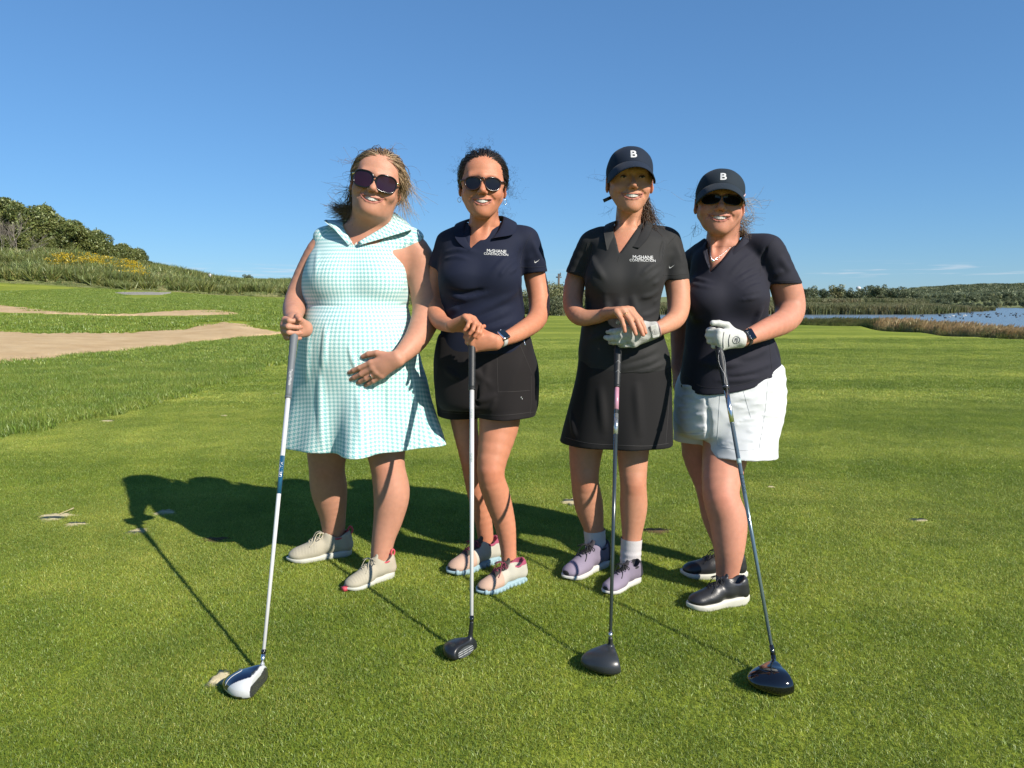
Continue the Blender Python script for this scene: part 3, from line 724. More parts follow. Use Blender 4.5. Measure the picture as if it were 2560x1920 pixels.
# ================================================================== TREES, SHRUBS, REEDS
def leaf_mat(name, a, b, trans=.3):
    m = grass_mat(name, a, b, None, .5, trans); return m
def crown(n, lobes, leaf, seed, elong=1.0, gap=.15):
    """leaf-clump faces spread through a few overlapping lobes"""
    r = np.random.default_rng(seed); P = []
    wts = np.array([l[3] ** 2 for l in lobes]); wts = wts / wts.sum()
    for (x, y, z, rad), w in zip(lobes, wts):
        m = int(n * w); d = r.normal(size=(m, 3)); d /= np.linalg.norm(d, axis=1)[:, None]
        q = rad * (r.uniform(.45, 1.0, m) ** .5) * (1 + .16 * np.sin(d[:, 0] * 7 + x) * np.sin(d[:, 2] * 6 + y * 3) + r.normal(0, .05, m))
        P.append(np.array([x, y, z]) + d * q[:, None] * np.array([1, 1, .85]))
    P = np.concatenate(P); n = len(P)
    s = leaf * r.uniform(.5, 1.3, n)
    u = r.normal(size=(n, 3)); u /= np.linalg.norm(u, axis=1)[:, None]; w = r.normal(size=(n, 3)); w = np.cross(u, w); w /= np.linalg.norm(w, axis=1)[:, None]
    u = u * s[:, None]; w = w * s[:, None] * .6
    V = np.stack([P - u, P - w * .8, P + u, P + w], 1).reshape(-1, 3)
    Qd = np.arange(n * 4).reshape(n, 4)
    c = np.repeat(np.clip(1 + r.normal(0, .22, n), .4, 1.7), 4)
    return V, Qd, np.stack([c * np.repeat(r.uniform(.85, 1.15, n), 4), c, c], 1)
def rnd_lobes(r, n, w, h, z0):
    L = []
    for i in range(n):
        a = r.uniform(0, 6.28); q = r.uniform(.1, .62) * w; z = z0 + h * r.uniform(.25, .9); rad = r.uniform(.30, .5) * min(w, h)
        L.append((q * math.cos(a), q * math.sin(a), z, rad * (1.15 - .4 * (z - z0) / h)))
    L.append((0, 0, z0 + h * .55, .5 * min(w, h) ** 1.0)); return L
M_BARK = mat('bark', (.09, .07, .05), rough=.95, var=.3, bump=.5, bscale=12)
M_BARKP = mat('pale_bark', (.30, .26, .21), rough=.95, var=.2)
L_DARK = leaf_mat('dark_leaves', (.12, .155, .045), (.32, .35, .10)); L_MID = leaf_mat('mid_leaves', (.15, .19, .055), (.27, .31, .09))
L_FAR = leaf_mat('far_leaves_hazed', (.13, .165, .095), (.24, .27, .14)); L_OLIVE = leaf_mat('olive_leaves', (.22, .23, .10), (.36, .35, .16)); L_YEL = leaf_mat('yellowing_leaves', (.17, .19, .045), (.28, .28, .07))  # L_FAR is lightened: the haze of distance is put into its leaf colour
L_GREY = leaf_mat('grey_green_leaves', (.15, .17, .09), (.25, .26, .14))
def tree_proto(kind, mat_leaf, n, w, h, trunk, leaf, seed, lob=9, bark=None):
    r = np.random.default_rng(seed); z0 = h * trunk
    V, Qd, C = crown(n, rnd_lobes(r, lob, w, h - z0, z0), leaf, seed)
    me_o = mesh_np('crown', V, Qd, mat_leaf, col=C, smooth=False); COL.objects.unlink(me_o)
    b = MB(); b.tube([(0, 0, -.3), (.02 * h, 0, h * .25), (0, .01 * h, h * .7)], [.035 * h, .025 * h, .008 * h], 7)
    for i in range(7):
        a = r.uniform(0, 6.28); z = h * r.uniform(.2, .55); q = w * r.uniform(.3, .6)
        b.tube([(0, 0, z), (q * .5 * math.cos(a), q * .5 * math.sin(a), z + h * .14), (q * math.cos(a), q * math.sin(a), z + h * .26)], [.014 * h, .009 * h, .003 * h], 5)
    t = b.build('trunk', bark or M_BARK); COL.objects.unlink(t)
    return me_o.data, t.data
def plant_tree(name, pr, loc, s, rz, label, cat, group, sz=None):
    o = thing(name, loc, label, cat, group); o.rotation_euler = (0, 0, rz); o.scale = (s, s, s * (sz or 1))
    for nm, d in (('crown', pr[0]), ('trunk', pr[1])):
        c = bpy.data.objects.new(nm, d); COL.objects.link(c); c.parent = o
    return o
P_DARK = [tree_proto('d', L_DARK, 9000, 3.4, 6.2, .12, .17, 200 + i, 13) for i in range(4)]
P_FAR = [tree_proto('f', L_FAR, 2600, 4.6, 8.0, .18, .30, 220 + i, 10) for i in range(4)]
P_FARP = [tree_proto('f', L_OLIVE, 2000, 4.2, 8.0, .2, .30, 230 + i, 8, M_BARKP) for i in range(2)]
P_BUSH = [tree_proto('b', L_GREY, 5000, 3.0, 3.4, .05, .11, 240 + i, 11) for i in range(3)]
P_OLV = [tree_proto('b', L_OLIVE, 5000, 3.0, 3.4, .05, .11, 250 + i, 11) for i in range(2)]
# --- wood on the left ridge: (px, crown top py, Y, label)
ridge = [(-150, 478, 80, 'dark evergreen-looking tree at the far left end of the ridge, cut by the frame'), (-50, 485, 84, 'tall dark tree at the left edge of the photo on the ridge'),
 (28, 500, 88, 'dark green tree just right of the left edge, top of the ridge wood'), (70, 508, 84, 'round dark tree behind the bare grey shrub on the ridge'),
 (100, 514, 90, 'tallest dark crown right of the bare shrub'), (142, 532, 86, 'dark tree where the ridge line starts to fall'), (175, 552, 90, 'broad dark tree in the middle of the ridge wood'),
 (205, 562, 88, 'low round tree in the middle of the ridge wood'), (240, 578, 92, 'dark tree above the left end of the yellow flowers'), (272, 598, 92, 'dark tree above the middle of the yellow flowers'),
 (300, 610, 95, 'dark bushy tree above the right part of the yellow flowers'), (328, 626, 97, 'small dark tree near the foot of the ridge wood'), (350, 648, 99, 'last low tree at the right end of the ridge wood')]
rt = random.Random(3)
for i, (px, pt, Y, lab) in enumerate(ridge):
    p = W(px, pt, Y); zb = float(terr(p[0], Y)) - .4; hh = max(3.2, p[2] - zb)
    plant_tree('broadleaf_tree', P_DARK[i % 4], (p[0], Y, zb), hh / 6.3, rt.uniform(0, 6), lab, 'tree', 'trees on the left ridge')
under = [(-90, 600, 76), (10, 585, 78), (60, 570, 80), (120, 590, 83), (165, 600, 86), (225, 625, 90), (260, 640, 92), (310, 655, 95), (340, 665, 97), (368, 655, 98)]
undl = ['bushy shrub at the foot of the leftmost ridge trees', 'shrub below the bare grey branches at the left edge', 'dark shrub right behind the bare grey branches', 'shrub filling the gap under the tallest ridge tree',
        'shrub at the lower edge of the ridge wood, left of the flowers', 'shrub above the small left clump of yellow flowers', 'shrub above the large clump of yellow flowers', 'dark shrub touching the top of the yellow flowers',
        'small shrub right of the yellow flowers', 'outermost shrub at the right tip of the ridge wood']
for i, ((px, pt, Y), lab) in enumerate(zip(under, undl)):
    p = W(px, pt, Y); zb = float(terr(p[0], Y)) - .3
    plant_tree('shrub', P_DARK[(i + 1) % 4], (p[0], Y, zb), max(1.8, p[2] - zb) / 6.2 * 1.0, rt.uniform(0, 6), lab, 'shrub', 'shrubs under the ridge trees', .9)
# bare grey shrub at the left edge
def bare_shrub(px, pt, Y, hgt, seed):
    r = random.Random(seed); p = W(px, pt, Y); zb = p[2] - hgt; b = MB()
    def br(a, d, L, w, k):
        e = a + d * L; mid = (a + e) / 2 + np.array([r.uniform(-1, 1), r.uniform(-1, 1), .3]) * L * .1
        b.tube([a, mid, e], [w, w * .8, w * .55], 4, False)
        if k:
            for _ in range(3): br(a + (e - a) * r.uniform(.45, 1), nrm(d + np.array([r.gauss(0, .5), r.gauss(0, .5), r.uniform(0, .4)])), L * .66, w * .6, k - 1)
    for i in range(6): br(np.array([r.uniform(-.5, .5), r.uniform(-.4, .4), 0.]), nrm((r.gauss(0, .55), r.gauss(0, .4), 1)), hgt * .42, .045, 4)
    o = thing('bare_shrub', (p[0], Y, zb), 'leafless grey shrub in front of the dark trees at the left edge', 'shrub')
    m = b.build('branches', M_BARKP, None, False); m.parent = o
bare_shrub(18, 520, 77, 5.2, 4)
# distant shrubs on the left skyline
for (px, pt, Y, w, lab) in ((427, 678, 105, 1.0, 'dark bush on the skyline right of the ridge wood'), (486, 685, 112, .75, 'small round bush on the skyline left of the white pole'), (622, 688, 150, 1.5, 'wide grey-green bush on the skyline behind the rough grass'),
                            (590, 700, 140, .8, 'low bush at the left foot of the wide skyline bush'), (682, 697, 150, .8, 'pale small tree on the skyline left of the woman in the dress'), (715, 700, 140, .9, 'bush on the skyline directly behind the left arm of the woman in the dress')):
    p = W(px, pt, Y); zb = float(terr(p[0], Y)) - .5
    plant_tree('shrub', P_FAR[int(px) % 4] if px != 682 else P_BUSH[0], (p[0], Y, zb), max(1.2, p[2] - zb) / (8.0 if px != 682 else 3.4) * 1.05, rt.uniform(0, 6), lab, 'bush', 'bushes on the left skyline')
# shrubs between the second and third woman, hidden line carried on behind the group
sh = [(1385, 712, 62), (1412, 706, 62), (1368, 722, 60), (1430, 726, 60), (1350, 735, 58), (1395, 742, 56), (1320, 730, 62), (1280, 720, 64), (1240, 722, 64), (1460, 722, 62), (1510, 718, 64), (1060, 722, 70), (1110, 720, 70), (1160, 724, 68)]
for i, (px, pt, Y) in enumerate(sh):
    p = W(px, pt, Y); zb = float(terr(p[0], Y)) - .2
    inview = i < 6
    lab = ['tall olive shrub left of the thin pole', 'tall olive shrub right of the thin pole', 'olive shrub beside the elbow of the second woman', 'olive shrub beside the elbow of the woman in grey', 'low shrub under the elbow of the second woman', 'low dark shrub in front of the thin pole'][i] if inview else 'olive shrub in the row behind the group, mostly hidden by the women'
    plant_tree('shrub', P_OLV[i % 2] if i not in (4, 5) else P_BUSH[i % 3], (p[0], Y, zb), max(1., p[2] - zb) / 3.5, rt.uniform(0, 6), lab, 'shrub', 'shrubs behind the group')
p = W(1397, 684, 75); b = MB(); zb = float(terr(p[0], 75)); b.tube([(p[0], 75, zb), (p[0], 75, p[2])], [.13, .10], 8); b.box((p[0], 75, p[2] - .35), (.28, .06, .06)); b.tube([(p[0] + .16, 74.9, p[2] - .25), (p[0] + .16, 74.9, p[2] + .1)], .05, 6)
tag(b.build('utility_pole', mat('weathered_wood', (.16, .14, .12), rough=.9)), 'thin grey pole rising from the shrubs between the second and third woman', 'pole')
p = W(525, 684, 88); b = MB(); zb = float(terr(p[0], 88)); b.tube([(p[0], 88, zb), (p[0], 88, p[2])], .06, 8); b.box((p[0] - .02, 88, p[2] - .25), (.16, .02, .22))
tag(b.build('marker_pole', mat('white_pole_paint', (.75, .75, .73), rough=.5)), 'slender white pole standing in the rough grass left of the group', 'pole')

# --- far shore trees on the right
far = [(1745, 728), (1760, 722), (2010, 722), (2035, 717), (2062, 724), (2088, 716), (2112, 730), (2130, 722), (2152, 724), (2172, 717), (2195, 716), (2215, 714), (2232, 722), (2255, 719), (2280, 727), (2300, 736), (1990, 724), (1975, 722), (2100, 722), (2200, 728), (2243, 730)]
for i, (px, pt) in enumerate(far):
    Y = 330 + (i * 37 % 60); p = W(px, pt - 2, Y); zb = float(terr(p[0], Y)) - .5; s = (p[2] - zb) / 8.1
    lb = 'tree in the long far-shore line, ' + ['leftmost, mostly hidden by the woman in the white shorts', 'beside the arm of the woman in the white shorts', 'dark and right next to the elbow', 'round-topped, second from the elbow', 'low one left of the pale-trunked tree', 'with the pale forked trunk', 'low one below the white water tower', 'directly below the white water tower', 'dark, just right of the water tower', 'tall, left of the two highest crowns', 'left of the two highest crowns', 'highest crown of the line', 'just right of the highest crown', 'broad crown where the line starts to fall', 'low crown right of the broad one', 'last before the hill slope begins', 'half hidden by the upper arm', 'hidden behind the sleeve edge', 'between pale-trunked tree and water tower', 'short one under the highest crowns', 'short one right under the fall of the line'][i]
    plant_tree('broadleaf_tree', P_FARP[0] if i == 5 else P_FAR[i % 4], (p[0], Y, zb), s, rt.uniform(0, 6), lb, 'tree', 'trees on the far shore', 1.0)
# lower trees along the water on the right, under the hill
r = random.Random(8); lab2 = 'low tree on the wooded bank below the far hill'
k = 0
for px in range(2290, 2606, 13):
    for row in range(3):
        Y = 205 + row * 70 + r.uniform(-12, 12); pt = [754, 744, 735][row] + r.uniform(-5, 5) - (px > 2420) * 2
        x = px + r.uniform(-6, 6); p = W(x, pt, Y); zb = float(terr(p[0], Y)) - .4; s = max(.25, (p[2] - zb) / 8.1)
        pr = P_FARP[1] if (abs(px - 2505) < 8 and row == 0) else P_FAR[(k * 3 + row) % 4]
        plant_tree('broadleaf_tree', pr, (p[0], Y, zb), s, r.uniform(0, 6), lab2 if not (abs(px - 2505) < 8 and row == 0) else 'yellowish low tree on the bank above the birds', 'tree', 'low trees below the far hill' if not (abs(px - 2505) < 8 and row == 0) else 'yellowish bank tree', .95); k += 1
# hill scrub: too many to count
hp = blade_patch('tuft', 260, 3.2, 2.2, 1.1, .5, L_FAR, 91, seg=1, straw=.0)
Xh, Yh = [], []
rr = np.random.default_rng(6); Yh = rr.uniform(430, 840, 2600); uh = rr.uniform(2270, 2760, 2600); Xh = (uh - 1280) / F * Yh
Zh = terr(Xh, Yh)
scatter('hill_scrub', [hp], np.stack([Xh, Yh, Zh - .3], 1), rr.uniform(0, 6, 2600), rr.uniform(.5, 1.5, 2600))
# water tower
p = W(2146, 722, 700); b = MB(); b.tube([(p[0], 700, -1), (p[0], 700, p[2])], .5, 8); b.ball((p[0], 700, p[2] + .5), (2.3, 2.3, 1.8), 14, 8)
tag(b.build('water_tower', mat('white_tower_paint', (.8, .8, .8), rough=.4)), 'tiny white ball of a water tower above the far trees', 'water tower')

# --- marsh peninsula and reeds
def reed_patch(n, rad, hgt, wid, material, seed, head=None, lean=.25):
    o = blade_patch('reed', n, rad, hgt, wid, lean, material, seed, bend=.6, straw=.0, seg=3); return o
M_MARSH = grass_mat('marsh_reeds', (.10, .13, .05), (.30, .25, .14), (.17, .18, .075), .09, .2)
M_REED = grass_mat('tan_reeds', (.42, .40, .15), (.95, .76, .42), (.82, .64, .32), .35, .3)
M_REEDG = grass_mat('green_reeds', (.14, .18, .05), (.34, .32, .14), (.21, .26, .07), .35, .3)
marsh = [reed_patch(420, 1.6, 1.5, .10, M_MARSH, 300 + i) for i in range(3)]
Yp = rr.uniform(118, 190, 6000); up = rr.uniform(1500, 2480, 6000)
lim = np.interp(up, [1700, 2260, 2330, 2340, 2460, 2480], [118, 119, 122, 124, 150, 160])     # near shore of the peninsula
far_l = np.interp(up, [1700, 2200, 2300, 2400, 2470], [330, 240, 175, 165, 158])
kk = (Yp > lim) & (Yp < far_l)
Xp = (up - 1280) / F * Yp
scatter('marsh_reeds', marsh, np.stack([Xp, Yp, np.full(6000, -1.5)], 1)[kk], rr.uniform(0, 6, kk.sum()), (rr.uniform(.55, 1.0, 6000) * np.interp(up, [1700, 2300, 2470], [1.0, .95, .55]))[kk])
Yp = rr.uniform(190, 330, 3000); up = rr.uniform(1700, 2300, 3000); Xp = (up - 1280) / F * Yp
scatter('marsh_reeds', marsh, np.stack([Xp, Yp, np.full(3000, -1.5)], 1), rr.uniform(0, 6, 3000), rr.uniform(.8, 1.5, 3000))
bank = mesh_np('marsh_bank', [(w_[0], w_[1], -1.42) for w_ in [((u_ - 1280) / F * y_, y_) for u_, y_ in ((1480, 112), (1650, 118), (2300, 121), (2470, 155), (2400, 172), (2320, 190), (2300, 340), (1650, 340), (1480, 340))]], [tuple(range(9))], mat('marsh_mud', (.10, .09, .05), rough=.95, var=.3), smooth=False); tag(bank, kind='structure')
# near reeds along the tee edge
def reed_head_patch(n, rad, hgt, seed, green):
    r = np.random.default_rng(seed); b = MB(); stalk = (1, 1, 1)
    for i in range(n):
        a = r.uniform(0, 6.28); q = rad * math.sqrt(r.uniform()); x, y = q * math.cos(a), q * math.sin(a); h = hgt * r.uniform(.7, 1.15)
        d = np.array([r.normal(.12, .12), r.normal(0, .12), 1]); c = r.uniform(.7, 1.25)
        p0 = np.array([x, y, 0.]); p1 = p0 + d * h * .8; p2 = p0 + d * h + np.array([.08, 0, 0]) * h
        b.tube([p0, p1, p2], [.006, .004, .002], 3, False, (c, c, c))
        if r.uniform() < .8: b.tube([p1, (p1 + p2) / 2, p2 + (p2 - p1) * .25], [.006, .018, .003], 4, False, (.80 * c, .66 * c, .60 * c))
        for k_ in range(2):
            aa = r.uniform(0, 6.28); z = h * r.uniform(.15, .6); e = p0 + d * z; f = e + np.array([math.cos(aa) * .22, math.sin(aa) * .22, .2]) * h * .8; w = np.cross(f - e, (0, 0, 1.)); w = w / np.linalg.norm(w) * .010
            b.add([e - w, e + w, (e + f) / 2 + w + (0, 0, .05), (e + f) / 2 - w + (0, 0, .05), f], [(0, 1, 2, 3), (3, 2, 4)], (c * 1.0, c * 1.05, c * .9))
    o = b.build('reed', M_REEDG if green else M_REED, None, False, True); COL.objects.unlink(o); return o
reedT = [reed_head_patch(60, .5, 1.0, 400 + i, False) for i in range(3)]; reedG = [reed_head_patch(60, .5, 1.0, 410 + i, True) for i in range(2)]
leafG = [blade_patch('reed', 260, .5, .75, .022, .3, M_REEDG, 420 + i, bend=.6, straw=.1, seg=2) for i in range(2)]
up = rr.uniform(1700, 2900, 2600); st_ = np.interp(up, [1700, 2000, 2150, 2300, 2440, 2560, 2900], [43, 32, 30.2, 25.6, 22.2, 20.7, 19.3])
Yp = st_ + .25 + rr.uniform(0, 1, 2600) ** 1.3 * 4.2; Xp = (up - 1280) / F * (Yp * CT + H * ST); Zp = terr(Xp, Yp)
# picture row the tops reach: the reeds stand in front of the water
topy = np.interp(up, [1700, 2010, 2100, 2200, 2260, 2330, 2420, 2560, 2900], [796, 797, 796, 797, 800, 806, 812, 822, 835])
ztop = H + Yp * (np.array([zpy(float(t), 1.0) - H for t in topy])) * 1.0
hgt = np.clip(ztop - Zp, .25, 2.2) * rr.uniform(.66, .95, 2600)
isg = (up < 2190) | (rr.uniform(size=2600) < .12)
for nm, ms, pr in (('tan_reeds', ~isg, reedT), ('green_reeds', isg, reedG)):
    scatter(nm, pr, np.stack([Xp, Yp, Zp - .02], 1)[ms], rr.uniform(-.4, .4, ms.sum()), hgt[ms])
ms = rr.uniform(size=2600) < np.where(up < 2250, .8, .22)
scatter('green_reeds', leafG, np.stack([Xp, Yp - .1, Zp - .02], 1)[ms], rr.uniform(0, 6, ms.sum()), hgt[ms] * .9)

# --- wild grass slope on the left
M_WILD = grass_mat('wild_grass', (.24, .30, .10), (.60, .60, .29), (.40, .45, .18), .22, .3)
M_WILDD = grass_mat('weedy_grass', (.20, .27, .08), (.42, .47, .18), None, .3, .3)
wild = [blade_patch('tuft', 420, 1.1, .62, .045, .65, M_WILD, 500 + i, bend=.6, straw=.10, seg=2) for i in range(3)] + [blade_patch('tuft', 420, 1.0, .80, .07, .5, M_WILDD, 510, bend=.5, straw=.02, seg=2)]
n = 9500; Yp = np.exp(rr.uniform(math.log(59), math.log(155), n)); up = rr.uniform(-250, 1500, n); Xp = (up - 1280) / F * Yp; Zp = terr(Xp, Yp)
ms = wild_mask(Xp, Yp) > .35
_st = np.interp(up, [-600, 0, 370, 580, 740, 1000, 1250, 1300, 1500], [60, 61, 61, 66, 70, 75, 60, 48, 48]); grow = np.clip((Yp - _st) / 9, .22, 1) * np.interp(sines(np.stack([Xp, Yp, Zp], 1).astype(np.float32), 9, .45, 5), [-1, 1], [.65, 1.25])
scatter('wild_grass', wild, np.stack([Xp, Yp, Zp], 1)[ms], rr.uniform(0, 6, ms.sum()), (rr.uniform(.6, 1.3, n) * grow)[ms])
# weeds clumps on the slope
wp = [blade_patch('tuft', 700, 1.3, 1.1, .12, .55, L_MID, 530 + i, bend=.4, straw=.04, seg=1) for i in range(2)]
n = 420; Yp = rr.uniform(62, 110, n); up = rr.uniform(-100, 760, n); Xp = (up - 1280) / F * Yp; Zp = terr(Xp, Yp); ms = wild_mask(Xp, Yp) > .9
scatter('weed_clumps', wp, np.stack([Xp, Yp, Zp], 1)[ms], rr.uniform(0, 6, ms.sum()), rr.uniform(.5, 1.1, ms.sum()))
# yellow flowers
def flowers(n, rad, seed):
    r = np.random.default_rng(seed); b = MB()
    for i in range(n):
        a = r.uniform(0, 6.28); q = rad * math.sqrt(r.uniform()); x, y = q * math.cos(a), q * math.sin(a); h = r.uniform(.7, 1.25); s = r.uniform(.05, .085)
        for t in range(2):
            d = r.normal(size=3); d[2] = abs(d[2]); d = nrm(d); u = nrm(np.cross(d, (0, 0, 1.))); w = np.cross(d, u); c0 = np.array([x, y, h]) + d * .02
            b.add([c0 + u * s, c0 + w * s, c0 - u * s, c0 - w * s], [(0, 1, 2, 3)], (r.uniform(.85, 1.1),) * 3)
    o = b.build('flower', M_FLOW, None, False, True); COL.objects.unlink(o); return o
M_FLOW = grass_mat('yellow_petals', (.62, .42, .015), (.80, .60, .03), None, 2, .3)
fl = [flowers(34, .9, 600 + i) for i in range(3)]
fp = []
for (x0, x1, y0, y1, m) in ((124, 172, 650, 684, 20), (205, 275, 655, 682, 36), (262, 350, 665, 690, 46), (300, 358, 684, 706, 18), (28, 36, 622, 626, 3)):
    for _ in range(m):
        a = rr.uniform(x0, x1); h_ = hit(a, rr.uniform(y0, y1) + 6 + (a - x0) * .05, 40)
        if h_ is not None: fp.append(h_)
fp = np.array(fp); scatter('yellow_flowers', fl, fp, rr.uniform(0, 6, len(fp)), rr.uniform(.7, 1.1, len(fp)))
scatter('flower_foliage', [wp[0]], fp - np.array([0, .2, 0.1]), rr.uniform(0, 6, len(fp)), rr.uniform(.5, .8, len(fp)))

# --- water birds
M_BIRD = mat('dark_plumage', (.025, .025, .028), rough=.6); M_BIRDW = mat('white_plumage', (.75, .75, .72), rough=.6)
def bird_mesh(mt):
    f = Field(); f.ell((0, 0, .10), (.26, .12, .11), k=.02); f.seg((.2, 0, .12), (.30, 0, .32), .05, .035, .03); f.ell((.33, 0, .35), (.06, .04, .04), k=.02); f.seg((.37, 0, .35), (.44, 0, .34), .015, .008, .01); f.seg((-.2, 0, .13), (-.34, 0, .17), .05, .015, .03)
    V, Qd = f.mesh(.035, tn=8); o = mesh_np('bird', V, Qd, mt); COL.objects.unlink(o); return o.data
bd, bw = bird_mesh(M_BIRD), bird_mesh(M_BIRDW)
r = random.Random(21); spots = []
for i in range(34): spots.append((r.uniform(2300, 2560), 785 + r.gauss(0, 1.6), 0))
for i in range(14): spots.append((r.uniform(2420, 2555), 788 + r.uniform(-2, 6), 0))
for i in range(5): spots.append((r.uniform(2370, 2420), 791 + r.uniform(-2, 4), 1))
for i in range(8): spots.append((r.uniform(2300, 2420), 793 + r.uniform(-4, 5), 0))
for x, y, wht in spots:
    p = G(x, y, -1.5); o = bpy.data.objects.new('water_bird', bw if wht else bd); COL.objects.link(o); o.location = tuple(p); o.rotation_euler = (0, 0, r.uniform(0, 6.28)); k_ = r.uniform(.5, .75); o.scale = (k_,) * 3
    tag(o, 'white bird floating on the lake off the reedy point' if wht else 'dark bird in the flock floating on the lake', 'bird', 'white birds on the lake' if wht else 'dark birds on the lake')
# ================================================================== PEOPLE: shared builders
def skin_mat(name, base, rough=.48):
    m = mat(name, base, rough=.55, spec=.28, attr='Col', sss=.10, var=.06, vscale=55, bump=.15, bscale=300)
    m.node_tree.nodes['Principled BSDF'].inputs['Subsurface Radius'].default_value = (.010, .004, .002)
    return m
SK = {'a': (.67, .325, .215), 'b': (.69, .285, .165), 'c': (.69, .325, .200), 'd': (.70, .315, .210)}
M_SKIN = skin_mat('skin', (.6, .34, .22))
def cloth_mat(name, col, rough=.85, weave=1400, bump=.12, var=.04, sheen=.03):
    return mat(name, col, rough=rough, spec=.18, bump=bump, bscale=weave, var=var, vscale=9, sheen=sheen)
M_TEETH = mat('teeth', (.88, .84, .75), rough=.25); M_DARK = mat('mouth_dark', (.05, .012, .010), rough=.6)
M_LENS = mat('dark_lens', (.012, .010, .014), rough=.05, spec=.35); M_LENSP = mat('plum_lens', (.035, .012, .025), rough=.05, spec=.35)
M_FRAMEK = mat('black_acetate', (.012, .010, .012), rough=.2, spec=.6); M_FRAMET = mat('tortoise_acetate', (.045, .016, .007), rough=.2, spec=.6)
M_GOLD = mat('gold', (.85, .62, .28), rough=.22, metal=1.0); M_SILVER = mat('silver', (.8, .8, .8), rough=.2, metal=1.0)
M_WHITE = mat('white_thread', (.85, .85, .85), rough=.7)

class Head:
    def __init__(s, c, sc_=1.06, w=1.0, yaw=0, pitch=0, roll=0):
        """yaw>0 turns the face to picture right, roll>0 drops the picture-right side, pitch>0 lifts the chin"""
        s.c = np.asarray(c, float); s.s = sc_; s.w = w
        B = np.array([[1, 0, 0], [0, -1, 0], [0, 0, 1]], float).T
        s.R = rot((0, 0, 1), yaw) @ rot((0, 1, 0), roll) @ rot((1, 0, 0), -pitch) @ B
        # columns of R: right, forward, up
    def p(s, x, f, u): return s.c + s.R @ (np.array([x * s.w, f, u]) * s.s)
    def pts(s, A):
        A = np.asarray(A, float) * np.array([s.w, 1, 1]) * s.s; return s.c + A @ s.R.T
    def inv(s, P): return ((np.asarray(P) - s.c) @ s.R) / s.s / np.array([s.w, 1, 1])
    def E(s, F_, c, r, k=.02, op='u', Rl=None):
        R = s.R if Rl is None else s.R @ Rl
        F_.ell(s.p(*c), np.array([r[0] * s.w, r[1], r[2]]) * s.s, R, k * s.s, op)
    def S(s, F_, a, b, ra, rb, k=.02, op='u', flat=None): F_.seg(s.p(*a), s.p(*b), ra * s.s, rb * s.s, k * s.s, flat, op)

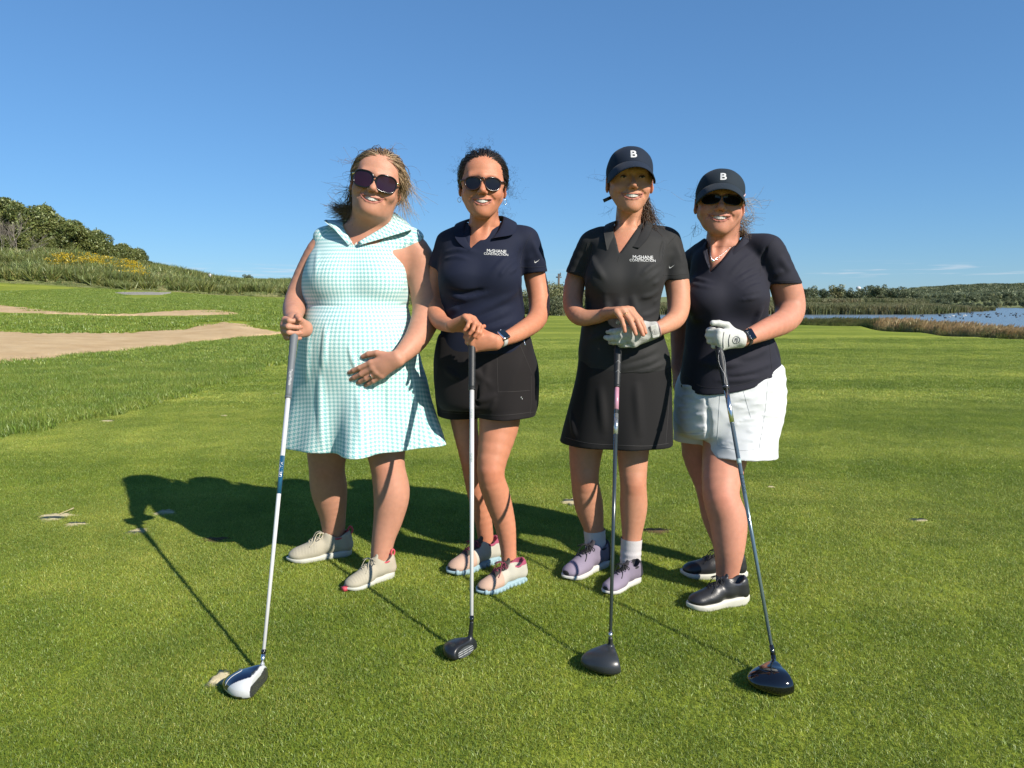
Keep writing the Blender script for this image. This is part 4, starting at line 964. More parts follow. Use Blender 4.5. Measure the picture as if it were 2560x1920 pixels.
def head_skin(fd, h, jaw=1.0, full=0.0, nose=1.0, mouthw=1.0):
    h.E(fd, (0, -.012, .028), (.0735, .092, .083))
    h.E(fd, (0, .034, .043), (.058, .046, .046), .03)
    h.E(fd, (0, .028, -.020), (.0635, .056, .076), .03)
    for q in (-1, 1):
        h.S(fd, (q * .051 * jaw, .006, -.044), (q * .013, .060, -.096), .019 + full * .5, .0165 + full * .3, .03)
        h.E(fd, (q * .041, .058, -.036), (.0225 + full, .0235, .021 + full), .022)
        h.S(fd, (q * .040, .068, .004), (q * .058, .045, .0), .010, .012, .02)
    h.E(fd, (0, .032, -.078), (.040 * jaw + full, .046, .028 + full * .6), .03)
    h.E(fd, (0, .073, -.099), (.020, .016, .0155), .018)
    h.E(fd, (0, .062, -.062), (.036 * mouthw, .0245, .030), .022)
    h.S(fd, (-.040, .073, .0205), (0, .084, .018), .0075, .008, .018); h.S(fd, (.040, .073, .0205), (0, .084, .018), .0075, .008, .018)
    for q in (-1, 1):
        h.E(fd, (q * .0315, .097, .002), (.018, .0165, .0115), .014, 's')
        h.E(fd, (q * .031, .0705, -.001), (.0155, .0140, .0125), .006)
    h.S(fd, (0, .080, .006), (0, .104 * 1, -.026), .0068, .0092, .010); h.E(fd, (0, .1065, -.0315), (.0110 * nose, .0115, .0100 * nose), .007)
    for q in (-1, 1):
        h.E(fd, (q * .0112 * nose, .0945, -.0365), (.0074, .0100, .0072), .006)
        h.E(fd, (q * .0070, .1005, -.0440), (.0036, .0050, .0038), .003, 's')
    # surface depth of the lower face, so the smile is laid on it
    mw = mouthw
    def ff(x, u):
        fs = np.linspace(.03, .125, 200); P = h.pts(np.stack([np.full(200, x), fs, np.full(200, u)], 1)).astype(np.float32)
        d = fd(P); i = np.where(d < 0)[0]; return float(fs[i[-1]]) if len(i) else .08
    UX = [(-.0345, -.0530), (-.027, -.0560), (-.013, -.0578), (0, -.0585), (.013, -.0578), (.027, -.0560), (.0345, -.0530)]
    LX = [(-.0340, -.0548), (-.026, -.0650), (-.013, -.0738), (0, -.0760), (.013, -.0738), (.026, -.0650), (.0340, -.0548)]
    h.UL = [(x * mw, ff(x * mw, u) + .0004 - .0016 * (abs(x) > .03), u) for x, u in UX]; h.LL = [(x * mw, ff(x * mw, u) + .0002 - .0016 * (abs(x) > .03), u) for x, u in LX]
    fold = [(q * x, ff(q * x * 1.0, u) + .0005, u) for q in (-1, 1) for x, u in ((.0205, -.040), (.0300, -.049), (.0385 * mw, -.0585), (.0395 * mw, -.066))]
    for j in (0, 4):
        for i in range(3): h.S(fd, fold[j + i], fold[j + i + 1], (.0020, .0026, .0024)[i], (.0026, .0024, .0010)[i], .008, 's')
    mc = ff(0, -.066)
    for q in (-1, 1):
        m1 = ff(q * .017 * mw, -.0635); m2 = ff(q * .029 * mw, -.0585)
        h.S(fd, (0, mc - .001, -.0672), (q * .019 * mw, m1 - .001, -.0635), .0088, .0080, .003, 's'); h.S(fd, (q * .019 * mw, m1 - .001, -.0635), (q * .0300 * mw, m2 - .001, -.0572), .0080, .0030, .003, 's')
    h.mc = mc; h.m1 = ff(.02 * mw, -.064)
    for L_, rr in ((h.UL, [.0008, .0012, .0015, .0014, .0015, .0012, .0008]), (h.LL, [.0008, .0015, .0024, .0028, .0024, .0015, .0008])):
        for i in range(6): h.S(fd, L_[i], L_[i + 1], rr[i], rr[i + 1], .003)
    # ears
    for q in (-1, 1):
        Rl = rot((1, 0, 0), .18) @ rot((0, 0, 1), q * -.35)
        h.E(fd, (q * .0775, -.008, -.012), (.0065, .0165, .030), .006, 'u', Rl)
        h.E(fd, (q * .0835, -.002, -.008), (.0050, .0085, .0165), .004, 's', Rl)
def lip_dist(h, V, mouthw=1.0):
    L = h.inv(V); best = np.full(len(V), 9.)
    m = (np.abs(L[:, 0]) < .05) & (L[:, 1] > .05) & (L[:, 2] < -.04) & (L[:, 2] > -.1)
    Q = L[m]; bb = best[m]
    for C_, rr_ in ((h.UL, .0017), (h.LL, .0028)):
        C2 = spline(np.array(C_), 30)
        for i in range(29):
            a, b = C2[i], C2[i + 1]; t = np.clip(((Q - a) @ (b - a)) / ((b - a) @ (b - a)), 0, 1)
            bb = np.minimum(bb, np.linalg.norm(Q - a - t[:, None] * (b - a), axis=1) - rr_)
    best[m] = bb; return best
def head_details(h, root, mouthw=1.0, eyes=None):
    b = MB(); n = 12; kq = (h.mc - h.m1) / (.02 * mouthw) ** 2
    # teeth: an arc of separate upper teeth
    for i in range(n):
        x0 = (-.0300 + .060 * i / n) * mouthw; x1 = (-.0300 + .060 * (i + 1) / n) * mouthw; g = .00025
        hh = [.005, .007, .0085, .0095, .0105, .0115, .0115, .0105, .0095, .0085, .007, .005][i]
        V = []
        for x in (x0 + g, x1 - g):
            f = h.mc - .0010 - kq * x * x; ut = -.0575 + 3.4 * x * x
            for u in (ut, ut - hh): V += [(x, f, u), (x, f - .004, u)]
        b.add(h.pts(V), [(0, 2, 6, 4), (1, 5, 7, 3), (0, 4, 5, 1), (2, 3, 7, 6), (0, 1, 3, 2), (4, 6, 7, 5)])
    b.build('teeth', M_TEETH, root, False)
    b = MB(); b.add(h.pts([(-.029 * mouthw, h.mc - .016, -.054), (.029 * mouthw, h.mc - .016, -.054), (.02, h.mc - .011, -.078), (-.02, h.mc - .011, -.078)]), [(0, 1, 2, 3)]); b.build('mouth_inside', M_DARK, root, False)
    if eyes is not None:
        for q in (-1, 1):
            b = MB(); ex = q * .031
            b.ball(h.p(ex, .0800, -.0015), np.array([.0120, .0058, .0030]) * h.s, 14, 8, h.R, (.42, .38, .35))
            b.ball(h.p(ex + .0005, .0842, -.0012), np.array([.0052, .0022, .0034]) * h.s, 12, 6, h.R, eyes)
            b.build('eye', M_EYE, root, True, True)
            b = MB(); b.tube(spline(h.pts([(ex - .0125, .0795, -.0035), (ex - .006, .0862, .0022), (ex + .003, .0868, .0026), (ex + .0125, .0795, -.0030)]), 12), [.0005, .0012, .0014, .0015, .0015, .0015, .0015, .0015, .0015, .0014, .0012, .0006], 6); b.build('eyelashes', M_DARK, root)
M_EYE = mat('eye', (.5, .5, .5), rough=.12, attr='Col')
def brow_strands(h, root, m, w=.85):
    r = np.random.default_rng(2)
    for q in (-1, 1):
        b = MB()
        for i in range(70):
            t = r.uniform(); x = q * (.014 + .030 * t); u = .0205 + .006 * math.sin(t * 2.6) + r.normal(0, .0011); f = .0905 - 4.2 * x * x + .0
            a = h.p(x, f, u); e = h.p(x + q * .006, f - .002, u + .0012 - .003 * t); b.tube([a, e], .0006, 3, False)
        b.build('eyebrow', m, root)

def fit_strands(b, h, ctr, rad, starts, end, n, seed, r0=.0007, curl=0, curlf=40, lift=.002, npt=9, cols=None, spread=.25):
    """hair strands that hug an ellipsoid from the hairline to a gathering point; all in head units"""
    r = np.random.default_rng(seed); ctr = np.array(ctr, float); rad = np.array(rad, float); S_ = np.array(starts, float)
    t = r.uniform(0, len(S_) - 1.001, n); k = t.astype(int); f = (t - k)[:, None]; sp = S_[k] * (1 - f) + S_[k + 1] * f + r.normal(0, .0022, (n, 3))
    un = lambda v: v / np.linalg.norm(v, axis=-1, keepdims=True)
    d0 = un((sp - ctr) / rad); d1 = un((np.array(end) + r.normal(0, spread * .05, (n, 3)) - ctr) / rad); om = np.arccos(np.clip((d0 * d1).sum(1), -1, 1))[:, None, None]
    L = r.uniform(.35, 1.0, n); st = r.uniform(0, .55, n) ** 1.5; j = np.linspace(0, 1, npt)[None, :]
    a = (st[:, None] + (np.minimum(1, st + L) - st)[:, None] * j)[:, :, None]; li = np.abs(r.normal(0, lift, n))[:, None, None]
    d = (np.sin((1 - a) * om) * d0[:, None] + np.sin(a * om) * d1[:, None]) / np.maximum(np.sin(om), .05)
    P = ctr + un(d) * rad * (1 + li / .09 * np.sin(np.pi * j)[:, :, None] + .006)
    if curl: P = P + curl * np.sin(curlf * a * np.array([1, 1.1, .93]) + r.uniform(0, 6.28, (n, 1, 3)))
    C = np.array(cols)[r.integers(0, len(cols), n)] * r.uniform(.75, 1.25, (n, 1))
    keep = ~((np.abs(P[:, :, 0]) < .056) & (P[:, :, 1] > .045) & (P[:, :, 2] < .066)).any(1); P = P[keep]; C = C[keep]; n = len(P)
    b.strands(h.pts(P.reshape(-1, 3)).reshape(n, npt, 3), np.linspace(r0, r0 * .5, npt) * h.s, C)
def free_strands(b, h, base, dirs, n, length, seed, r0=.00045, wig=.006, cols=None, npt=10, jit=.006, curlr=0, turns=3, sag=0.0, dn=.3):
    r = np.random.default_rng(seed); B = np.array(base, float); D = np.array(dirs, float); k = r.integers(0, len(B), n)
    un = lambda v: v / np.linalg.norm(v, axis=-1, keepdims=True)
    p = B[k] + r.normal(0, jit, (n, 3)); d = un(un(D[k % len(D)]) + r.normal(0, dn, (n, 3))); L = length * r.uniform(.5, 1.2, n)
    t = np.linspace(0, 1, npt)[None, :, None]; u = un(np.cross(d, r.normal(size=(n, 3)))); v = np.cross(d, u); ph = r.uniform(0, 6.28, (n, 1, 3))
    P = p[:, None] + d[:, None] * (L[:, None, None] * t) + r.normal(0, .35, (n, 1, 3)) * (L[:, None, None] * t * t) * .5 + r.normal(0, wig, (n, 1, 3)) * np.sin(t * 5 + ph) * t - np.array([0, 0, sag]) * t * t
    if curlr: P = P + curlr * (u[:, None] * np.cos(turns * 6.28 * t + ph[:, :, :1]) + v[:, None] * np.sin(turns * 6.28 * t + ph[:, :, :1])) * np.minimum(1, t * 3)
    C = np.array(cols)[r.integers(0, len(cols), n)] * r.uniform(.75, 1.25, (n, 1))
    keep = ~((np.abs(P[:, :, 0]) < .056) & (P[:, :, 1] > .045) & (P[:, :, 2] < .066)).any(1); P = P[keep]; C = C[keep]; n = len(P)
    b.strands(h.pts(P.reshape(-1, 3)).reshape(n, npt, 3), np.linspace(r0, r0 * .5, npt) * h.s, C)

def glasses(h, root, name, lens, frame_m, lens_m, ft=.0021, bridge_u=.006, hinge=None, f0=.100, wrap=6.0, drop_top=0, label=None):
    """lens: dict cx, cu, hw, hh, p ; outline superellipse bent round the face"""
    o = bpy.data.objects.new('sunglasses', None); COL.objects.link(o); o.parent = root; o.matrix_parent_inverse = parent_inv(root)
    o.location = tuple(h.p(0, .1, 0)); par = o
    if label: o['label'] = label
    bpy.context.view_layer.update()
    def surf(x, u): return (x, f0 - wrap * x * x, u)
    outl = []
    for q in (-1, 1):
        A = []
        for i in range(40):
            a = 2 * math.pi * i / 40; c_, s_ = math.cos(a), math.sin(a); e = 2 / lens['p']
            x = math.copysign(abs(c_) ** e, c_) * lens['hw']; u = math.copysign(abs(s_) ** e, s_) * lens['hh']
            if u > 0: u = u * lens.get('top', 1) ; x = x * (1 + lens.get('flare', 0) * u / lens['hh'])
            else: x = x * (1 - lens.get('taper', 0) * -u / lens['hh'])
            u += lens.get('tilt', 0) * x
            A.append(surf(q * (lens['cx'] + x), lens['cu'] + u))
        outl.append(A)
        ctr = np.mean(A, 0); ctr[1] += .0015
        V = [ctr] + A; Fc = [(0, 1 + i, 1 + (i + 1) % 40) for i in range(40)]
        b = MB(); b.add(h.pts(V), Fc); b.build('lens', lens_m, o)
    b = MB()
    for A in outl:
        P = h.pts(A + [A[0], A[1]]); b.tube(P, ft * h.s, 8, False)
        # a second ring behind gives the rim its depth
        P2 = h.pts([(x, f - .0022, u) for x, f, u in A] + [(A[0][0], A[0][1] - .0022, A[0][2])]); b.tube(P2, ft * h.s * .9, 8, False)
    xi = lens['cx'] - lens['hw'] * .96
    b.tube(h.pts([surf(-xi, bridge_u), (0, f0 + .002, bridge_u + .003), surf(xi, bridge_u)]), ft * h.s * 1.15, 8)
    b.build('frame', frame_m, o)
    for q in (-1, 1):
        b = MB(); xo = q * (lens['cx'] + lens['hw'] * .98); a = surf(xo, lens['cu'] + lens['hh'] * .45)
        b.tube(h.pts([a, (q * .0745, .058, a[2] + .001), (q * .0790, .0, a[2] - .002), (q * .077, -.022, a[2] - .016)]), np.array([ft * 1.2, ft, ft * .9, ft * .7]) * h.s, 7)
        if hinge is not None:
            pass
        t = b.build('temple', frame_m, o)
        if hinge is not None:
            b = MB(); b.tube(h.pts([(a[0] + q * .001, a[1] + .001, a[2]), (q * .0735, .062, a[2] + .001)]), ft * 1.5 * h.s, 6); b.build('hinge', hinge, o)
    return o

def ball_cap(h, root, brim_m, crown_m, label, tilt=.5, size=1.0, clip=False):
    o = bpy.data.objects.new('cap', None); COL.objects.link(o); o.parent = root; o.matrix_parent_inverse = parent_inv(root); o.location = tuple(h.p(0, 0, .08)); o['label'] = label
    bpy.context.view_layer.update()
    C0 = np.array([0, -.010, .033]); R0 = np.array([.0815, .1020, .0850]) * size
    NT, NP = 72, 22
    def rim_u(f): return .004 + tilt * f if f > -.02 else .004 - .02 * tilt + .12 * (f + .02)
    V, Fc = [], []
    for j in range(NP + 1):
        for i in range(NT):
            a = 2 * math.pi * i / NT; s_, c_ = math.sin(a), math.cos(a)   # c_ forward
            # rim point on the ellipsoid for this bearing
            f = C0[1] + R0[1] * c_ * .985; u0 = rim_u(f); ph0 = math.asin(np.clip((u0 - C0[2]) / R0[2], -.9, .9))
            ph = ph0 + (math.pi / 2 - ph0) * (j / NP)
            seam = 1 - .010 * math.exp(-(((a * 3 / math.pi) % 1 - .0) ** 2) * 90) - .010 * math.exp(-(((a * 3 / math.pi) % 1 - 1.0) ** 2) * 90)
            dent = 1 + .010 * math.sin(a * 5 + 1.3) * math.sin(ph * 4) + .008 * math.sin(a * 3 + ph * 7)
            k = seam * dent
            r_xy = max(math.cos(ph), 0) ** .82
            V.append((C0[0] + R0[0] * r_xy * s_ * k, C0[1] + R0[1] * r_xy * c_ * k, C0[2] + R0[2] * math.sin(ph) * (1 if ph > 0 else 1) * (.97 + .03 * k)))
    for j in range(NP):
        for i in range(NT): Fc.append((j * NT + i, j * NT + (i + 1) % NT, (j + 1) * NT + (i + 1) % NT, (j + 1) * NT + i))
    b = MB(); b.add(h.pts(V), Fc)
    rim = [V[i] for i in range(NT)] + [V[0]]
    crown_o = b.build('crown', crown_m, o)
    md = crown_o.modifiers.new('s', 'SOLIDIFY'); md.thickness = .002
    b = MB(); b.tube(h.pts([(x * 1.004, f * 1.004, u + .001) for x, f, u in rim]), .0014, 6, False); b.ball(h.p(0, C0[1], C0[2] + R0[2] * .985), np.array([.007, .007, .003]) * h.s, 10, 5, h.R); b.build('hem_band', crown_m, o)
    NA, NB = 41, 10; V = []
    for j in range(NB + 1):
        for i in range(NA):
            a = (-1 + 2 * i / (NA - 1)); an = a * math.radians(70)
            ax = C0[0] + R0[0] * math.sin(an) * 1.0; af = C0[1] + R0[1] * math.cos(an) * .99
            # the crown overhangs its rim a little
            u = rim_u(af) + .001
            ph0 = math.asin(np.clip((u - C0[2]) / R0[2], -.9, .9)); ax *= max(math.cos(ph0), .1) ** .82; af = C0[1] + (af - C0[1]) * max(math.cos(ph0), .1) ** .82
            L = .072 * math.sqrt(max(0, 1 - abs(a) ** 3.2)) + .004; t = j / NB
            V.append((ax * (1 + .06 * t), af + L * t, u - .30 * L * t - .14 * L * t * t - .026 * t * abs(a) ** 2.2))
    b = MB(); Fc = [(j * NA + i, j * NA + i + 1, (j + 1) * NA + i + 1, (j + 1) * NA + i) for j in range(NB) for i in range(NA - 1)]
    b.add(h.pts(V), Fc); br = b.build('brim', brim_m, o); md = br.modifiers.new('s', 'SOLIDIFY'); md.thickness = .0032; md.offset = 0
    b = MB()
    for t in (NB,): b.tube(h.pts(V[t * NA:(t + 1) * NA]), .0019, 6)
    b.tube(h.pts([(x, f, u + .0012) for x, f, u in V[NA * 0:NA]]), .0012, 5); b.build('brim_edge', crown_m, o)
    bv = BVHTree.FromPolygons([tuple(v) for v in h.pts([tuple(p) for p in np.array(rimless(C0, R0, NT, NP, rim_u))])], rim_faces(NT, NP))
    lt = text_mesh('B', .040 * h.s, True)
    place_text(lt, h.p(-.0005, .16, .0935), h.R[:, 0], h.R[:, 2], bv, -h.R[:, 1] * 1.0 + h.R[:, 2] * -.25, .0022, 'logo', M_WHITE, o, thick=.0022, back=.0)
    if clip:
        b = MB(); b.box(h.p(.0725, .058, .016), np.array([.0012, .012, .004]) * h.s, h.R @ rot((1, 0, 0), -.7) @ rot((0, 0, 1), .4)); b.build('hat_clip', mat('pink_clip', (.75, .55, .6), rough=.3), o)
    return o
def rimless(C0, R0, NT, NP, rim_u):
    V = []
    for j in range(NP + 1):
        for i in range(NT):
            a = 2 * math.pi * i / NT; s_, c_ = math.sin(a), math.cos(a); f = C0[1] + R0[1] * c_ * .985
            ph0 = math.asin(np.clip((rim_u(f) - C0[2]) / R0[2], -.9, .9)); ph = ph0 + (math.pi / 2 - ph0) * (j / NP); q = max(math.cos(ph), 0) ** .82
            V.append((C0[0] + R0[0] * q * s_, C0[1] + R0[1] * q * c_, C0[2] + R0[2] * math.sin(ph)))
    return V
def rim_faces(NT, NP): return [(j * NT + i, j * NT + (i + 1) % NT, (j + 1) * NT + (i + 1) % NT, (j + 1) * NT + i) for j in range(NP) for i in range(NT)]

_tc = {}
def text_mesh(body, size, bold=False, space=1.0, shear=0.0):
    cu = bpy.data.curves.new('lettering', 'FONT'); cu.body = body; cu.size = size; cu.align_x = 'CENTER'; cu.align_y = 'CENTER'; cu.space_character = space; cu.shear = shear
    if bold: cu.offset = size * (.022 if len(body) < 3 else .0)
    cu.resolution_u = 4
    o = bpy.data.objects.new('lettering', cu); COL.objects.link(o)
    dg = bpy.context.evaluated_depsgraph_get(); dg.update(); me = bpy.data.meshes.new_from_object(o.evaluated_get(dg))
    V = np.array([v.co[:] for v in me.vertices]); Fc = [tuple(p.vertices) for p in me.polygons]
    bpy.data.objects.remove(o); bpy.data.curves.remove(cu); bpy.data.meshes.remove(me)
    return V, Fc
def place_text(tm, org, right, up, bvh, direction, off, name, material, parent, thick=.0008, back=.3, refine=None):
    """wraps flat lettering on to a surface by casting each vertex along direction"""
    V, Fc = tm; org = np.asarray(org, float); right = nrm(right); up = nrm(up); d = Vector(tuple(nrm(direction))); out = []; nn = []
    for v in V:
        p = org + right * v[0] + up * v[1]; st = Vector(tuple(p)) - d * back
        loc, nor, i, ds = bvh.ray_cast(st, d)
        if loc is None: loc = Vector(tuple(p)); nor = -d
        if nor.dot(d) > 0: nor = -nor
        out.append(np.array(loc + nor * off)); nn.append(np.array(nor))
    out = np.array(out); nn = np.array(nn); n = len(out)
    V2 = np.concatenate([out, out - nn * thick * 1.2]); F2 = list(Fc) + [tuple(i + n for i in reversed(f)) for f in Fc]
    from collections import Counter
    ec = Counter()
    for f in Fc:
        for i in range(len(f)): ec[frozenset((f[i], f[(i + 1) % len(f)]))] += 1
    for e, c in ec.items():
        if c == 1: a, b_ = tuple(e); F2.append((a, b_, b_ + n, a + n))
    return mesh_np(name, V2, F2, material, parent, False)
def bvh_of(V, Q): return BVHTree.FromPolygons([tuple(map(float, v)) for v in V], [tuple(map(int, q)) for q in Q])

FL = [(.040, .024, .019), (.044, .028, .020), (.041, .026, .0195), (.032, .020, .017)]
def stitch(root, bv, pts, m, r=.0011, name='seam', n=24, lift=.0):
    """a sewn line: picture points cast on to the cloth"""
    C = spline([(x, y, 0) for x, y in pts], n); P = []; o = Vector((0, 0, H))
    for x, y, _ in C:
        d = Vector(tuple(W(x, y, 3.0))) - o; loc, nor, i, ds = bv.ray_cast(o, d.normalized())
        if loc is not None: P.append(np.array(loc) - np.array(d.normalized()) * lift)
    if len(P) < 4: return None
    b = MB(); b.tube(P, r, 5, False); return b.build(name, m, root)
def snap(fd, px, py, y0=2.1, y1=3.4):
    Y = np.linspace(y0, y1, 260); P = np.stack([W(px, py, y) for y in (y0, y1)]); P = P[0] + (P[1] - P[0]) * np.linspace(0, 1, 260)[:, None]
    d = fd(P.astype(np.float32)); i = np.where(d < 0)[0]
    return P[i[0]] if len(i) else None
def hand(fd, wrist, d, th, curl, thumb, s=1.0, grow=0.0, spread=(.0, .0, .0, .0), wr=.019, palm_flat=True, stretch=(1, 1, 1, 1)):
    """d: wrist to knuckles; th: across the palm toward the thumb. Returns frame and finger joints."""
    w = np.asarray(wrist, float); d = nrm(d); th = np.asarray(th, float); th = nrm(th - d * (th @ d)); n = None
    # back of the hand normal is chosen by the caller through 'curl' sign: n = nb
    nb = thumb['n']; nb = np.asarray(nb, float); nb = nrm(nb - d * (nb @ d) - th * (nb @ th))
    off = [.029, .0095, -.010, -.028]; fw = [.088, .091, .086, .077]; J = []
    for i in range(4):
        kn = w + (d * fw[i] + th * off[i] + nb * (.002 if i in (1, 2) else -.001)) * s
        b0 = w + (th * off[i] * .45) * s
        fd.seg(b0, kn, (.0135 + grow) * s, (.0108 + grow) * s, .016)
        a = 0; p = kn; js = [kn]; rr = [.0104, .0092, .0083, .0070] if i < 3 else [.0090, .0080, .0072, .0062]
        for k_ in range(3):
            a += curl[i][k_]; sd = spread[i]
            dirn = nrm((math.cos(a) * d - math.sin(a) * nb) + th * sd * (1 if k_ == 0 else .4))
            q = p + dirn * FL[i][k_] * s * stretch[i]; fd.seg(p, q, (rr[k_] + grow) * s, (rr[k_ + 1] + grow) * s, .0035 if k_ else .008); p = q; js.append(q)
        J.append(js)
    fd.seg(w, w + d * .055 * s - nb * .004 * s, (.017 + grow) * s, (.020 + grow) * s, .018, (nb, .75))
    # thumb from the side of the palm near its base
    tb = w + (d * .022 + th * .020 - nb * .006) * s; p = tb; js = [tb]; rr = [.0145, .0112, .0100, .0080]
    for k_, L in enumerate((.044, .032, .024)):
        v = thumb['d'][k_]; dirn = nrm(d * v[0] + th * v[1] + nb * v[2]); q = p + dirn * L * s
        fd.seg(p, q, (rr[k_] + grow) * s, (rr[k_ + 1] + grow) * s, .014 if k_ == 0 else .004); p = q; js.append(q)
    J.append(js)
    return nb, J
def ring(root, J, f, t, r, m, name='ring', gem=False):
    a, b_ = np.array(J[f][t]), np.array(J[f][t + 1]); c = a * .55 + b_ * .45; ax = nrm(b_ - a); u = nrm(np.cross(ax, (0, 0, 1.))); v = np.cross(ax, u)
    b = MB(); P = [c + r * (u * math.cos(q) + v * math.sin(q)) for q in np.linspace(0, 6.2832, 20)]; b.tube(P, .0011, 6, False)
    if gem:
        o = nrm(np.array([0, -1., .3]) - ax * (np.array([0, -1., .3]) @ ax)); b.ball(c + o * (r + .001), .0022, 8, 5)
    b.build(name, m, root)

def shoe(root, heel_px, toe_px, sc_=1.0, mats=None, lace=(.8, .7, .6), z=-0.002, style='runner', label=None, sole_h=.030, width=1.0, opening=None, colour=None, laces_m=None, loop=None, lobes=False, pitch=0.0):
    """heel_px, toe_px: picture points of the sole's back and front on the grass"""
    A = G(*heel_px, z)[:3]; B = G(*toe_px, z)[:3]; A = np.array(A); B = np.array(B); f = nrm(B - A); L = np.linalg.norm(B - A)
    r = nrm(np.cross(f, (0, 0, 1.))); up = np.array([0, 0, 1.]); M = np.stack([f, r, up], 1)
    def P(x, y, zz): return A + M @ np.array([x * L, y * width, zz])
    o = bpy.data.objects.new('shoe', None); COL.objects.link(o); o.parent = root; o.matrix_parent_inverse = parent_inv(root); o.location = tuple((A + B) / 2)
    if label: o['label'] = label
    bpy.context.view_layer.update()
    s = L / .27
    # sole: footprint outline swept upward
    NX = 60; t = np.linspace(0, 1, NX)
    hw = np.interp(t, [0, .03, .10, .25, .42, .62, .78, .9, .97, 1], [.004, .020, .031, .033, .031, .041, .044, .034, .018, .003]) * s
    off = np.interp(t, [0, .3, .6, .8, 1], [0, .001, -.003, -.003, .001]) * s
    k = np.ones(5) / 5; hw[2:-2] = np.convolve(hw, k, 'valid')
    spring = np.interp(t, [0, .06, .25, .7, .88, 1], [.010, .002, 0, 0, .006, .018]) * s
    top = np.interp(t, [0, .2, .5, .8, 1], [sole_h * 1.15, sole_h * 1.05, sole_h * .85, sole_h * .72, sole_h * .85]) * s
    if style == 'flare': top *= 1.1
    V = []
    prof = [(0, .88), (.25, 1.0), (.7, 1.04), (1.0, .99)]
    for i in range(NX):
        ring_ = []
        for (v, ww) in prof: ring_.append((t[i], off[i] + hw[i] * ww, spring[i] + (top[i] - spring[i]) * v))
        for (v, ww) in reversed(prof): ring_.append((t[i], off[i] - hw[i] * ww, spring[i] + (top[i] - spring[i]) * v))
        if style == 'flare' and t[i] < .12: ring_ = [(q[0] - .045 * (1 - t[i] / .12) * (1 if j in (1, 2, 5, 6) else .3), q[1], q[2]) for j, q in enumerate(ring_)]
        V.append([P(*q) for q in ring_])
    m = len(V[0]); V = np.array(V).reshape(-1, 3); Fc = []
    for i in range(NX - 1):
        for j in range(m): Fc.append((i * m + j, i * m + (j + 1) % m, (i + 1) * m + (j + 1) % m, (i + 1) * m + j))
    Fc += [tuple(range(m - 1, -1, -1)), tuple((NX - 1) * m + j for j in range(m))]
    b = MB(); b.add(V, Fc)
    if lobes:
        for q in (-1, 1):
            for i in range(11):
                tt = .05 + .085 * i; h_ = np.interp(tt, t, hw); b.ball(P(tt, q * h_ * .97 + np.interp(tt, t, off), .011 * s + np.interp(tt, t, spring)), np.array([.0095, .008, .0115]) * s, 10, 6, M)
    b.build('sole', mats['sole'], o)
    # upper sculpted as one field
    fd = Field(); pp = lambda x, y, zz: P(x, y * s, zz * s)
    kk = .018 * s; zt = sole_h
    fd.seg(pp(.10, 0, zt + .022), pp(.30, 0, zt + .030), .030 * s, .030 * s, kk); fd.seg(pp(.30, 0, zt + .030), pp(.55, -.002, zt + .028), .032 * s, .031 * s, kk, (up, 1.15))
    fd.seg(pp(.55, -.002, zt + .022), pp(.80, -.003, zt + .006), .034 * s, .028 * s, kk, (up, .95)); fd.ell(pp(.80, -.003, zt + .004), (.046 * s, .040 * s * width, .024 * s), M, kk); fd.ell(pp(.63, -.003, zt + .010), (.05 * s, .0405 * s * width, .030 * s), M, kk)
    fd.seg(pp(.10, 0, zt + .02), pp(.12, 0, zt + .062), .030 * s, .027 * s, kk); fd.seg(pp(.34, 0, zt + .03), pp(.33, 0, zt + .068), .030 * s, .024 * s, kk)
    fd.seg(pp(.12, 0, zt + .055), pp(.33, 0, zt + .060), .028 * s, .026 * s, kk)
    fd.cut(pp(.5, 0, zt - .012), -up); c_ = opening or (.225, zt + .085)
    fd.ell(pp(c_[0], 0, c_[1]), (.047 * s, .0285 * s, .045 * s), M, .006, 's')
    # tongue
    fd.seg(pp(.43, -.001, zt + .056), pp(.345, 0, zt + .088), .013 * s, .011 * s, .006, (nrm(f), .5))
    Vv, Qq = fd.mesh(.0032, pad=.01, tn=12); Vv = relax(Vv, Qq, 2)
    loc = (Vv - A) @ M; X = loc[:, 0] / L; Yl = loc[:, 1] / (s * width); Zl = loc[:, 2] / s - zt
    upper = mesh_np('upper', Vv, Qq, mats['upper'], o, col=colour(X, Yl, Zl)); bv = bvh_of(Vv, Qq)
    # collar padding
    b = MB(); cr = []
    for a in np.linspace(0, 6.2832, 26):
        x = .225 + .172 * math.cos(a); y = .0290 * math.sin(a); zz = zt + .070 + .012 * math.cos(a) ** 2 * (1 if math.cos(a) < 0 else .6) - .012 * abs(math.sin(a)); cr.append(pp(x, y, zz))
    b.tube(cr, .0045 * s, 7, False); b.build('collar_padding', mats.get('collar', mats['upper']), o, color=False) if 'collar' in mats else b.build('collar_padding', mats['lining'], o)
    # laces
    lm = laces_m; b = MB()
    def onsurf(x, y, lift=.003):
        q = Vector(tuple(pp(x, y, zt + .16))); loc_, nor, i, ds = bv.ray_cast(q, Vector((0, 0, -1)))
        if loc_ is None: return pp(x, y, zt + .06)
        return np.array(loc_) + np.array([0, 0, lift * s])
    xs = [.66, .61, .56, .51, .465]
    for i, x in enumerate(xs):
        w_ = .013 + .001 * i
        b.tube(spline([onsurf(x, -w_, .001), onsurf(x - .010, 0, .0035), onsurf(x - .015, w_, .001)], 7), .0019 * s, 5)
        if i < 4: b.tube(spline([onsurf(x, w_, .001), onsurf(x - .03, 0, .0045), onsurf(x - .045, -w_, .001)], 7), .0019 * s, 5)
    kn = onsurf(.44, 0, .006)
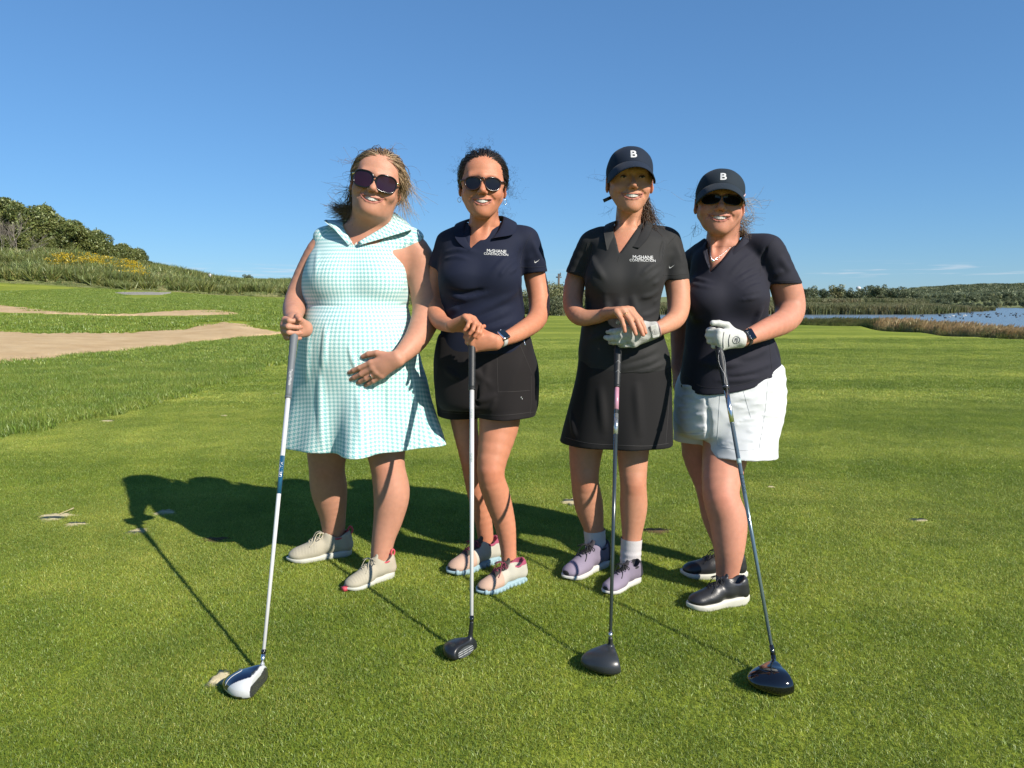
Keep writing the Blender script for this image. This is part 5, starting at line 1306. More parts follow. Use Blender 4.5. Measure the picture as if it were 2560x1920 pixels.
    for q in (-1, 1):
        b.tube(spline([kn, kn + M @ np.array([.012, q * .020, .006]) * s, kn + M @ np.array([.022, q * .042, -.008]) * s, kn + M @ np.array([.006, q * .034, -.004]) * s, kn], 16), .0018 * s, 5)
        b.tube(spline([kn, kn + M @ np.array([.025, q * .014, .004]) * s, onsurf(.60, q * .026, .002), onsurf(.66, q * .033, .002)], 12), .0018 * s, 5)
    b.ball(kn, .0045 * s, 8, 5); b.build('laces', lm, o)
    if loop:
        b = MB(); b.tube(spline([pp(.035, 0, zt + .055), pp(-.02, 0, zt + .082), pp(.02, 0, zt + .098), pp(.06, 0, zt + .078)], 12), [.0045 * s] * 12, 6); b.build('heel_loop', loop, o)
    return o, P, pp, bv, M, s

def club(name, grip_top, grip_bot, hosel, head_ctr, label, shaft_m, grip_m, grip_r=(.0145, .0105), shaft_r=(.0078, .0048), bands=(), kind='driver', mats=None, foot=None):
    """grip_top, grip_bot, hosel: world points on one line"""
    a, b_, c = [np.asarray(q, float) for q in (grip_top, grip_bot, hosel)]
    o = thing(name, c, label, 'golf club'); bpy.context.view_layer.update()
    ax = nrm(c - a)
    b = MB(); n = 16; P = [a + (b_ - a) * t for t in np.linspace(0, 1, n)]; R_ = [grip_r[0] + (grip_r[1] - grip_r[0]) * t + (.0004 if i % 2 else -.0002) for i, t in enumerate(np.linspace(0, 1, n))]; R_[0] *= .8
    b.tube(P, R_, 14); b.ball(a, grip_r[0] * .93, 12, 6); b.tube([b_ - ax * .004, b_ + ax * .004], grip_r[1] + .0008, 14); b.build('grip', grip_m, o)
    b = MB(); b.tube([b_ - ax * .01, c], [shaft_r[0], shaft_r[1]], 14); b.build('shaft', shaft_m, o)
    Ls = np.linalg.norm(c - b_)
    for (t0, t1, m_, nm) in bands:
        p0, p1 = b_ + (c - b_) * t0, b_ + (c - b_) * t1; r0 = shaft_r[0] + (shaft_r[1] - shaft_r[0]) * t0 + .0004; r1 = shaft_r[0] + (shaft_r[1] - shaft_r[0]) * t1 + .0004
        b = MB(); b.tube([p0, p1], [r0, r1], 14); b.build(nm, m_, o)
    return o, ax
def wrap_text(body, size, org, ax, r, m, parent, side=(0, -1, 0), name='lettering', bold=True):
    """lettering that runs along a thin shaft, curved to its radius"""
    V, Fc = text_mesh(body, size, bold); ax = nrm(ax); sd = nrm(np.asarray(side, float) - ax * (np.asarray(side, float) @ ax)); w = np.cross(ax, sd)
    out = []
    for v in V:
        an = v[1] / r; out.append(np.asarray(org) + ax * v[0] + (sd * math.cos(an) - w * math.sin(an)) * (r + .0004))
    return mesh_np(name, np.array(out), Fc, m, parent, False)
# ================================================================== PEOPLE
def sect(Y, rows):
    """rows: (py, xl, xr, front, back[, dy]) -> loft arrays; silhouettes measured at depth Y(+dy)"""
    z, cx, cy, a, bf, bb = [], [], [], [], [], []
    for row in rows:
        py, xl, xr, f, bk = row[:5]; dy = row[5] if len(row) > 5 else 0
        l, r = W(xl, py, Y + dy), W(xr, py, Y + dy)
        z.append((l[2] + r[2]) / 2); cx.append((l[0] + r[0]) / 2); cy.append(l[1]); a.append((r[0] - l[0]) / 2); bf.append(f); bb.append(bk)
    return z, cx, cy, a, bf, bb
def lofted(fd, S_, grow=0.0, **kw):
    z, cx, cy, a, bf, bb = S_; fd.loft(z, cx, cy, np.array(a) + grow, np.array(bf) + grow, np.array(bb) + grow, **kw)
def limb(fd, pts, k=.03, grow=0, flat=None):
    """pts: (px, py, Y, radius px)"""
    P = [W(p[0], p[1], p[2]) for p in pts]; R_ = [S(p[3], p[2]) + grow for p in pts]
    fd.limb(P, R_, k, max(8, 4 * len(P)), flat); return P, R_
def vneck(center, zv, slope, yb, top=9, curve=0.0):
    """field of the V opening: negative inside"""
    x0 = center; n = 1 / math.hypot(1, slope)
    def f(P):
        dz = P[:, 2] - zv; w = slope * np.maximum(dz, 0) + curve * np.sqrt(np.maximum(dz, 0))
        return np.maximum((np.abs(P[:, 0] - x0 - 0.0 * dz) - w) * n, np.maximum(P[:, 1] - yb, -dz))
    return f
def opening(fd, f): fd.mod(lambda P, d: np.maximum(d, -f(P)))
def folds(seed, amp, freq, ax=(1, 1, 1), fn=None):
    def f(P, d):
        m = np.abs(d) < .05
        if not m.any(): return d
        d = d.copy(); a = amp if fn is None else amp * fn(P[m]); s_ = sines(P[m], seed, freq, 5, ax)
        d[m] = d[m] + a * (1 - np.abs(s_)) * -1 + a * .5; return d
    return f
CR = [1.5]
def creases(lines):
    """pulled cloth: narrow ridges (or grooves, height < 0) along world polylines. (points, width, height)"""
    def f(P, d):
        m = np.abs(d) < .03
        if not m.any(): return d
        d = d.copy(); Q = P[m]; t_ = np.zeros(len(Q), np.float32); lo = Q.min(0) - .05; hi = Q.max(0) + .05
        for pts, w, h in lines:
            A = np.asarray(pts, np.float32)
            if (A.max(0) < lo).any() or (A.min(0) > hi).any(): continue
            n = len(A) - 1
            for i in range(n):
                a, b = A[i], A[i + 1]; ba = b - a; t = np.clip(((Q - a) @ ba) / (ba @ ba + 1e-9), 0, 1); q = np.sqrt(((Q - a - t[:, None] * ba) ** 2).sum(1))
                s_ = (i + t) / n
                v = h * np.exp(-(q / w) ** 2) * np.sin(np.pi * np.clip(s_, .03, .97)); t_ = np.where(np.abs(v) > np.abs(t_), v, t_) if i else t_ + v * (1 if True else 0)
        d[m] -= t_; return d
    return f
def pcreases(fd, L):
    """L: ((x0, y0), (x1, y1)[, (x2, y2)], width, height) in picture points; each snapped to the cloth in front of it"""
    out = []
    for q in L:
        pts = q[:-2]; w, h = q[-2:]; h = h * CR[0]
        if w < .0034: continue
        C = spline([(x, y, 0) for x, y in pts], 5)[:, :2] if len(pts) > 2 else np.array(pts[0])[None] * (1 - np.linspace(0, 1, 4))[:, None] + np.array(pts[1])[None] * np.linspace(0, 1, 4)[:, None]
        S_ = [snap(fd, x, y) for x, y in C]; S_ = [s for s in S_ if s is not None]
        if len(S_) > 1: out.append((S_, w, h))
    fd.mod(creases(out))
def skin_col(V, key, h=None, knees=(), mouthw=1.0, extra=()):
    b = np.array(SK[key]); n = (sines(V.astype(np.float32), 3, 60, 6) * .03 + sines(V.astype(np.float32), 5, 14, 4) * .03)[:, None]
    C = b * (1 + n)
    def blend(c, k):
        nonlocal C; k = np.clip(k, 0, 1)[:, None]; C = C * (1 - k) + np.array(c) * k
    red = b * np.array([1.0, .78, .74])
    for p, r_, w in list(knees) + list(extra): blend(red, w * np.exp(-(np.linalg.norm(V - np.asarray(p), axis=1) / r_) ** 2))
    if h is not None:
        for q in (-1, 1): blend(red, .45 * np.exp(-(np.linalg.norm(V - h.p(q * .042, .072, -.034), axis=1) / .022) ** 2))
        blend(red, .4 * np.exp(-(np.linalg.norm(V - h.p(0, .112, -.033), axis=1) / .016) ** 2)); blend(red, .35 * np.exp(-(np.linalg.norm(V - h.p(0, .08, -.1), axis=1) / .018) ** 2))
        for q in (-1, 1): blend(red, .5 * np.exp(-(np.linalg.norm(V - h.p(q * .085, 0, -.01), axis=1) / .02) ** 2))
        blend((.56, .21, .165), 1 - np.maximum(lip_dist(h, V, mouthw), 0) / .0016)
    return C
def body_build(root, fd, key, fine, h, knees=(), mouthw=1.0, extra=(), hc=.0045):
    V, Q = fd.mesh(hc, fine=fine, hf=hc / 2, tn=24)
    V = relax(V, Q, 1, .5)
    return mesh_np('body', V, Q, M_SKIN, root, col=skin_col(V, key, h, knees, mouthw, extra)), V, Q
def collar(root, m, ctr, up, paths, name='collar', uv=None):
    """paths: list of (fold line, outer line), each a list of world points; makes a turned-down leaf with thickness"""
    b = MB()
    for fold, outer in paths:
        A = spline(fold, 40); B = spline(outer, 40); nk = 7; V = []
        for i in range(40):
            mid = (A[i] + B[i]) / 2 + (nrm((A[i] + B[i]) / 2 - ctr) * .004)
            for j in range(nk):
                t = j / (nk - 1); p = (1 - t) ** 2 * A[i] + 2 * t * (1 - t) * mid + t * t * B[i]; V.append(p)
        V = np.array(V); off = np.array([nrm(v - ctr) for v in V]) * .0022
        V2 = np.concatenate([V + off, V - off]); n = len(V); Fc = []
        for i in range(39):
            for j in range(nk - 1):
                a = i * nk + j; Fc.append((a, a + 1, a + nk + 1, a + nk)); Fc.append((n + a, n + a + nk, n + a + nk + 1, n + a + 1))
        for i in range(39):
            for j in (0, nk - 1):
                a = i * nk + j; Fc.append((a, a + nk, n + a + nk, n + a))
        for i in (0, 39):
            for j in range(nk - 1):
                a = i * nk + j; Fc.append((a, a + 1, n + a + 1, n + a))
        b.add(V2, Fc)
    return b.build(name, m, root)
def swoosh(size):
    up = spline([(-.50, .12), (-.36, -.20), (-.10, -.16), (.55, .26)], 16); lo = spline([(-.50, .12), (-.44, -.34), (-.18, -.36), (.55, .26)], 16)
    V = [(x * size, y * size, 0) for x, y in up] + [(x * size, y * size, 0) for x, y in lo]; n = 16
    return np.array(V), [(i, n + i, n + i + 1, i + 1) for i in range(n - 1)]
def uv_cyl(V, c, R_, z0=0):
    a = np.arctan2(V[:, 0] - c[0], -(V[:, 1] - c[1])); return np.stack([a * R_, V[:, 2] - z0], 1)

def houndstooth():
    m = bpy.data.materials.new('teal_houndstooth'); m.use_nodes = True; nt = m.node_tree; N = nt.nodes; L = nt.links; b = N['Principled BSDF']
    b.inputs['Roughness'].default_value = .75; b.inputs['Specular IOR Level'].default_value = .2; b.inputs['Sheen Weight'].default_value = .1
    uv = N.new('ShaderNodeUVMap'); uv.uv_map = 'UV'; sp = N.new('ShaderNodeSeparateXYZ'); L.new(uv.outputs[0], sp.inputs[0])
    T = .0145 / 8   # thread pitch: one tooth is eight threads
    def M_(op, a, b_=None):
        x = N.new('ShaderNodeMath'); x.operation = op
        for i, q in enumerate((a, b_)):
            if q is None: continue
            if isinstance(q, (int, float)): x.inputs[i].default_value = q
            else: L.new(q, x.inputs[i])
        return x.outputs[0]
    i = M_('FLOOR', M_('ADD', M_('DIVIDE', sp.outputs[0], T), 8000)); j = M_('FLOOR', M_('ADD', M_('DIVIDE', sp.outputs[1], T), 8000))
    warp = M_('LESS_THAN', M_('MODULO', i, 8), 4); weft = M_('LESS_THAN', M_('MODULO', j, 8), 4)
    top = M_('LESS_THAN', M_('MODULO', M_('ADD', i, j), 4), 2)
    dark = M_('ADD', M_('MULTIPLY', top, warp), M_('MULTIPLY', M_('SUBTRACT', 1, top), weft))
    x = N.new('ShaderNodeMix'); x.data_type = 'RGBA'; L.new(dark, x.inputs[0]); x.inputs[6].default_value = (*al((.98, 1.10, 1.06)), 1); x.inputs[7].default_value = (*al((.29, .66, .67)), 1)
    L.new(x.outputs[2], b.inputs['Base Color']); return m

# =================== first woman: houndstooth dress
def woman_dress():
    Y0 = 2.98
    root = thing('person', G(890, 1440), 'woman in a sleeveless teal and white houndstooth dress and large dark sunglasses', 'person')
    h = Head(W(943, 461, 2.905), 1.10, 1.08, yaw=.10, roll=.235, pitch=.02)
    J = lambda px, py, dy: W(px, py, Y0 + dy)
    # ---- skin
    fd = Field(); head_skin(fd, h, jaw=.97, full=.003, mouthw=1.08)
    h.E(fd, (0, .020, -.098), (.048, .046, .026), .035)
    fd.seg(W(934, 520, 2.93), W(922, 575, 2.97), S(48, 2.93), S(52, 2.97), .035)
    skin_s = sect(Y0, [(572, 858, 990, .07, .08), (600, 820, 1020, .10, .10), (640, 800, 1030, .125, .12), (700, 785, 1010, .15, .13), (770, 790, 1000, .12, .12), (900, 780, 1020, .13, .14), (1000, 790, 1020, .13, .15)])
    lofted(fd, skin_s, k=.05)
    for q, P in ((0, [(858, 590, Y0, 22), (810, 612, Y0, 29), (775, 680, 2.98, 33), (741, 757, 2.93, 29.5), (733, 788, 2.79, 23), (738, 812, 2.70, 16)]),
                 (1, [(990, 592, Y0, 22), (1034, 620, Y0, 33), (1058, 690, 3.0, 41.5), (1069, 772, 2.94, 37), (1046, 838, 2.83, 31), (1018, 874, 2.765, 24.5), (993, 897, 2.725, 18.5)])):
        limb(fd, P, .035)
    legs = [[(840, 960, 3.02, 66), (822, 1090, 3.03, 56), (817, 1165, 3.03, 44.5), (823, 1225, 3.06, 45), (832, 1290, 3.09, 32.5), (835, 1345, 3.11, 26.5), (838, 1392, 3.13, 25)],
            [(955, 960, 2.98, 66), (962, 1090, 2.95, 54), (969, 1165, 2.92, 43), (979, 1230, 2.91, 45.5), (972, 1290, 2.90, 38), (959, 1345, 2.885, 29.5), (951, 1400, 2.88, 25.5), (948, 1430, 2.88, 25)]]
    kn = []
    for P in legs:
        PP, RR = limb(fd, P, .04); kn.append((PP[2] - np.array([0, RR[2] * .8, .01]), .045, .5)); fd.ell(PP[2] - np.array([0, RR[2] * .55, 0]), (.030, .022, .036), None, .03)
    # right hand (picture left) closed round the grip
    gt = W(738, 812, 2.63); gb_ = W(730, 870, 2.60)
    nb = np.array([-.78, .62, 0.]); d = nrm((-.58, -.80, .05)); Gp = W(736, 822, 2.625)
    wr1 = Gp - d * .073 + nb * .030
    _, J1 = hand(fd, wr1, d, (.1, 0, 1.), [(1.25, 1.35, .7)] * 4, dict(n=nb, d=[(.75, .45, -.35), (.6, .1, -.85), (.35, -.35, -.9)]), 1.06)
    fd.seg(W(735, 800, 2.72), wr1, S(16, 2.7), .016, .02)
    # left hand resting on the belly
    wr2 = W(993, 897, 2.715)
    _, J2 = hand(fd, wr2, (-.97, .05, -.50), (.25, -.1, 1.), [(.12, .16, .12), (.16, .18, .12), (.18, .20, .12), (.16, .20, .12)], dict(n=np.array([.05, -1., .30]), d=[(.72, .62, -.1), (.90, .30, -.2), (.98, .05, -.25)]), 1.06, spread=(.06, .0, -.05, -.10), stretch=(1.12, 1.12, 1.12, 1.15))
    fine = lambda c: c[2] > h.c[2] - .17 or np.linalg.norm(c - Gp) < .14 or np.linalg.norm(c - wr2 - np.array([-.07, 0, -.04])) < .16
    body, V, Q = body_build(root, fd, 'a', fine, h, kn, 1.08, [(J(880, 600, -.1), .06, .35)] + [(j[-1], .013, .6) for j in J1 + J2])
    head_details(h, root, 1.08)
    ring(root, J2, 2, 0, .0118, M_SILVER, gem=True)
    # nails
    mn = mat('nail', (.66, .42, .35), rough=.25)
    for j in J1[:3] + J2[:1]:
        b = MB(); b.ball((j[-1] + j[-2]) / 2 * .35 + j[-1] * .65 + np.array([0, -.006, .003]), (.0048, .0025, .0058), 8, 5); b.build('fingernail', mn, root)
    # ---- dress
    M_D = houndstooth(); fd = Field()
    rows = [(566, 880, 972, .05, .07, .02), (580, 826, 1030, .075, .09), (600, 800, 1045, .095, .11), (640, 774, 1014, .135, .125), (690, 759, 1017, .165, .135), (728, 757, 1026, .170, .135), (752, 762, 1021, .155, .13), (770, 765, 1020, .155, .13),
            (800, 762, 1028, .185, .14), (850, 754, 1040, .215, .15), (900, 746, 1052, .222, .165), (950, 739, 1065, .225, .18), (1000, 740, 1070, .228, .195), (1060, 734, 1082, .238, .205), (1108, 730, 1090, .246, .215)]
    S_ = sect(Y0, rows); z0 = min(S_[0]); zt = float(W(900, 765, Y0)[2])
    def fold(th, z):
        t = np.clip((.84 - z) / (.84 - z0), 0, 1) ** 1.25
        w = .042 * np.sin(th * 5 + .9) + .022 * np.sin(th * 9 - .4 + 1.4 * t) + .014 * np.sin(th * 3 + 2.0)
        w = np.where(w > 0, w, w * .8) ; front = .75 + .25 * np.cos(th)
        return t * w * front
    lofted(fd, S_, k=.02, p=2.25, fold=fold, sm=.016, cap=.006)
    for q, x in ((-1, 838), (1, 948)):      # bust
        fd.ell(J(x, 700, -.085), (.092, .085, .088), None, .05)
    fd.ell(J(893, 868, -.10), (.185, .135, .165), None, .07)      # belly
    # shoulders
    fd.seg(J(868, 580, .01), J(814, 598, .0), .044, .050, .03); fd.seg(J(985, 580, .01), J(1028, 603, 0), .044, .054, .03)
    # armholes
    for (x, y, rx, sx) in ((770, 640, .0, -1), (1050, 660, .0, 1)): pass
    AL = [(W(758, 610, Y0), W(750, 655, Y0), W(740, 720, Y0)), (W(1092, 626, Y0), W(1058, 690, Y0), W(1060, 755, Y0))]
    for P, r_ in ((AL[0], (.050, .030, .030)), (AL[1], (.072, .070, .056))):
        for i in range(2): fd.seg(P[i], P[i + 1], r_[i], r_[i + 1], .008, None, 's')
    # seam under the bust, darts and pulled creases
    seamz = lambda x: .0
    def seam(P, d):
        m = np.abs(d) < .02
        if not m.any(): return d
        d = d.copy(); Q_ = P[m]; zz = zt - .028 * (Q_[:, 0] - (-.60)) ; d[m] += .0035 * np.exp(-((Q_[:, 2] - zz) / .0035) ** 2); return d
    fd.mod(seam)
    hand_p = W(893, 935, 2.73)
    pcreases(fd, [((815, 812), (812, 870), (806, 930), .010, .012), ((775, 830), (768, 960), .012, .010), ((872, 862), (882, 900), (896, 935), .007, .012), ((962, 876), (975, 897), .006, .008), ((920, 872), (926, 905), .006, .005),
                  ((897, 975), (903, 1050), (900, 1130), .012, .016), ((800, 930), (803, 1030), (806, 1130), .013, .014), ((1003, 690), (1024, 682), .005, .006), ((1003, 706), (1025, 700), .005, .006), ((1003, 722), (1024, 716), .005, .005),
                  ((975, 950), (968, 1060), .010, .008), ((1030, 930), (1050, 1110), .010, .010), ((1010, 850), (1046, 870), .008, .006), ((795, 620), (790, 700), .010, .004), ((1000, 765), (1030, 758), .007, -.006)])
    # neck opening
    x0 = W(882, 614, 2.85)[0]; fV = vneck(x0 + .0, W(882, 612, 2.86)[2], .62, 2.97, curve=.02); opening(fd, fV)
    fd.seg(W(925, 590, 2.96), W(940, 540, 2.97), .083, .090, .01, None, 's')
    # hollow under the skirt
    fd2 = Field(); lofted(fd2, sect(Y0, [(r[0], *r[1:]) for r in rows]), -.007, p=2.25, fold=fold, cap=0)
    zc = float(W(900, 1010, Y0)[2])
    inner = fd2.ops[0][1]
    def hollow(P, d):
        m = P[:, 2] < zc + .03
        if not m.any(): return d
        d = d.copy(); q = np.maximum(inner(P[m] + np.array([0, 0, .012], np.float32)) + 0.0, (P[m, 2] - zc)); d[m] = np.maximum(d[m], -q); return d
    fd.mod(hollow)
    V, Q = fd.mesh(.0042, tn=24); V = relax(V, Q, 1, .4); c0 = (W(900, 800, Y0)[0], Y0)
    Rr = .20
    a = np.arctan2(V[:, 0] - c0[0], -(V[:, 1] - c0[1])); vz = V[:, 2] + .05 * np.abs(a) ** 2 * np.clip((.85 - V[:, 2]) / .4, 0, 1)
    dress = mesh_np('dress', V, Q, M_D, root, uv=np.stack([a * Rr, vz], 1)); bv = bvh_of(V, Q)
    # collar leaves
    nc = W(930, 560, 2.98); M_DC = M_D
    def P_(px, py, Y): return W(px, py, Y)
    col_ = collar(root, M_D, nc, None, [
        ([P_(880, 606, 2.862), P_(864, 580, 2.885), P_(856, 560, 2.93), P_(870, 545, 3.02), P_(925, 548, 3.10)], [P_(872, 612, 2.858), P_(838, 574, 2.88), P_(812, 551, 2.94), P_(845, 552, 3.06), P_(925, 560, 3.13)]),
        ([P_(925, 548, 3.10), P_(985, 540, 3.04), P_(983, 532, 2.96), P_(968, 560, 2.90), P_(895, 605, 2.855)], [P_(925, 560, 3.13), P_(1005, 556, 3.06), P_(1030, 570, 2.95), P_(1014, 578, 2.89), P_(899, 612, 2.850)])])
    A = np.empty(len(col_.data.vertices) * 3, np.float32); col_.data.vertices.foreach_get('co', A); A = A.reshape(-1, 3)
    l = col_.data.uv_layers.new(name='UV'); vi = np.empty(len(col_.data.loops), np.int32); col_.data.loops.foreach_get('vertex_index', vi)
    l.data.foreach_set('uv', np.stack([A[:, 0] + A[:, 1], A[:, 2] + A[:, 0] * .4], 1)[vi].astype(np.float32).ravel())
    # placket edging
    b = MB(); zt_ = W(882, 612, 2.86)[2]
    for q in (-1, 1):
        P = []
        for t in np.linspace(0, 1, 16):
            z = zt_ + t * .085; w = .62 * (z - zt_) + .02 * math.sqrt(max(z - zt_, 0)); st = Vector((x0 + q * (w + .003), 2.5, z)); loc, nor, i, ds = bv.ray_cast(st, Vector((0, 1, 0)))
            if loc is not None: P.append(np.array(loc) + np.array([0, -.001, 0]))
        if len(P) > 2: b.tube(P, .0022, 6)
    if b.n: b.build('neck_binding', mat('white_cloth', (.74, .84, .82), rough=.8), root)
    # ---- sunglasses, earrings, hair
    glasses(h, root, 'sunglasses', dict(cx=.0355, cu=-.006, hw=.0305, hh=.0275, p=2.9, tilt=.03, taper=.06), M_FRAMEK, M_LENSP, .0026, .004, M_GOLD, f0=.1035, wrap=5.5, label='large rounded-square black sunglasses with gold hinges')
    for q in (-1, 1):
        b = MB(); b.ball(h.p(q * .0815, .004, -.043), .0028, 8, 6); b.build('earring', M_GOLD, root)
    b = QB(); cols = [(.27, .17, .09), (.17, .105, .055), (.44, .30, .17), (.58, .42, .25)]
    HC, HR = (0, -.016, .030), (.0805, .0985, .0925)
    hl = [(-.077, .020, -.004), (-.073, .048, .028), (-.062, .066, .056), (-.040, .080, .076), (-.012, .084, .086), (.012, .084, .087), (.040, .080, .076), (.062, .066, .056), (.073, .048, .028), (.078, .022, .0)]
    fit_strands(b, h, HC, HR, hl, (-.012, -.118, -.02), 1500, 5, .0011, lift=.006, cols=cols)
    fit_strands(b, h, HC, (.083, .10, .0915), hl[5:], (.02, -.112, -.03), 300, 6, .0009, lift=.012, cols=cols[2:])
    free_strands(b, h, [(.078, .01, .03), (.080, .0, .0), (.078, .02, .045)], [(.25, -.1, -1.0), (.35, -.1, -.9), (.5, -.2, -.6)], 130, .105, 7, .0006, cols=cols[2:], dn=.16)
    free_strands(b, h, [(-.078, -.01, -.03), (-.075, -.02, -.06), (-.075, .0, .02)], [(-1, -.2, -.3), (-1, -.2, -.2), (-.8, -.2, -.8)], 26, .070, 8, .0005, wig=.02, cols=cols[:2])
    free_strands(b, h, [(.07, 0, .07), (.082, 0, .03), (.0, .02, .112), (-.07, .0, .06)], [(1, 0, -.6), (1, -.1, -.3), (1., .0, .12), (-1, .1, -.2)], 26, .055, 9, .0005, wig=.02, cols=cols[:2])
    # low ponytail showing on the picture-left shoulder
    free_strands(b, h, [(-.052, -.045, -.105)], [(-.75, -.15, -.30)], 380, .070, 10, .0010, cols=cols[:2], jit=.010, wig=.008, sag=-.016, dn=.16)
    free_strands(b, h, [(-.070, -.02, -.03), (-.066, -.03, -.06)], [(.15, -.25, -1)], 250, .085, 11, .0010, cols=cols[:2], jit=.008)
    fs = Field(); h.E(fs, (0, -.018, .029), (.0775, .0960, .0895)); h.E(fs, (0, .126, -.016), (.092, .118, .114), .006, 's'); fs.cut(h.p(0, 0, -.05), -h.R[:, 2]); h.E(fs, (-.045, -.05, -.085), (.025, .03, .045), .03)
    Vh, Qh = fs.mesh(.005, tn=12); cap_c = np.tile(np.array([.11, .07, .038]), (len(Vh), 1)); off = b.n
    b.add(Vh, Qh, (.12, .075, .040))
    b.build('hair', mat('light_brown_hair', (.2, .12, .07), rough=.42, spec=.45, attr='Col'), root)
    # ---- shoes
    mats = dict(sole=mat('off_white_foam', (.66, .66, .58), rough=.6), upper=mat('beige_knit', (.48, .43, .33), rough=.85, attr='Col', bump=.25, bscale=380), lining=mat('coral_lining', (.62, .10, .12), rough=.7))
    cf = lambda X, Y_, Z: np.stack([np.interp(X, [0, .12, .2, 1], [.56, .56, .52, .52]), np.interp(X, [0, 1], [.475, .475]), np.interp(X, [0, 1], [.365, .365])], 1) * (1 - .10 * ((np.sin(X * 140) > .2) & (X > .55) & (Z > .012)))[:, None]
    lm = mat('cream_lace', (.62, .56, .42), rough=.8); lp = mat('coral_loop', (.75, .09, .12), rough=.6)
    shoe(root, (880, 1388), (716, 1408), mats=mats, laces_m=lm, loop=lp, colour=cf, label='beige knit sneaker with coral heel loop, pointing left')
    o, P, pp, bv2, Ms, ss = shoe(root, (985, 1440), (860, 1482), mats=mats, laces_m=lm, loop=lp, colour=cf, label='beige knit sneaker nearer the camera, coral toe tab')
    b = MB(); b.box(P(.99, .0, .016), (.008, .012, .007), Ms); b.build('toe_tab', lp, o)
    b = MB(); 
    return root, J1

def shirt(root, key_S, m, sleeves, bust, neck, lines=(), mods=(), h=.0042, hem_hollow=None, extra=None, p=2.3, name='polo_shirt', yaw=0):
    fd = Field(); lofted(fd, key_S, k=.02, p=p, sm=.014, cap=.008, yaw=yaw)
    for c, r_, k in bust: fd.ell(c, r_, None, k)
    for (a, b, ra, rb) in sleeves['shoulder']: fd.seg(a, b, ra, rb, .035)
    for (pts, rad) in sleeves['arm']: fd.limb(pts, rad, .022, 10)
    for (a, b, ra, rb) in sleeves['hollow']: fd.seg(a, b, ra, rb, .004, None, 's')
    if extra: extra(fd)
    pcreases(fd, lines)
    for mm in mods: fd.mod(mm)
    neck(fd)
    V, Q = fd.mesh(h, tn=24); V = relax(V, Q, 1, .4)
    o = mesh_np(name, V, Q, m, root); return o, V, Q, bvh_of(V, Q)
def cutarm(fd, pts, rad, c, n):
    """sleeve = arm tube ended by a plane"""
    pass
class Sleeve:
    """a limb trimmed by a plane, added as one primitive"""
def sleeve_prim(fd, pts, rad, end, nrm_, k=.022):
    g = Field(); g.limb(pts, rad, .0, 10); f0 = g.ops[0][1]; end = np.asarray(end, np.float32); n = nrm(nrm_).astype(np.float32)
    pts = np.asarray(pts, float); c = (pts.min(0) + pts.max(0)) / 2; r = float(np.linalg.norm(pts - c, axis=1).max() + max(rad))
    def f(P): return -smin(-f0(P), -((P - end) @ n), .004)
    fd.ops.append(('u', f, c, r, k)); m = max(rad); fd.lo = np.minimum(fd.lo, pts.min(0) - m); fd.hi = np.maximum(fd.hi, pts.max(0) + m)
def hem_tube(root, bv, ctr, zf, R_, m, r=.0018, n=60, name='hem', lift=.0008):
    b = MB(); P = []
    for a in np.linspace(0, 2 * math.pi, n):
        d = Vector((math.sin(a), -math.cos(a), 0)); c = Vector((ctr[0], ctr[1], zf(a))); loc, nor, i, ds = bv.ray_cast(c + d * R_, -d)
        if loc is not None: P.append(np.array(loc + d * lift))
    if len(P) > 4: b.tube(P, r, 5, False); return b.build(name, m, root)
def watch(root, c, ax, nrm_, face_m, case_m, band_m, r_wrist, label):
    """ax: along the forearm; nrm_: out of the wrist"""
    o = bpy.data.objects.new('watch', None); COL.objects.link(o); o.parent = root; o.matrix_parent_inverse = parent_inv(root); o.location = tuple(c); o['label'] = label
    ax = nrm(ax); n = nrm(np.asarray(nrm_, float) - ax * (np.asarray(nrm_, float) @ ax)); w = np.cross(n, ax); R = np.stack([ax, w, n], 1)
    fd = Field(); fd.rbox(c + n * (r_wrist + .0035), (.0185, .0215, .0050), R, .0050); V, Q = fd.mesh(.0022, tn=12, pad=.006); V = relax(V, Q, 1); mesh_np('case', V, Q, case_m, o)
    fd = Field(); fd.rbox(c + n * (r_wrist + .0066), (.0158, .0188, .0025), R, .0024); V, Q = fd.mesh(.0018, tn=12, pad=.006); V = relax(V, Q, 1); mesh_np('screen', V, Q, face_m, o)
    b = MB(); V = []; Fc = []; N_ = 36
    for i in range(N_):
        a = 2 * math.pi * i / N_; u = n * math.cos(a) + w * math.sin(a)
        for s_ in (-.0105, .0105):
            for rr in (r_wrist - .001, r_wrist + .0022): V.append(c + u * rr + ax * s_)
    for i in range(N_):
        j = (i + 1) % N_; a, b_ = 4 * i, 4 * j; Fc += [(a + 1, b_ + 1, b_ + 3, a + 3), (a, a + 2, b_ + 2, b_), (a, b_, b_ + 1, a + 1), (a + 2, a + 3, b_ + 3, b_ + 2)]
    b.add(V, Fc); b.build('strap', band_m, o); b = MB(); b.tube([c + n * (r_wrist + .0035) + w * .021 + ax * .006, c + n * (r_wrist + .0035) + w * .0245 + ax * .006], .0028, 8); b.build('crown', case_m, o); return o
M_NAVY = cloth_mat('navy_jersey', (.0120, .0165, .040), .78); M_NAVY2 = cloth_mat('dark_navy_jersey', (.024, .024, .038), .78); M_CHAR = cloth_mat('charcoal_jersey', (.034, .034, .035), .72)
M_BLACKC = cloth_mat('black_woven_cloth', (.018, .015, .016), .8); M_BLACKS = cloth_mat('black_knit_skirt', (.015, .014, .015), .75); M_WHITEC = cloth_mat('white_linen', (.84, .86, .88), .85, bump=.3, weave=900)
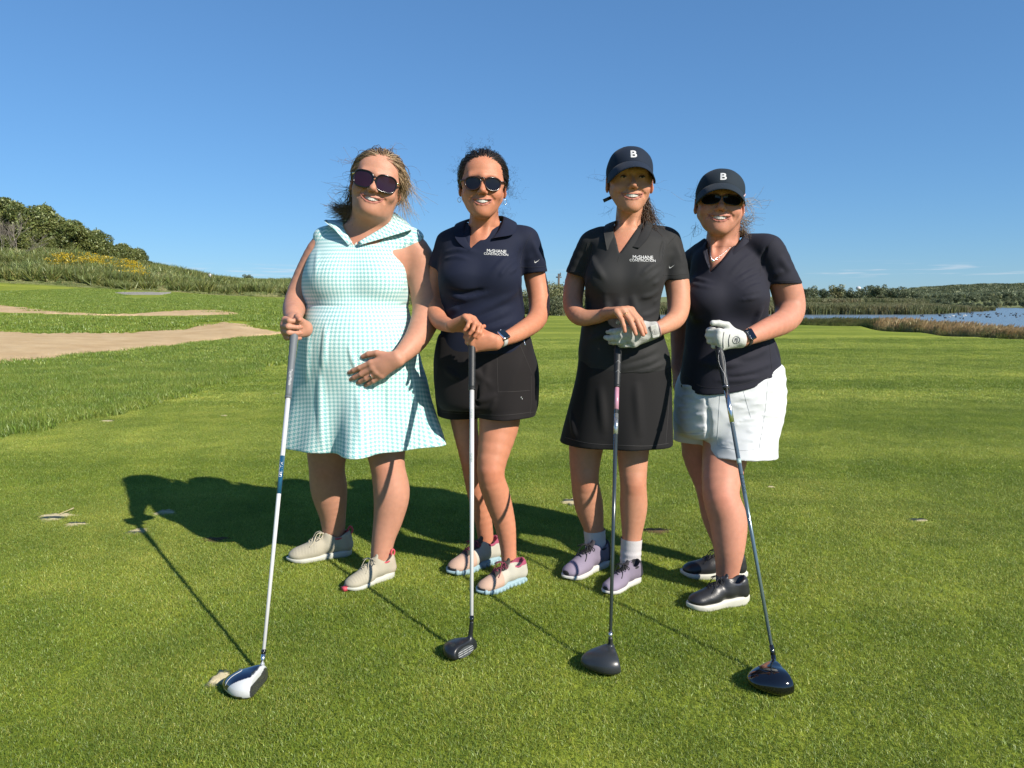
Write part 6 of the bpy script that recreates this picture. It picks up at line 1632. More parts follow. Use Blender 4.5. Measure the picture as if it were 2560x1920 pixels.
M_CAPC = cloth_mat('navy_cap_cotton', (.016, .026, .048), .8, bump=.3, weave=900); M_CAPB = cloth_mat('slate_navy_cap_cotton', (.022, .033, .046), .8, bump=.3, weave=900)

# =================== second woman: navy polo and black shorts
def woman_navy():
    CR[0] = 2.4
    Y0 = 2.93
    root = thing('person', G(1240, 1440), 'woman in a navy polo and black shorts, tortoiseshell sunglasses, dark curly hair pulled back', 'person')
    h = Head(W(1207, 464, 2.86), 1.075, 1.0, yaw=.04, roll=.04, pitch=.0)
    J = lambda px, py, dy=0: W(px, py, Y0 + dy)
    fd = Field(); head_skin(fd, h, jaw=.97, full=.001, mouthw=1.05)
    fd.seg(W(1210, 510, 2.90), W(1211, 560, 2.93), S(34, 2.9), S(36, 2.93), .03)
    for q in (-1, 1): fd.seg(W(1209 + q * 24, 525, 2.88), W(1203 + q * 8, 600, 2.845), .007, .005, .025)
    lofted(fd, sect(Y0, [(572, 1168, 1250, .05, .06), (596, 1128, 1292, .085, .09), (640, 1110, 1300, .115, .10), (700, 1110, 1296, .12, .11), (780, 1110, 1300, .10, .10), (880, 1110, 1320, .11, .12), (960, 1110, 1320, .11, .13)]), k=.05)
    for P in ([(1155, 592, Y0, 15), (1118, 618, 2.95, 21), (1092, 690, 2.97, 25), (1082, 762, 2.93, 23), (1098, 800, 2.82, 21), (1118, 812, 2.75, 17), (1128, 815, 2.72, 15)],
              [(1258, 586, Y0, 15), (1316, 612, 2.95, 22), (1337, 690, 2.98, 27), (1348, 755, 2.95, 26), (1340, 800, 2.88, 24.5), (1296, 832, 2.78, 21), (1255, 850, 2.71, 15.5), (1238, 856, 2.69, 14)]):
        limb(fd, P, .03)
    legs = [[(1160, 980, 2.98, 46), (1160, 1050, 3.0, 34), (1178, 1150, 2.98, 27), (1192, 1225, 3.01, 26), (1208, 1300, 3.03, 22), (1216, 1360, 3.04, 19), (1218, 1404, 3.05, 18)],
            [(1250, 980, 2.92, 58), (1248, 1060, 2.90, 50), (1227, 1175, 2.83, 35), (1242, 1240, 2.85, 34), (1262, 1310, 2.86, 27), (1271, 1375, 2.86, 20), (1273, 1430, 2.85, 19)]]
    kn = []
    for P in legs:
        PP, RR = limb(fd, P, .03); kn.append((PP[2] - np.array([0, RR[2] * .8, .01]), .04, .5)); fd.ell(PP[2] - np.array([0, RR[2] * .55, 0]), (.024, .018, .032), None, .025)
    # lower hand: her left, back toward the camera, fingers round the grip
    wrA = W(1240, 856, 2.675); d = nrm((-.98, -.10, .02)); th = (0.05, -.2, 1); n = np.array([.02, -1., -.1])
    nA, JA = hand(fd, wrA, d, th, [(1.15, 1.25, .8)] * 4, dict(n=n, d=[(.75, .35, -.55), (.85, .1, -.5), (.9, -.2, -.3)]), .98, grow=.0004)
    wrB = W(1130, 816, 2.700); d2 = nrm((.80, -.35, .32)); th2 = (.25, -.55, -.25)
    nB, JB = hand(fd, wrB, d2, (.45, .55, -.3), [(.95, .95, .5), (1.0, .95, .5), (1.05, .95, .5), (1.05, .95, .5)], dict(n=np.array([-.25, -.35, .9]), d=[(.85, .45, -.3), (.98, .15, -.15), (1., .0, .05)]), .95)
    fine = lambda c: c[2] > h.c[2] - .17 or np.linalg.norm(c - wrA - d * .07) < .12 or np.linalg.norm(c - wrB - d2 * .07) < .12
    body_build(root, fd, 'b', fine, h, kn, 1.05, [(J(1195, 600, -.1), .05, .3)] + [(j[-1], .012, .6) for j in JA + JB])
    head_details(h, root, 1.05); ring(root, JA, 2, 0, .0108, M_GOLD, gem=True); ring(root, JA, 2, 0, .0112, M_GOLD, name='wedding_band')
    # ---- polo
    x0 = W(1175, 623, 2.82)[0]; zV = W(1175, 622, 2.82)[2]
    def neck(fd):
        # the V leans toward the picture-right shoulder
        f = vneck(x0, zV, .5, 2.91, curve=.01)
        fd.mod(lambda P, dd: np.maximum(dd, -f(np.stack([P[:, 0] - .55 * np.maximum(P[:, 2] - zV, 0), P[:, 1], P[:, 2]], 1))))
        fd.seg(W(1210, 590, 2.92), W(1211, 540, 2.93), .060, .066, .008, None, 's')
    rows = [(562, 1172, 1250, .05, .06, .01), (575, 1130, 1290, .075, .085), (600, 1104, 1316, .10, .10), (640, 1098, 1306, .130, .115), (690, 1098, 1300, .150, .12), (730, 1100, 1304, .140, .115), (770, 1106, 1308, .130, .11), (810, 1106, 1316, .140, .115), (850, 1098, 1326, .145, .125), (880, 1092, 1330, .14, .13)]
    fdx = lambda fd: (sleeve_prim(fd, [J(1145, 594), J(1117, 618, .01), J(1090, 692, .03)], [.042, .045, .047], J(1086, 668, .03), (-.35, .05, -1)),
                      sleeve_prim(fd, [J(1288, 596), J(1318, 610, .01), J(1339, 705, .04)], [.042, .050, .053], J(1337, 682, .04), (.10, .05, -1)))
    sl = dict(shoulder=[(J(1172, 574), J(1118, 602, .01), .032, .036), (J(1250, 572), J(1316, 596, .01), .032, .040)], arm=[], hollow=[(J(1337, 692, .04), J(1336, 665, .035), .0505, .044)])
    cr = [((1280, 636), (1255, 655), (1225, 690), .008, .006), ((1288, 650), (1262, 672), (1248, 695), .007, .006), ((1293, 668), (1272, 684), .006, .005), ((1112, 632), (1150, 624), (1195, 632), .008, .007), ((1108, 648), (1140, 642), (1175, 650), .007, .005),
          ((1122, 722), (1160, 734), (1215, 722), .009, -.007), ((1120, 738), (1165, 748), (1225, 732), .008, .006), ((1170, 790), (1225, 765), (1290, 730), .012, .009), ((1190, 812), (1250, 785), (1308, 758), .012, .009), ((1200, 828), (1260, 812), (1312, 788), .010, .008), ((1150, 820), (1175, 790), .010, .007),
          ((1297, 690), (1302, 740), (1312, 790), .008, .006), ((1300, 620), (1297, 660), .005, -.005), ((1110, 780), (1150, 770), .010, .006), ((1330, 600), (1350, 650), .010, .004), ((1310, 655), (1330, 640), .006, .004)]
    o, V, Q, bv = shirt(root, sect(Y0, rows), M_NAVY, sl, [(J(1152, 692, -.075), (.080, .078, .072), .045), (J(1248, 696, -.075), (.080, .078, .072), .045)], neck, cr, (folds(31, .0030, 26, (.6, 1, 1.3)),), extra=fdx)
    P_ = W; nc = W(1210, 570, 2.93)
    collar(root, M_NAVY, nc, None, [([P_(1178, 622, 2.808), P_(1164, 596, 2.835), P_(1160, 568, 2.875), P_(1172, 548, 2.95), P_(1210, 545, 3.01)], [P_(1172, 628, 2.806), P_(1143, 600, 2.83), P_(1136, 572, 2.88), P_(1150, 556, 2.97), P_(1210, 556, 3.035)]),
                                    ([P_(1210, 545, 3.01), P_(1254, 540, 2.95), P_(1258, 552, 2.885), P_(1246, 578, 2.840), P_(1230, 596, 2.822)], [P_(1210, 556, 3.035), P_(1282, 553, 2.965), P_(1290, 572, 2.875), P_(1280, 586, 2.835), P_(1236, 594, 2.812)])])
    mst = mat('navy_stitching', (.010, .014, .034), rough=.8)
    for pts in (((1303, 668), (1335, 668), (1366, 666)), ((1330, 580), (1310, 620), (1300, 660)), ((1100, 820), (1140, 826), (1172, 824))): stitch(root, bv, pts, mst, .0011)
    tm = text_mesh('McSHANE', .0175, True, .95); place_text(tm, J(1240, 625, -.2), (1, 0, -.05), (0, 0, 1), bv, (0, 1, 0), .0012, 'logo', M_WHITE, root)
    tm = text_mesh('CONSTRUCTION', .0120, True, .95); place_text(tm, J(1239, 633, -.2), (1, 0, -.05), (0, 0, 1), bv, (0, 1, 0), .0012, 'logo', M_WHITE, root)
    place_text(swoosh(.020), J(1358, 646, -.2), (1, 0, .0), (0, 0, 1), bv, (-.1, 1, 0), .0012, 'logo', M_WHITE, root)
    # ---- shorts
    fd = Field()
    lofted(fd, sect(Y0, [(828, 1100, 1325, .12, .12), (860, 1090, 1334, .135, .135), (900, 1083, 1340, .145, .15), (950, 1084, 1342, .15, .155), (1000, 1092, 1342, .148, .15), (1018, 1098, 1340, .14, .14)]), k=.02, p=2.5, cap=.03)
    LP = [([J(1148, 930, .03), J(1142, 1000, .03), J(1147, 1075, .05)], [.085, .083, .080], W(1150, 1040, 2.98), (-.02, 0, -1)), ([J(1268, 930, -.01), J(1266, 1000, -.02), J(1262, 1085, -.05)], [.118, .116, .112], W(1262, 1040, 2.90), (.02, 0, -1))]
    for pts, rad, e, n_ in LP: sleeve_prim(fd, pts, rad, e, n_, .03)
    for pts, rad, e, n_ in LP: fd.seg(e + np.array([0, 0, -.02]), e + np.array([0, 0, .05]), rad[2] - .008, rad[2] - .016, .004, None, 's')
    pcreases(fd, [((1242, 878), (1244, 975), .0028, -.004), ((1244, 979), (1325, 976), .0028, -.004), ((1300, 868), (1330, 932), .0028, -.004), ((1160, 900), (1195, 935), (1228, 965), .013, .008), ((1245, 985), (1215, 998), (1188, 1000), .010, .008), ((1198, 1002), (1210, 950), (1222, 905), .011, .006), ((1225, 1030), (1240, 990), .008, .006), ((1110, 920), (1150, 950), .012, .006), ((1330, 945), (1325, 1035), .004, -.005), ((1192, 1035), (1198, 960), .006, -.006)])
    fd.mod(folds(41, .004, 22))
    V, Q = fd.mesh(.0042, tn=24); V = relax(V, Q, 1, .4); mesh_np('shorts', V, Q, M_BLACKC, root); bv = bvh_of(V, Q); ms_ = mat('black_stitching', (.035, .03, .03), rough=.7)
    for pts in (((1242, 872), (1243, 925), (1245, 980)), ((1245, 980), (1285, 979), (1326, 976)), ((1300, 862), (1315, 898), (1330, 934)), ((1198, 1036), (1260, 1038), (1335, 1030)), ((1105, 1030), (1150, 1034), (1186, 1032)), ((1328, 940), (1328, 990), (1326, 1036))): stitch(root, bv, pts, ms_, .0010)
    b = MB(); P = [W(1306, 1014, 2.6) + .0042 * np.array([math.cos(a), 0, math.sin(a)]) for a in np.linspace(0, 6.28, 20)]
    off = []
    for q in P:
        loc, nor, i, ds = bv.ray_cast(Vector(tuple(q)), Vector((0, 1, 0)))
        if loc: off.append(np.array(loc) - np.array([0, .001, 0]))
    if len(off) > 6: b.tube(off, .0007, 5, False); b.build('logo', M_SILVER, root)
    b = MB()
    A_, B_ = W(1312, 862, 2.5), W(1318, 880, 2.5); off = []
    for t in np.linspace(0, 1, 8):
        loc, nor, i, ds = bv.ray_cast(Vector(tuple(A_ * (1 - t) + B_ * t)), Vector((0, 1, 0)))
        if loc: off.append(np.array(loc))
    if len(off) > 3: b.tube(off, .0022, 5); b.build('pocket_zip', M_SILVER, root)
    b = MB()
    for q in range(2): pass
    # ---- glasses, earrings, hair
    glasses(h, root, 'sunglasses', dict(cx=.0335, cu=-.006, hw=.0265, hh=.0235, p=2.35, flare=.10, taper=.12, top=.85), M_FRAMET, M_LENS, .0026, .008, None, f0=.1005, wrap=6, label='tortoiseshell sunglasses with dark green-black lenses')
    for q in (-1, 1):
        b = MB(); c = h.p(q * .080, .002, -.053); b.tube([c + .0085 * np.array([math.cos(a) * .75, .4 * math.cos(a), math.sin(a)]) for a in np.linspace(0, 6.28, 18)], .0010, 6, False); b.build('hoop_earring', M_SILVER, root)
    b = QB(); cols = [(.020, .015, .012), (.035, .024, .018), (.055, .038, .027)]
    HC, HR = (0, -.014, .031), (.0800, .0975, .0895); hl = [(-.079, .015, -.02), (-.078, .030, .0), (-.073, .050, .03), (-.062, .066, .062), (-.038, .078, .084), (0, .082, .094), (.038, .078, .084), (.062, .066, .062), (.073, .050, .03), (.078, .030, .0), (.079, .015, -.02)]
    fit_strands(b, h, HC, HR, hl, (0, -.12, .0), 1900, 15, .0010, curl=.0014, curlf=19, lift=.006, cols=cols, npt=14)
    free_strands(b, h, [(.076, .0, .05), (.078, .0, .02), (.080, -.01, -.02), (.07, -.03, -.08), (-.076, 0, .03), (-.07, 0, .06), (.0, .0, .118)], [(1, 0, .1), (1, 0, -.1), (1, 0, -.3), (1, 0, -.3), (-1, 0, .2), (-1, 0, .3), (-.3, 0, 1)], 70, .034, 16, .0003, cols=cols, npt=18, curlr=.005, turns=2.6, jit=.014)
    free_strands(b, h, [(-.05, -.02, .115), (.085, -.01, -.01), (.06, -.03, -.085)], [(-.4, 0, 1), (1, 0, -.1), (1, 0, -.2)], 26, .040, 17, .0003, cols=cols, npt=18, curlr=.007, turns=2.4, jit=.008)
    fs = Field(); h.E(fs, (0, -.016, .030), (.0780, .0955, .0870)); h.E(fs, (0, .124, -.010), (.090, .116, .122), .006, 's'); fs.cut(h.p(0, 0, -.055), -h.R[:, 2]); Vh, Qh = fs.mesh(.005, tn=12); b.add(Vh, Qh, (.022, .016, .013))
    b.build('hair', mat('near_black_hair', (.03, .02, .015), rough=.4, spec=.5, attr='Col'), root)
    ax = nrm(np.array(W(1296, 832, 2.78)) - np.array(W(1240, 856, 2.68)))
    watch(root, W(1252, 850, 2.705), ax, (-.10, -1., .45), mat('watch_glass', (.010, .018, .028), rough=.04, spec=.7), M_SILVER, mat('white_rubber', (.70, .69, .66), rough=.6), .0245, 'silver smartwatch on a white strap')
    # ---- shoes
    mats = dict(sole=mat('pale_blue_foam', (.36, .52, .58), rough=.6), upper=mat('peach_white_mesh', (.6, .5, .4), rough=.85, attr='Col', bump=.3, bscale=420), lining=mat('raspberry_lining', (.42, .07, .14), rough=.7))
    def cf(X, Y_, Z):
        C = np.tile(np.array([.66, .44, .33]), (len(X), 1)); C[X < .56] = (.60, .57, .48); ton = (np.abs(Y_) < .020 + .02 * (X - .4)) & (X > .33) & (X < .70) & (Z > .01); C[ton] = (.075, .065, .055); C[(X > .965) | ((X > .92) & (Z < .006))] = (.05, .05, .055); C[(Z > .060) & (X < .3)] = (.42, .07, .14); return C
    lm = mat('raspberry_lace', (.28, .05, .09), rough=.8)
    shoe(root, (1247, 1402), (1118, 1442), mats=mats, laces_m=lm, colour=cf, lobes=True, label='peach and grey running shoe with pale blue sole, farther foot')
    shoe(root, (1312, 1452), (1192, 1490), mats=mats, laces_m=lm, colour=cf, lobes=True, label='peach and white running shoe with pale blue sole, nearer foot')
    ms = mat('purple_sock_knit', (.16, .12, .30), rough=.95, bump=.4, bscale=300)
    for P in ((1220, 1382, 1218, 1402, 3.045, 20.5), (1273, 1408, 1273, 1432, 2.85, 21.5)):
        b = MB(); b.tube(spline([W(P[0], P[1], P[4]), W((P[0] + P[2]) / 2, (P[1] + P[3]) / 2, P[4]), W(P[2], P[3], P[4])], 6), [S(P[5] * .96, P[4]), S(P[5], P[4]), S(P[5], P[4]), S(P[5] * 1.05, P[4]), S(P[5] * 1.1, P[4]), S(P[5] * 1.15, P[4])], 18, False); b.build('sock', ms, root)

# =================== third woman: charcoal polo, black skirt, navy cap
def woman_grey():
    Y0 = 2.87
    root = thing('person', G(1540, 1450), 'woman in a charcoal polo shirt, black skirt and navy cap marked B, without glasses', 'person')
    h = Head(W(1574, 453, 2.82), 1.055, 1.0, yaw=-.02, roll=.02, pitch=.03)
    J = lambda px, py, dy=0: W(px, py, Y0 + dy)
    fd = Field(); head_skin(fd, h, jaw=.90, full=-.002, mouthw=1.12)
    fd.seg(W(1575, 500, 2.87), W(1572, 560, 2.90), S(31, 2.87), S(33, 2.9), .03)
    for q in (-1, 1): fd.seg(W(1574 + q * 22, 520, 2.855), W(1558 + q * 7, 605, 2.825), .006, .004, .025)
    lofted(fd, sect(Y0, [(578, 1530, 1612, .05, .06), (602, 1492, 1656, .085, .09), (640, 1475, 1664, .110, .10), (700, 1478, 1650, .12, .11), (780, 1475, 1645, .10, .10), (880, 1470, 1660, .11, .12), (1000, 1450, 1670, .11, .13)]), k=.05)
    for P in ([(1512, 594, Y0, 14), (1473, 618, 2.92, 19), (1442, 690, 2.94, 25), (1432, 760, 2.88, 24), (1450, 792, 2.80, 21.5), (1490, 792, 2.755, 17), (1517, 785, 2.725, 14.5)],
              [(1632, 590, Y0, 14), (1674, 612, 2.87, 21), (1690, 690, 2.87, 29), (1697, 752, 2.83, 28), (1690, 794, 2.77, 24), (1660, 816, 2.71, 19), (1634, 826, 2.68, 15.5)]):
        limb(fd, P, .03)
    legs = [[(1480, 1040, 2.95, 52), (1466, 1110, 2.95, 44), (1462, 1195, 2.93, 35), (1472, 1262, 2.96, 36), (1485, 1325, 2.97, 24.5), (1490, 1375, 2.98, 20.5), (1492, 1408, 2.98, 20)],
            [(1586, 1040, 2.90, 52), (1582, 1120, 2.88, 41), (1583, 1205, 2.85, 33), (1584, 1268, 2.86, 34), (1580, 1335, 2.86, 25), (1576, 1390, 2.85, 21), (1574, 1440, 2.85, 20)]]
    kn = []
    for P in legs:
        PP, RR = limb(fd, P, .03); kn.append((PP[2] - np.array([0, RR[2] * .8, .01]), .04, .65)); fd.ell(PP[2] - np.array([0, RR[2] * .55, 0]), (.024, .019, .032), None, .025)
    wrA = W(1520, 783, 2.715); dA = nrm((.50, -.80, .12))
    nA, JA = hand(fd, wrA, dA, (.82, .50, .05), [(1.0, .22, .12), (1.0, .20, .12), (1.0, .22, .12), (1.0, .3, .15)], dict(n=np.array([-.05, .15, 1.]), d=[(.75, .60, -.35), (.75, .40, -.6), (.6, .2, -.8)]), 1.06, spread=(.30, .26, .22, .10), stretch=(1.1, 1.12, 1.1, 1.1))
    wrG = W(1634, 826, 2.668); dG = nrm((-.96, -.10, -.26))
    fine = lambda c: c[2] > h.c[2] - .17 or np.linalg.norm(c - wrA - dA * .08) < .13
    body_build(root, fd, 'c', fine, h, kn, 1.12, [(J(1550, 610, -.1), .06, .5)] + [(j[-1], .012, .6) for j in JA] + [(W(1412, 770, 2.85), .08, .35)])
    head_details(h, root, 1.12, eyes=(.03, .018, .012)); brow_strands(h, root, mat('brow_hair', (.06, .04, .03), rough=.6)); ring(root, JA, 2, 0, .0112, M_GOLD, gem=True)
    # glove
    fg = Field(); nG, JG = hand(fg, wrG, dG, (-.2, -.15, 1), [(.22, .55, .40), (.26, .55, .40), (.28, .55, .40), (.30, .55, .4)], dict(n=np.array([0, -.90, -.30]), d=[(.75, .50, -.45), (.9, .25, -.4), (.95, .05, -.3)]), 1.02, grow=.0022)
    fg.seg(wrG, wrG - dG * .022, .026, .027, .012); fg.mod(folds(61, .0022, 75)); fg.cut(wrG - dG * .016, -dG)
    V, Q = fg.mesh(.0028, tn=16); gl = mesh_np('golf_glove', V, Q, mat('worn_white_leather', (.60, .59, .55), rough=.75, var=.22, vscale=60, bump=.4, bscale=160), root); bv = bvh_of(V, Q)
    gl['label'] = 'worn white golf glove with a pale pink cuff'
    b = MB(); P = []
    for a in np.linspace(0, 6.28, 24): u = nrm(np.cross(dG, (0, 0, 1.))); v = np.cross(dG, u); P.append(wrG - dG * .016 + .0265 * (u * math.cos(a) + v * math.sin(a)))
    b.tube(P, .0030, 6, False); b.build('glove_cuff', mat('pink_trim', (.55, .30, .30), rough=.7), root)
    b = MB(); fdt = wrG + dG * .006 + nG * .020; 
    tab = Field(); R_ = np.stack([dG, nrm(np.cross(nG, dG)), nG], 1); tab.rbox(wrG + dG * .004 + nG * .0235 + R_[:, 1] * -.002, (.013, .024, .0028), R_, .0025); V, Q = tab.mesh(.002, tn=12, pad=.006); mesh_np('glove_strap', V, Q, mat('white_strap', (.68, .67, .62), rough=.7), root)
    bt = bvh_of(V, Q); rr_ = [np.array([math.cos(a), math.sin(a), 0]) for a in np.linspace(0, 6.28, 22)]
    mG = mat('grey_print', (.35, .32, .30), rough=.7); b = MB(); c0 = wrG + dG * .004 + nG * .0268
    b.tube([c0 + (R_[:, 0] * q[0] + R_[:, 1] * q[1]) * .0085 for q in rr_], .0006, 5, False); b.build('logo', mG, root)
    place_text(text_mesh('FJ', .010, True), c0, (1, 0, 0), (0, 0, 1), bt, -nG, .0010, 'logo', mG, root, back=.02)
    # ---- polo
    x0 = W(1545, 636, 2.80)[0]; zV = W(1545, 636, 2.80)[2]
    def neck(fd):
        f = vneck(x0, zV, .42, 2.88, curve=.012)
        fd.mod(lambda P, dd: np.maximum(dd, -f(np.stack([P[:, 0] - .28 * np.maximum(P[:, 2] - zV, 0), P[:, 1], P[:, 2]], 1))))
        fd.seg(W(1572, 596, 2.90), W(1574, 540, 2.90), .056, .062, .008, None, 's')
    rows = [(568, 1532, 1612, .05, .06, .01), (582, 1490, 1650, .075, .085), (606, 1468, 1676, .10, .10), (650, 1464, 1668, .125, .11), (700, 1464, 1652, .140, .115), (740, 1464, 1650, .130, .11), (780, 1462, 1645, .125, .11), (830, 1452, 1656, .13, .12), (870, 1447, 1668, .135, .13), (905, 1447, 1675, .138, .135), (925, 1450, 1672, .136, .135)]
    fdx = lambda fd: (sleeve_prim(fd, [J(1502, 594), J(1472, 618, .01), J(1440, 700, .04)], [.038, .042, .050], J(1440, 688, .03), (-.30, .05, -1)),
                      sleeve_prim(fd, [J(1645, 594), J(1672, 612, .0), J(1690, 715, .0)], [.038, .048, .055], J(1692, 700, .0), (-.04, .05, -1)))
    sl = dict(shoulder=[(J(1532, 580), J(1476, 604, .01), .030, .034), (J(1612, 577), J(1672, 600, .01), .030, .036)], arm=[], hollow=[(J(1692, 710, .0), J(1690, 680, .0), .052, .045), (J(1436, 700, .04), J(1444, 675, .03), .046, .040)])
    cr = [((1648, 655), (1625, 668), (1598, 692), .008, .006), ((1650, 676), (1630, 690), (1612, 706), .006, .005), ((1648, 700), (1632, 712), .006, .005), ((1650, 722), (1628, 738), (1600, 745), .008, .006), ((1650, 742), (1630, 758), .007, .005), ((1648, 770), (1622, 785), (1600, 790), .007, .005),
          ((1545, 905), (1610, 885), (1675, 852), .010, .009), ((1548, 922), (1620, 905), (1676, 878), .009, .009), ((1556, 935), (1620, 925), (1674, 900), .007, .006), ((1512, 735), (1516, 770), (1522, 800), .012, .008), ((1552, 742), (1546, 775), (1542, 800), .011, .007), ((1580, 735), (1590, 790), .012, .005),
          ((1478, 640), (1490, 668), (1512, 700), .010, .008), ((1472, 850), (1495, 842), (1522, 828), .009, .008), ((1468, 700), (1466, 760), .008, .006), ((1658, 600), (1650, 650), .005, -.006), ((1478, 606), (1472, 655), .005, -.005), ((1690, 610), (1705, 660), .010, .004)]
    o, V, Q, bv = shirt(root, sect(Y0, rows), M_CHAR, sl, [(J(1514, 700, -.070), (.074, .070, .068), .045), (J(1606, 700, -.070), (.074, .070, .068), .045)], neck, cr, (folds(32, .0030, 26, (.6, 1, 1.3)),), extra=fdx)
    P_ = W; nc = W(1572, 575, 2.90)
    collar(root, M_CHAR, nc, None, [([P_(1534, 620, 2.780), P_(1534, 590, 2.790), P_(1534, 565, 2.820), P_(1542, 552, 2.885), P_(1573, 550, 2.950)], [P_(1518, 624, 2.770), P_(1513, 596, 2.780), P_(1511, 572, 2.825), P_(1522, 560, 2.905), P_(1573, 562, 2.975)]),
                                    ([P_(1573, 550, 2.950), P_(1607, 548, 2.890), P_(1614, 556, 2.830), P_(1598, 588, 2.785), P_(1574, 616, 2.765)], [P_(1573, 562, 2.975), P_(1628, 556, 2.905), P_(1630, 566, 2.825), P_(1620, 594, 2.773), P_(1598, 620, 2.755)])])
    mst = mat('charcoal_stitching', (.025, .024, .024), rough=.8)
    for pts in (((1658, 688), (1690, 687), (1722, 684)), ((1690, 588), (1662, 625), (1652, 665)), ((1424, 678), (1440, 680), (1460, 678)), ((1470, 606), (1462, 640), (1460, 670)), ((1500, 930), (1560, 931), (1640, 918), (1676, 895)), ((1548, 642), (1546, 648), (1544, 655))): stitch(root, bv, pts, mst, .0011)
    tm = text_mesh('McSHANE', .0185, True, .95); place_text(tm, J(1617, 641, -.2), (1, 0, -.02), (0, 0, 1), bv, (0, 1, 0), .0012, 'logo', M_WHITE, root)
    tm = text_mesh('CONSTRUCTION', .0128, True, .95); place_text(tm, J(1616, 649, -.2), (1, 0, -.02), (0, 0, 1), bv, (0, 1, 0), .0012, 'logo', M_WHITE, root)
    place_text(swoosh(.019), J(1712, 661, -.2), (1, 0, .0), (0, 0, 1), bv, (-.1, 1, 0), .0012, 'logo', M_WHITE, root)
    # ---- skirt
    rowsK = [(885, 1448, 1672, .125, .125), (920, 1444, 1676, .135, .14), (960, 1438, 1678, .14, .15), (1010, 1428, 1682, .145, .16), (1060, 1417, 1686, .15, .165), (1107, 1408, 1689, .155, .17)]
    fold = lambda th, z: (.010 * np.sin(th * 3 + .5) + .006 * np.sin(th * 7 + 1.)) * np.clip((.80 - z) / .3, 0, 1)
    fd = Field(); SK_ = sect(Y0, rowsK); lofted(fd, SK_, p=2.3, fold=fold, cap=.005); f2 = Field(); lofted(f2, SK_, -.006, p=2.3, fold=fold, cap=0); inn = f2.ops[0][1]; zc = float(J(1500, 1060)[2])
    def hollow(P, d):
        m = P[:, 2] < zc + .03
        if not m.any(): return d
        d = d.copy(); q = np.maximum(inn(P[m] + np.array([0, 0, .012], np.float32)), P[m, 2] - zc); d[m] = np.maximum(d[m], -q); return d
    pcreases(fd, [((1664, 930), (1668, 1000), (1662, 1118), .0028, -.004), ((1425, 1000), (1432, 1060), (1440, 1092), .010, .008), ((1500, 960), (1510, 1090), .014, .006), ((1590, 950), (1600, 1100), .014, .006)])
    fd.mod(hollow)
    V, Q = fd.mesh(.0042, tn=24); V = relax(V, Q, 1, .4); mesh_np('skirt', V, Q, M_BLACKS, root); bs_ = bvh_of(V, Q); ms_ = mat('skirt_stitching', (.035, .032, .032), rough=.7)
    for pts in (((1412, 1093), (1470, 1108), (1545, 1113), (1620, 1115), (1680, 1107)), ((1672, 905), (1672, 1000), (1664, 1112))): stitch(root, bs_, pts, ms_, .0012)
    # ---- cap, hair, ribbon tie
    ball_cap(h, root, M_CAPC, M_CAPC, 'navy blue cotton cap with a white letter B', tilt=.50)
    b = QB(); cols = [(.075, .040, .022), (.05, .028, .016), (.12, .07, .04), (.17, .10, .06)]
    fs = Field(); h.E(fs, (0, -.022, .020), (.0765, .088, .080)); h.E(fs, (0, .115, -.02), (.095, .115, .13), .006, 's'); fs.cut(h.p(0, 0, -.045), -h.R[:, 2]); Vh, Qh = fs.mesh(.005, tn=12); b.add(Vh, Qh, (.05, .03, .018))
    fit_strands(b, h, (0, -.016, .025), (.0785, .094, .085), [(-.078, .02, .0), (-.078, .028, .02), (-.07, .04, .03), (.07, .04, .03), (.078, .028, .02), (.078, .02, .0)], (.02, -.11, -.03), 400, 35, .0009, lift=.004, cols=cols)
    free_strands(b, h, [(.062, -.055, -.050), (.056, -.055, -.060)], [(.16, -.05, -1), (.36, .0, -1)], 360, .125, 36, .0010, cols=cols, jit=.008, wig=.010, npt=14, curlr=.003, turns=1.4, dn=.13)
    free_strands(b, h, [(.06, -.06, -.05)], [(.5, .1, -1)], 26, .12, 37, .0005, cols=cols, jit=.008, wig=.03, npt=14)
    free_strands(b, h, [(-.055, -.04, -.085), (-.08, 0, .01), (.08, 0, -.01)], [(-.5, 0, -.7), (-1, 0, .1), (1, 0, .05)], 14, .05, 38, .0003, cols=cols, wig=.02)
    b.build('hair', mat('brown_hair', (.08, .045, .025), rough=.42, spec=.45, attr='Col'), root)
    b = MB(); b.box(h.p(-.074, -.02, -.060), np.array([.015, .0012, .0060]) * h.s, h.R @ rot((0, 1, 0), -.45)); b.build('hair_ribbon', mat('black_ribbon', (.010, .010, .014), rough=.5), root)
    # ---- socks and shoes
    ms = mat('white_sock_knit', (.72, .68, .68), rough=.95, bump=.5, bscale=260)
    for (a, b_, Ya, ra, rb) in (((1486, 1324), (1492, 1402), 2.972, 27.5, 27.5), ((1579, 1345), (1574, 1432), 2.855, 27, 26.5)):
        b = MB(); n = 22; A, B = W(*a, Ya), W(*b_, Ya); rad = [S(ra + (rb - ra) * t + .9 * math.sin(t * 34) * (t > .25) + .5 * (t < .12), Ya) for t in np.linspace(0, 1, n)]
        b.tube([A * (1 - t) + B * t for t in np.linspace(0, 1, n)], rad, 22, False); b.build('sock', ms, root)
    mats = dict(sole=mat('white_foam', (.74, .73, .68), rough=.6), upper=mat('lilac_mesh', (.35, .29, .40), rough=.85, attr='Col', bump=.35, bscale=420), lining=mat('black_lining', (.02, .02, .025), rough=.8))
    def cf(X, Y_, Z):
        C = np.tile(np.array([.33, .275, .37]), (len(X), 1)); g = np.clip((X - .3) / .5, 0, 1)[:, None]; C = C * (1 - .25 * (1 - g)); C[(X < .12)] = (.03, .03, .04); C[(np.abs(Y_) < .016) & (X > .33) & (X < .6) & (Z > .03)] = (.05, .045, .055); C[(X > .955)] = (.03, .03, .035); return C
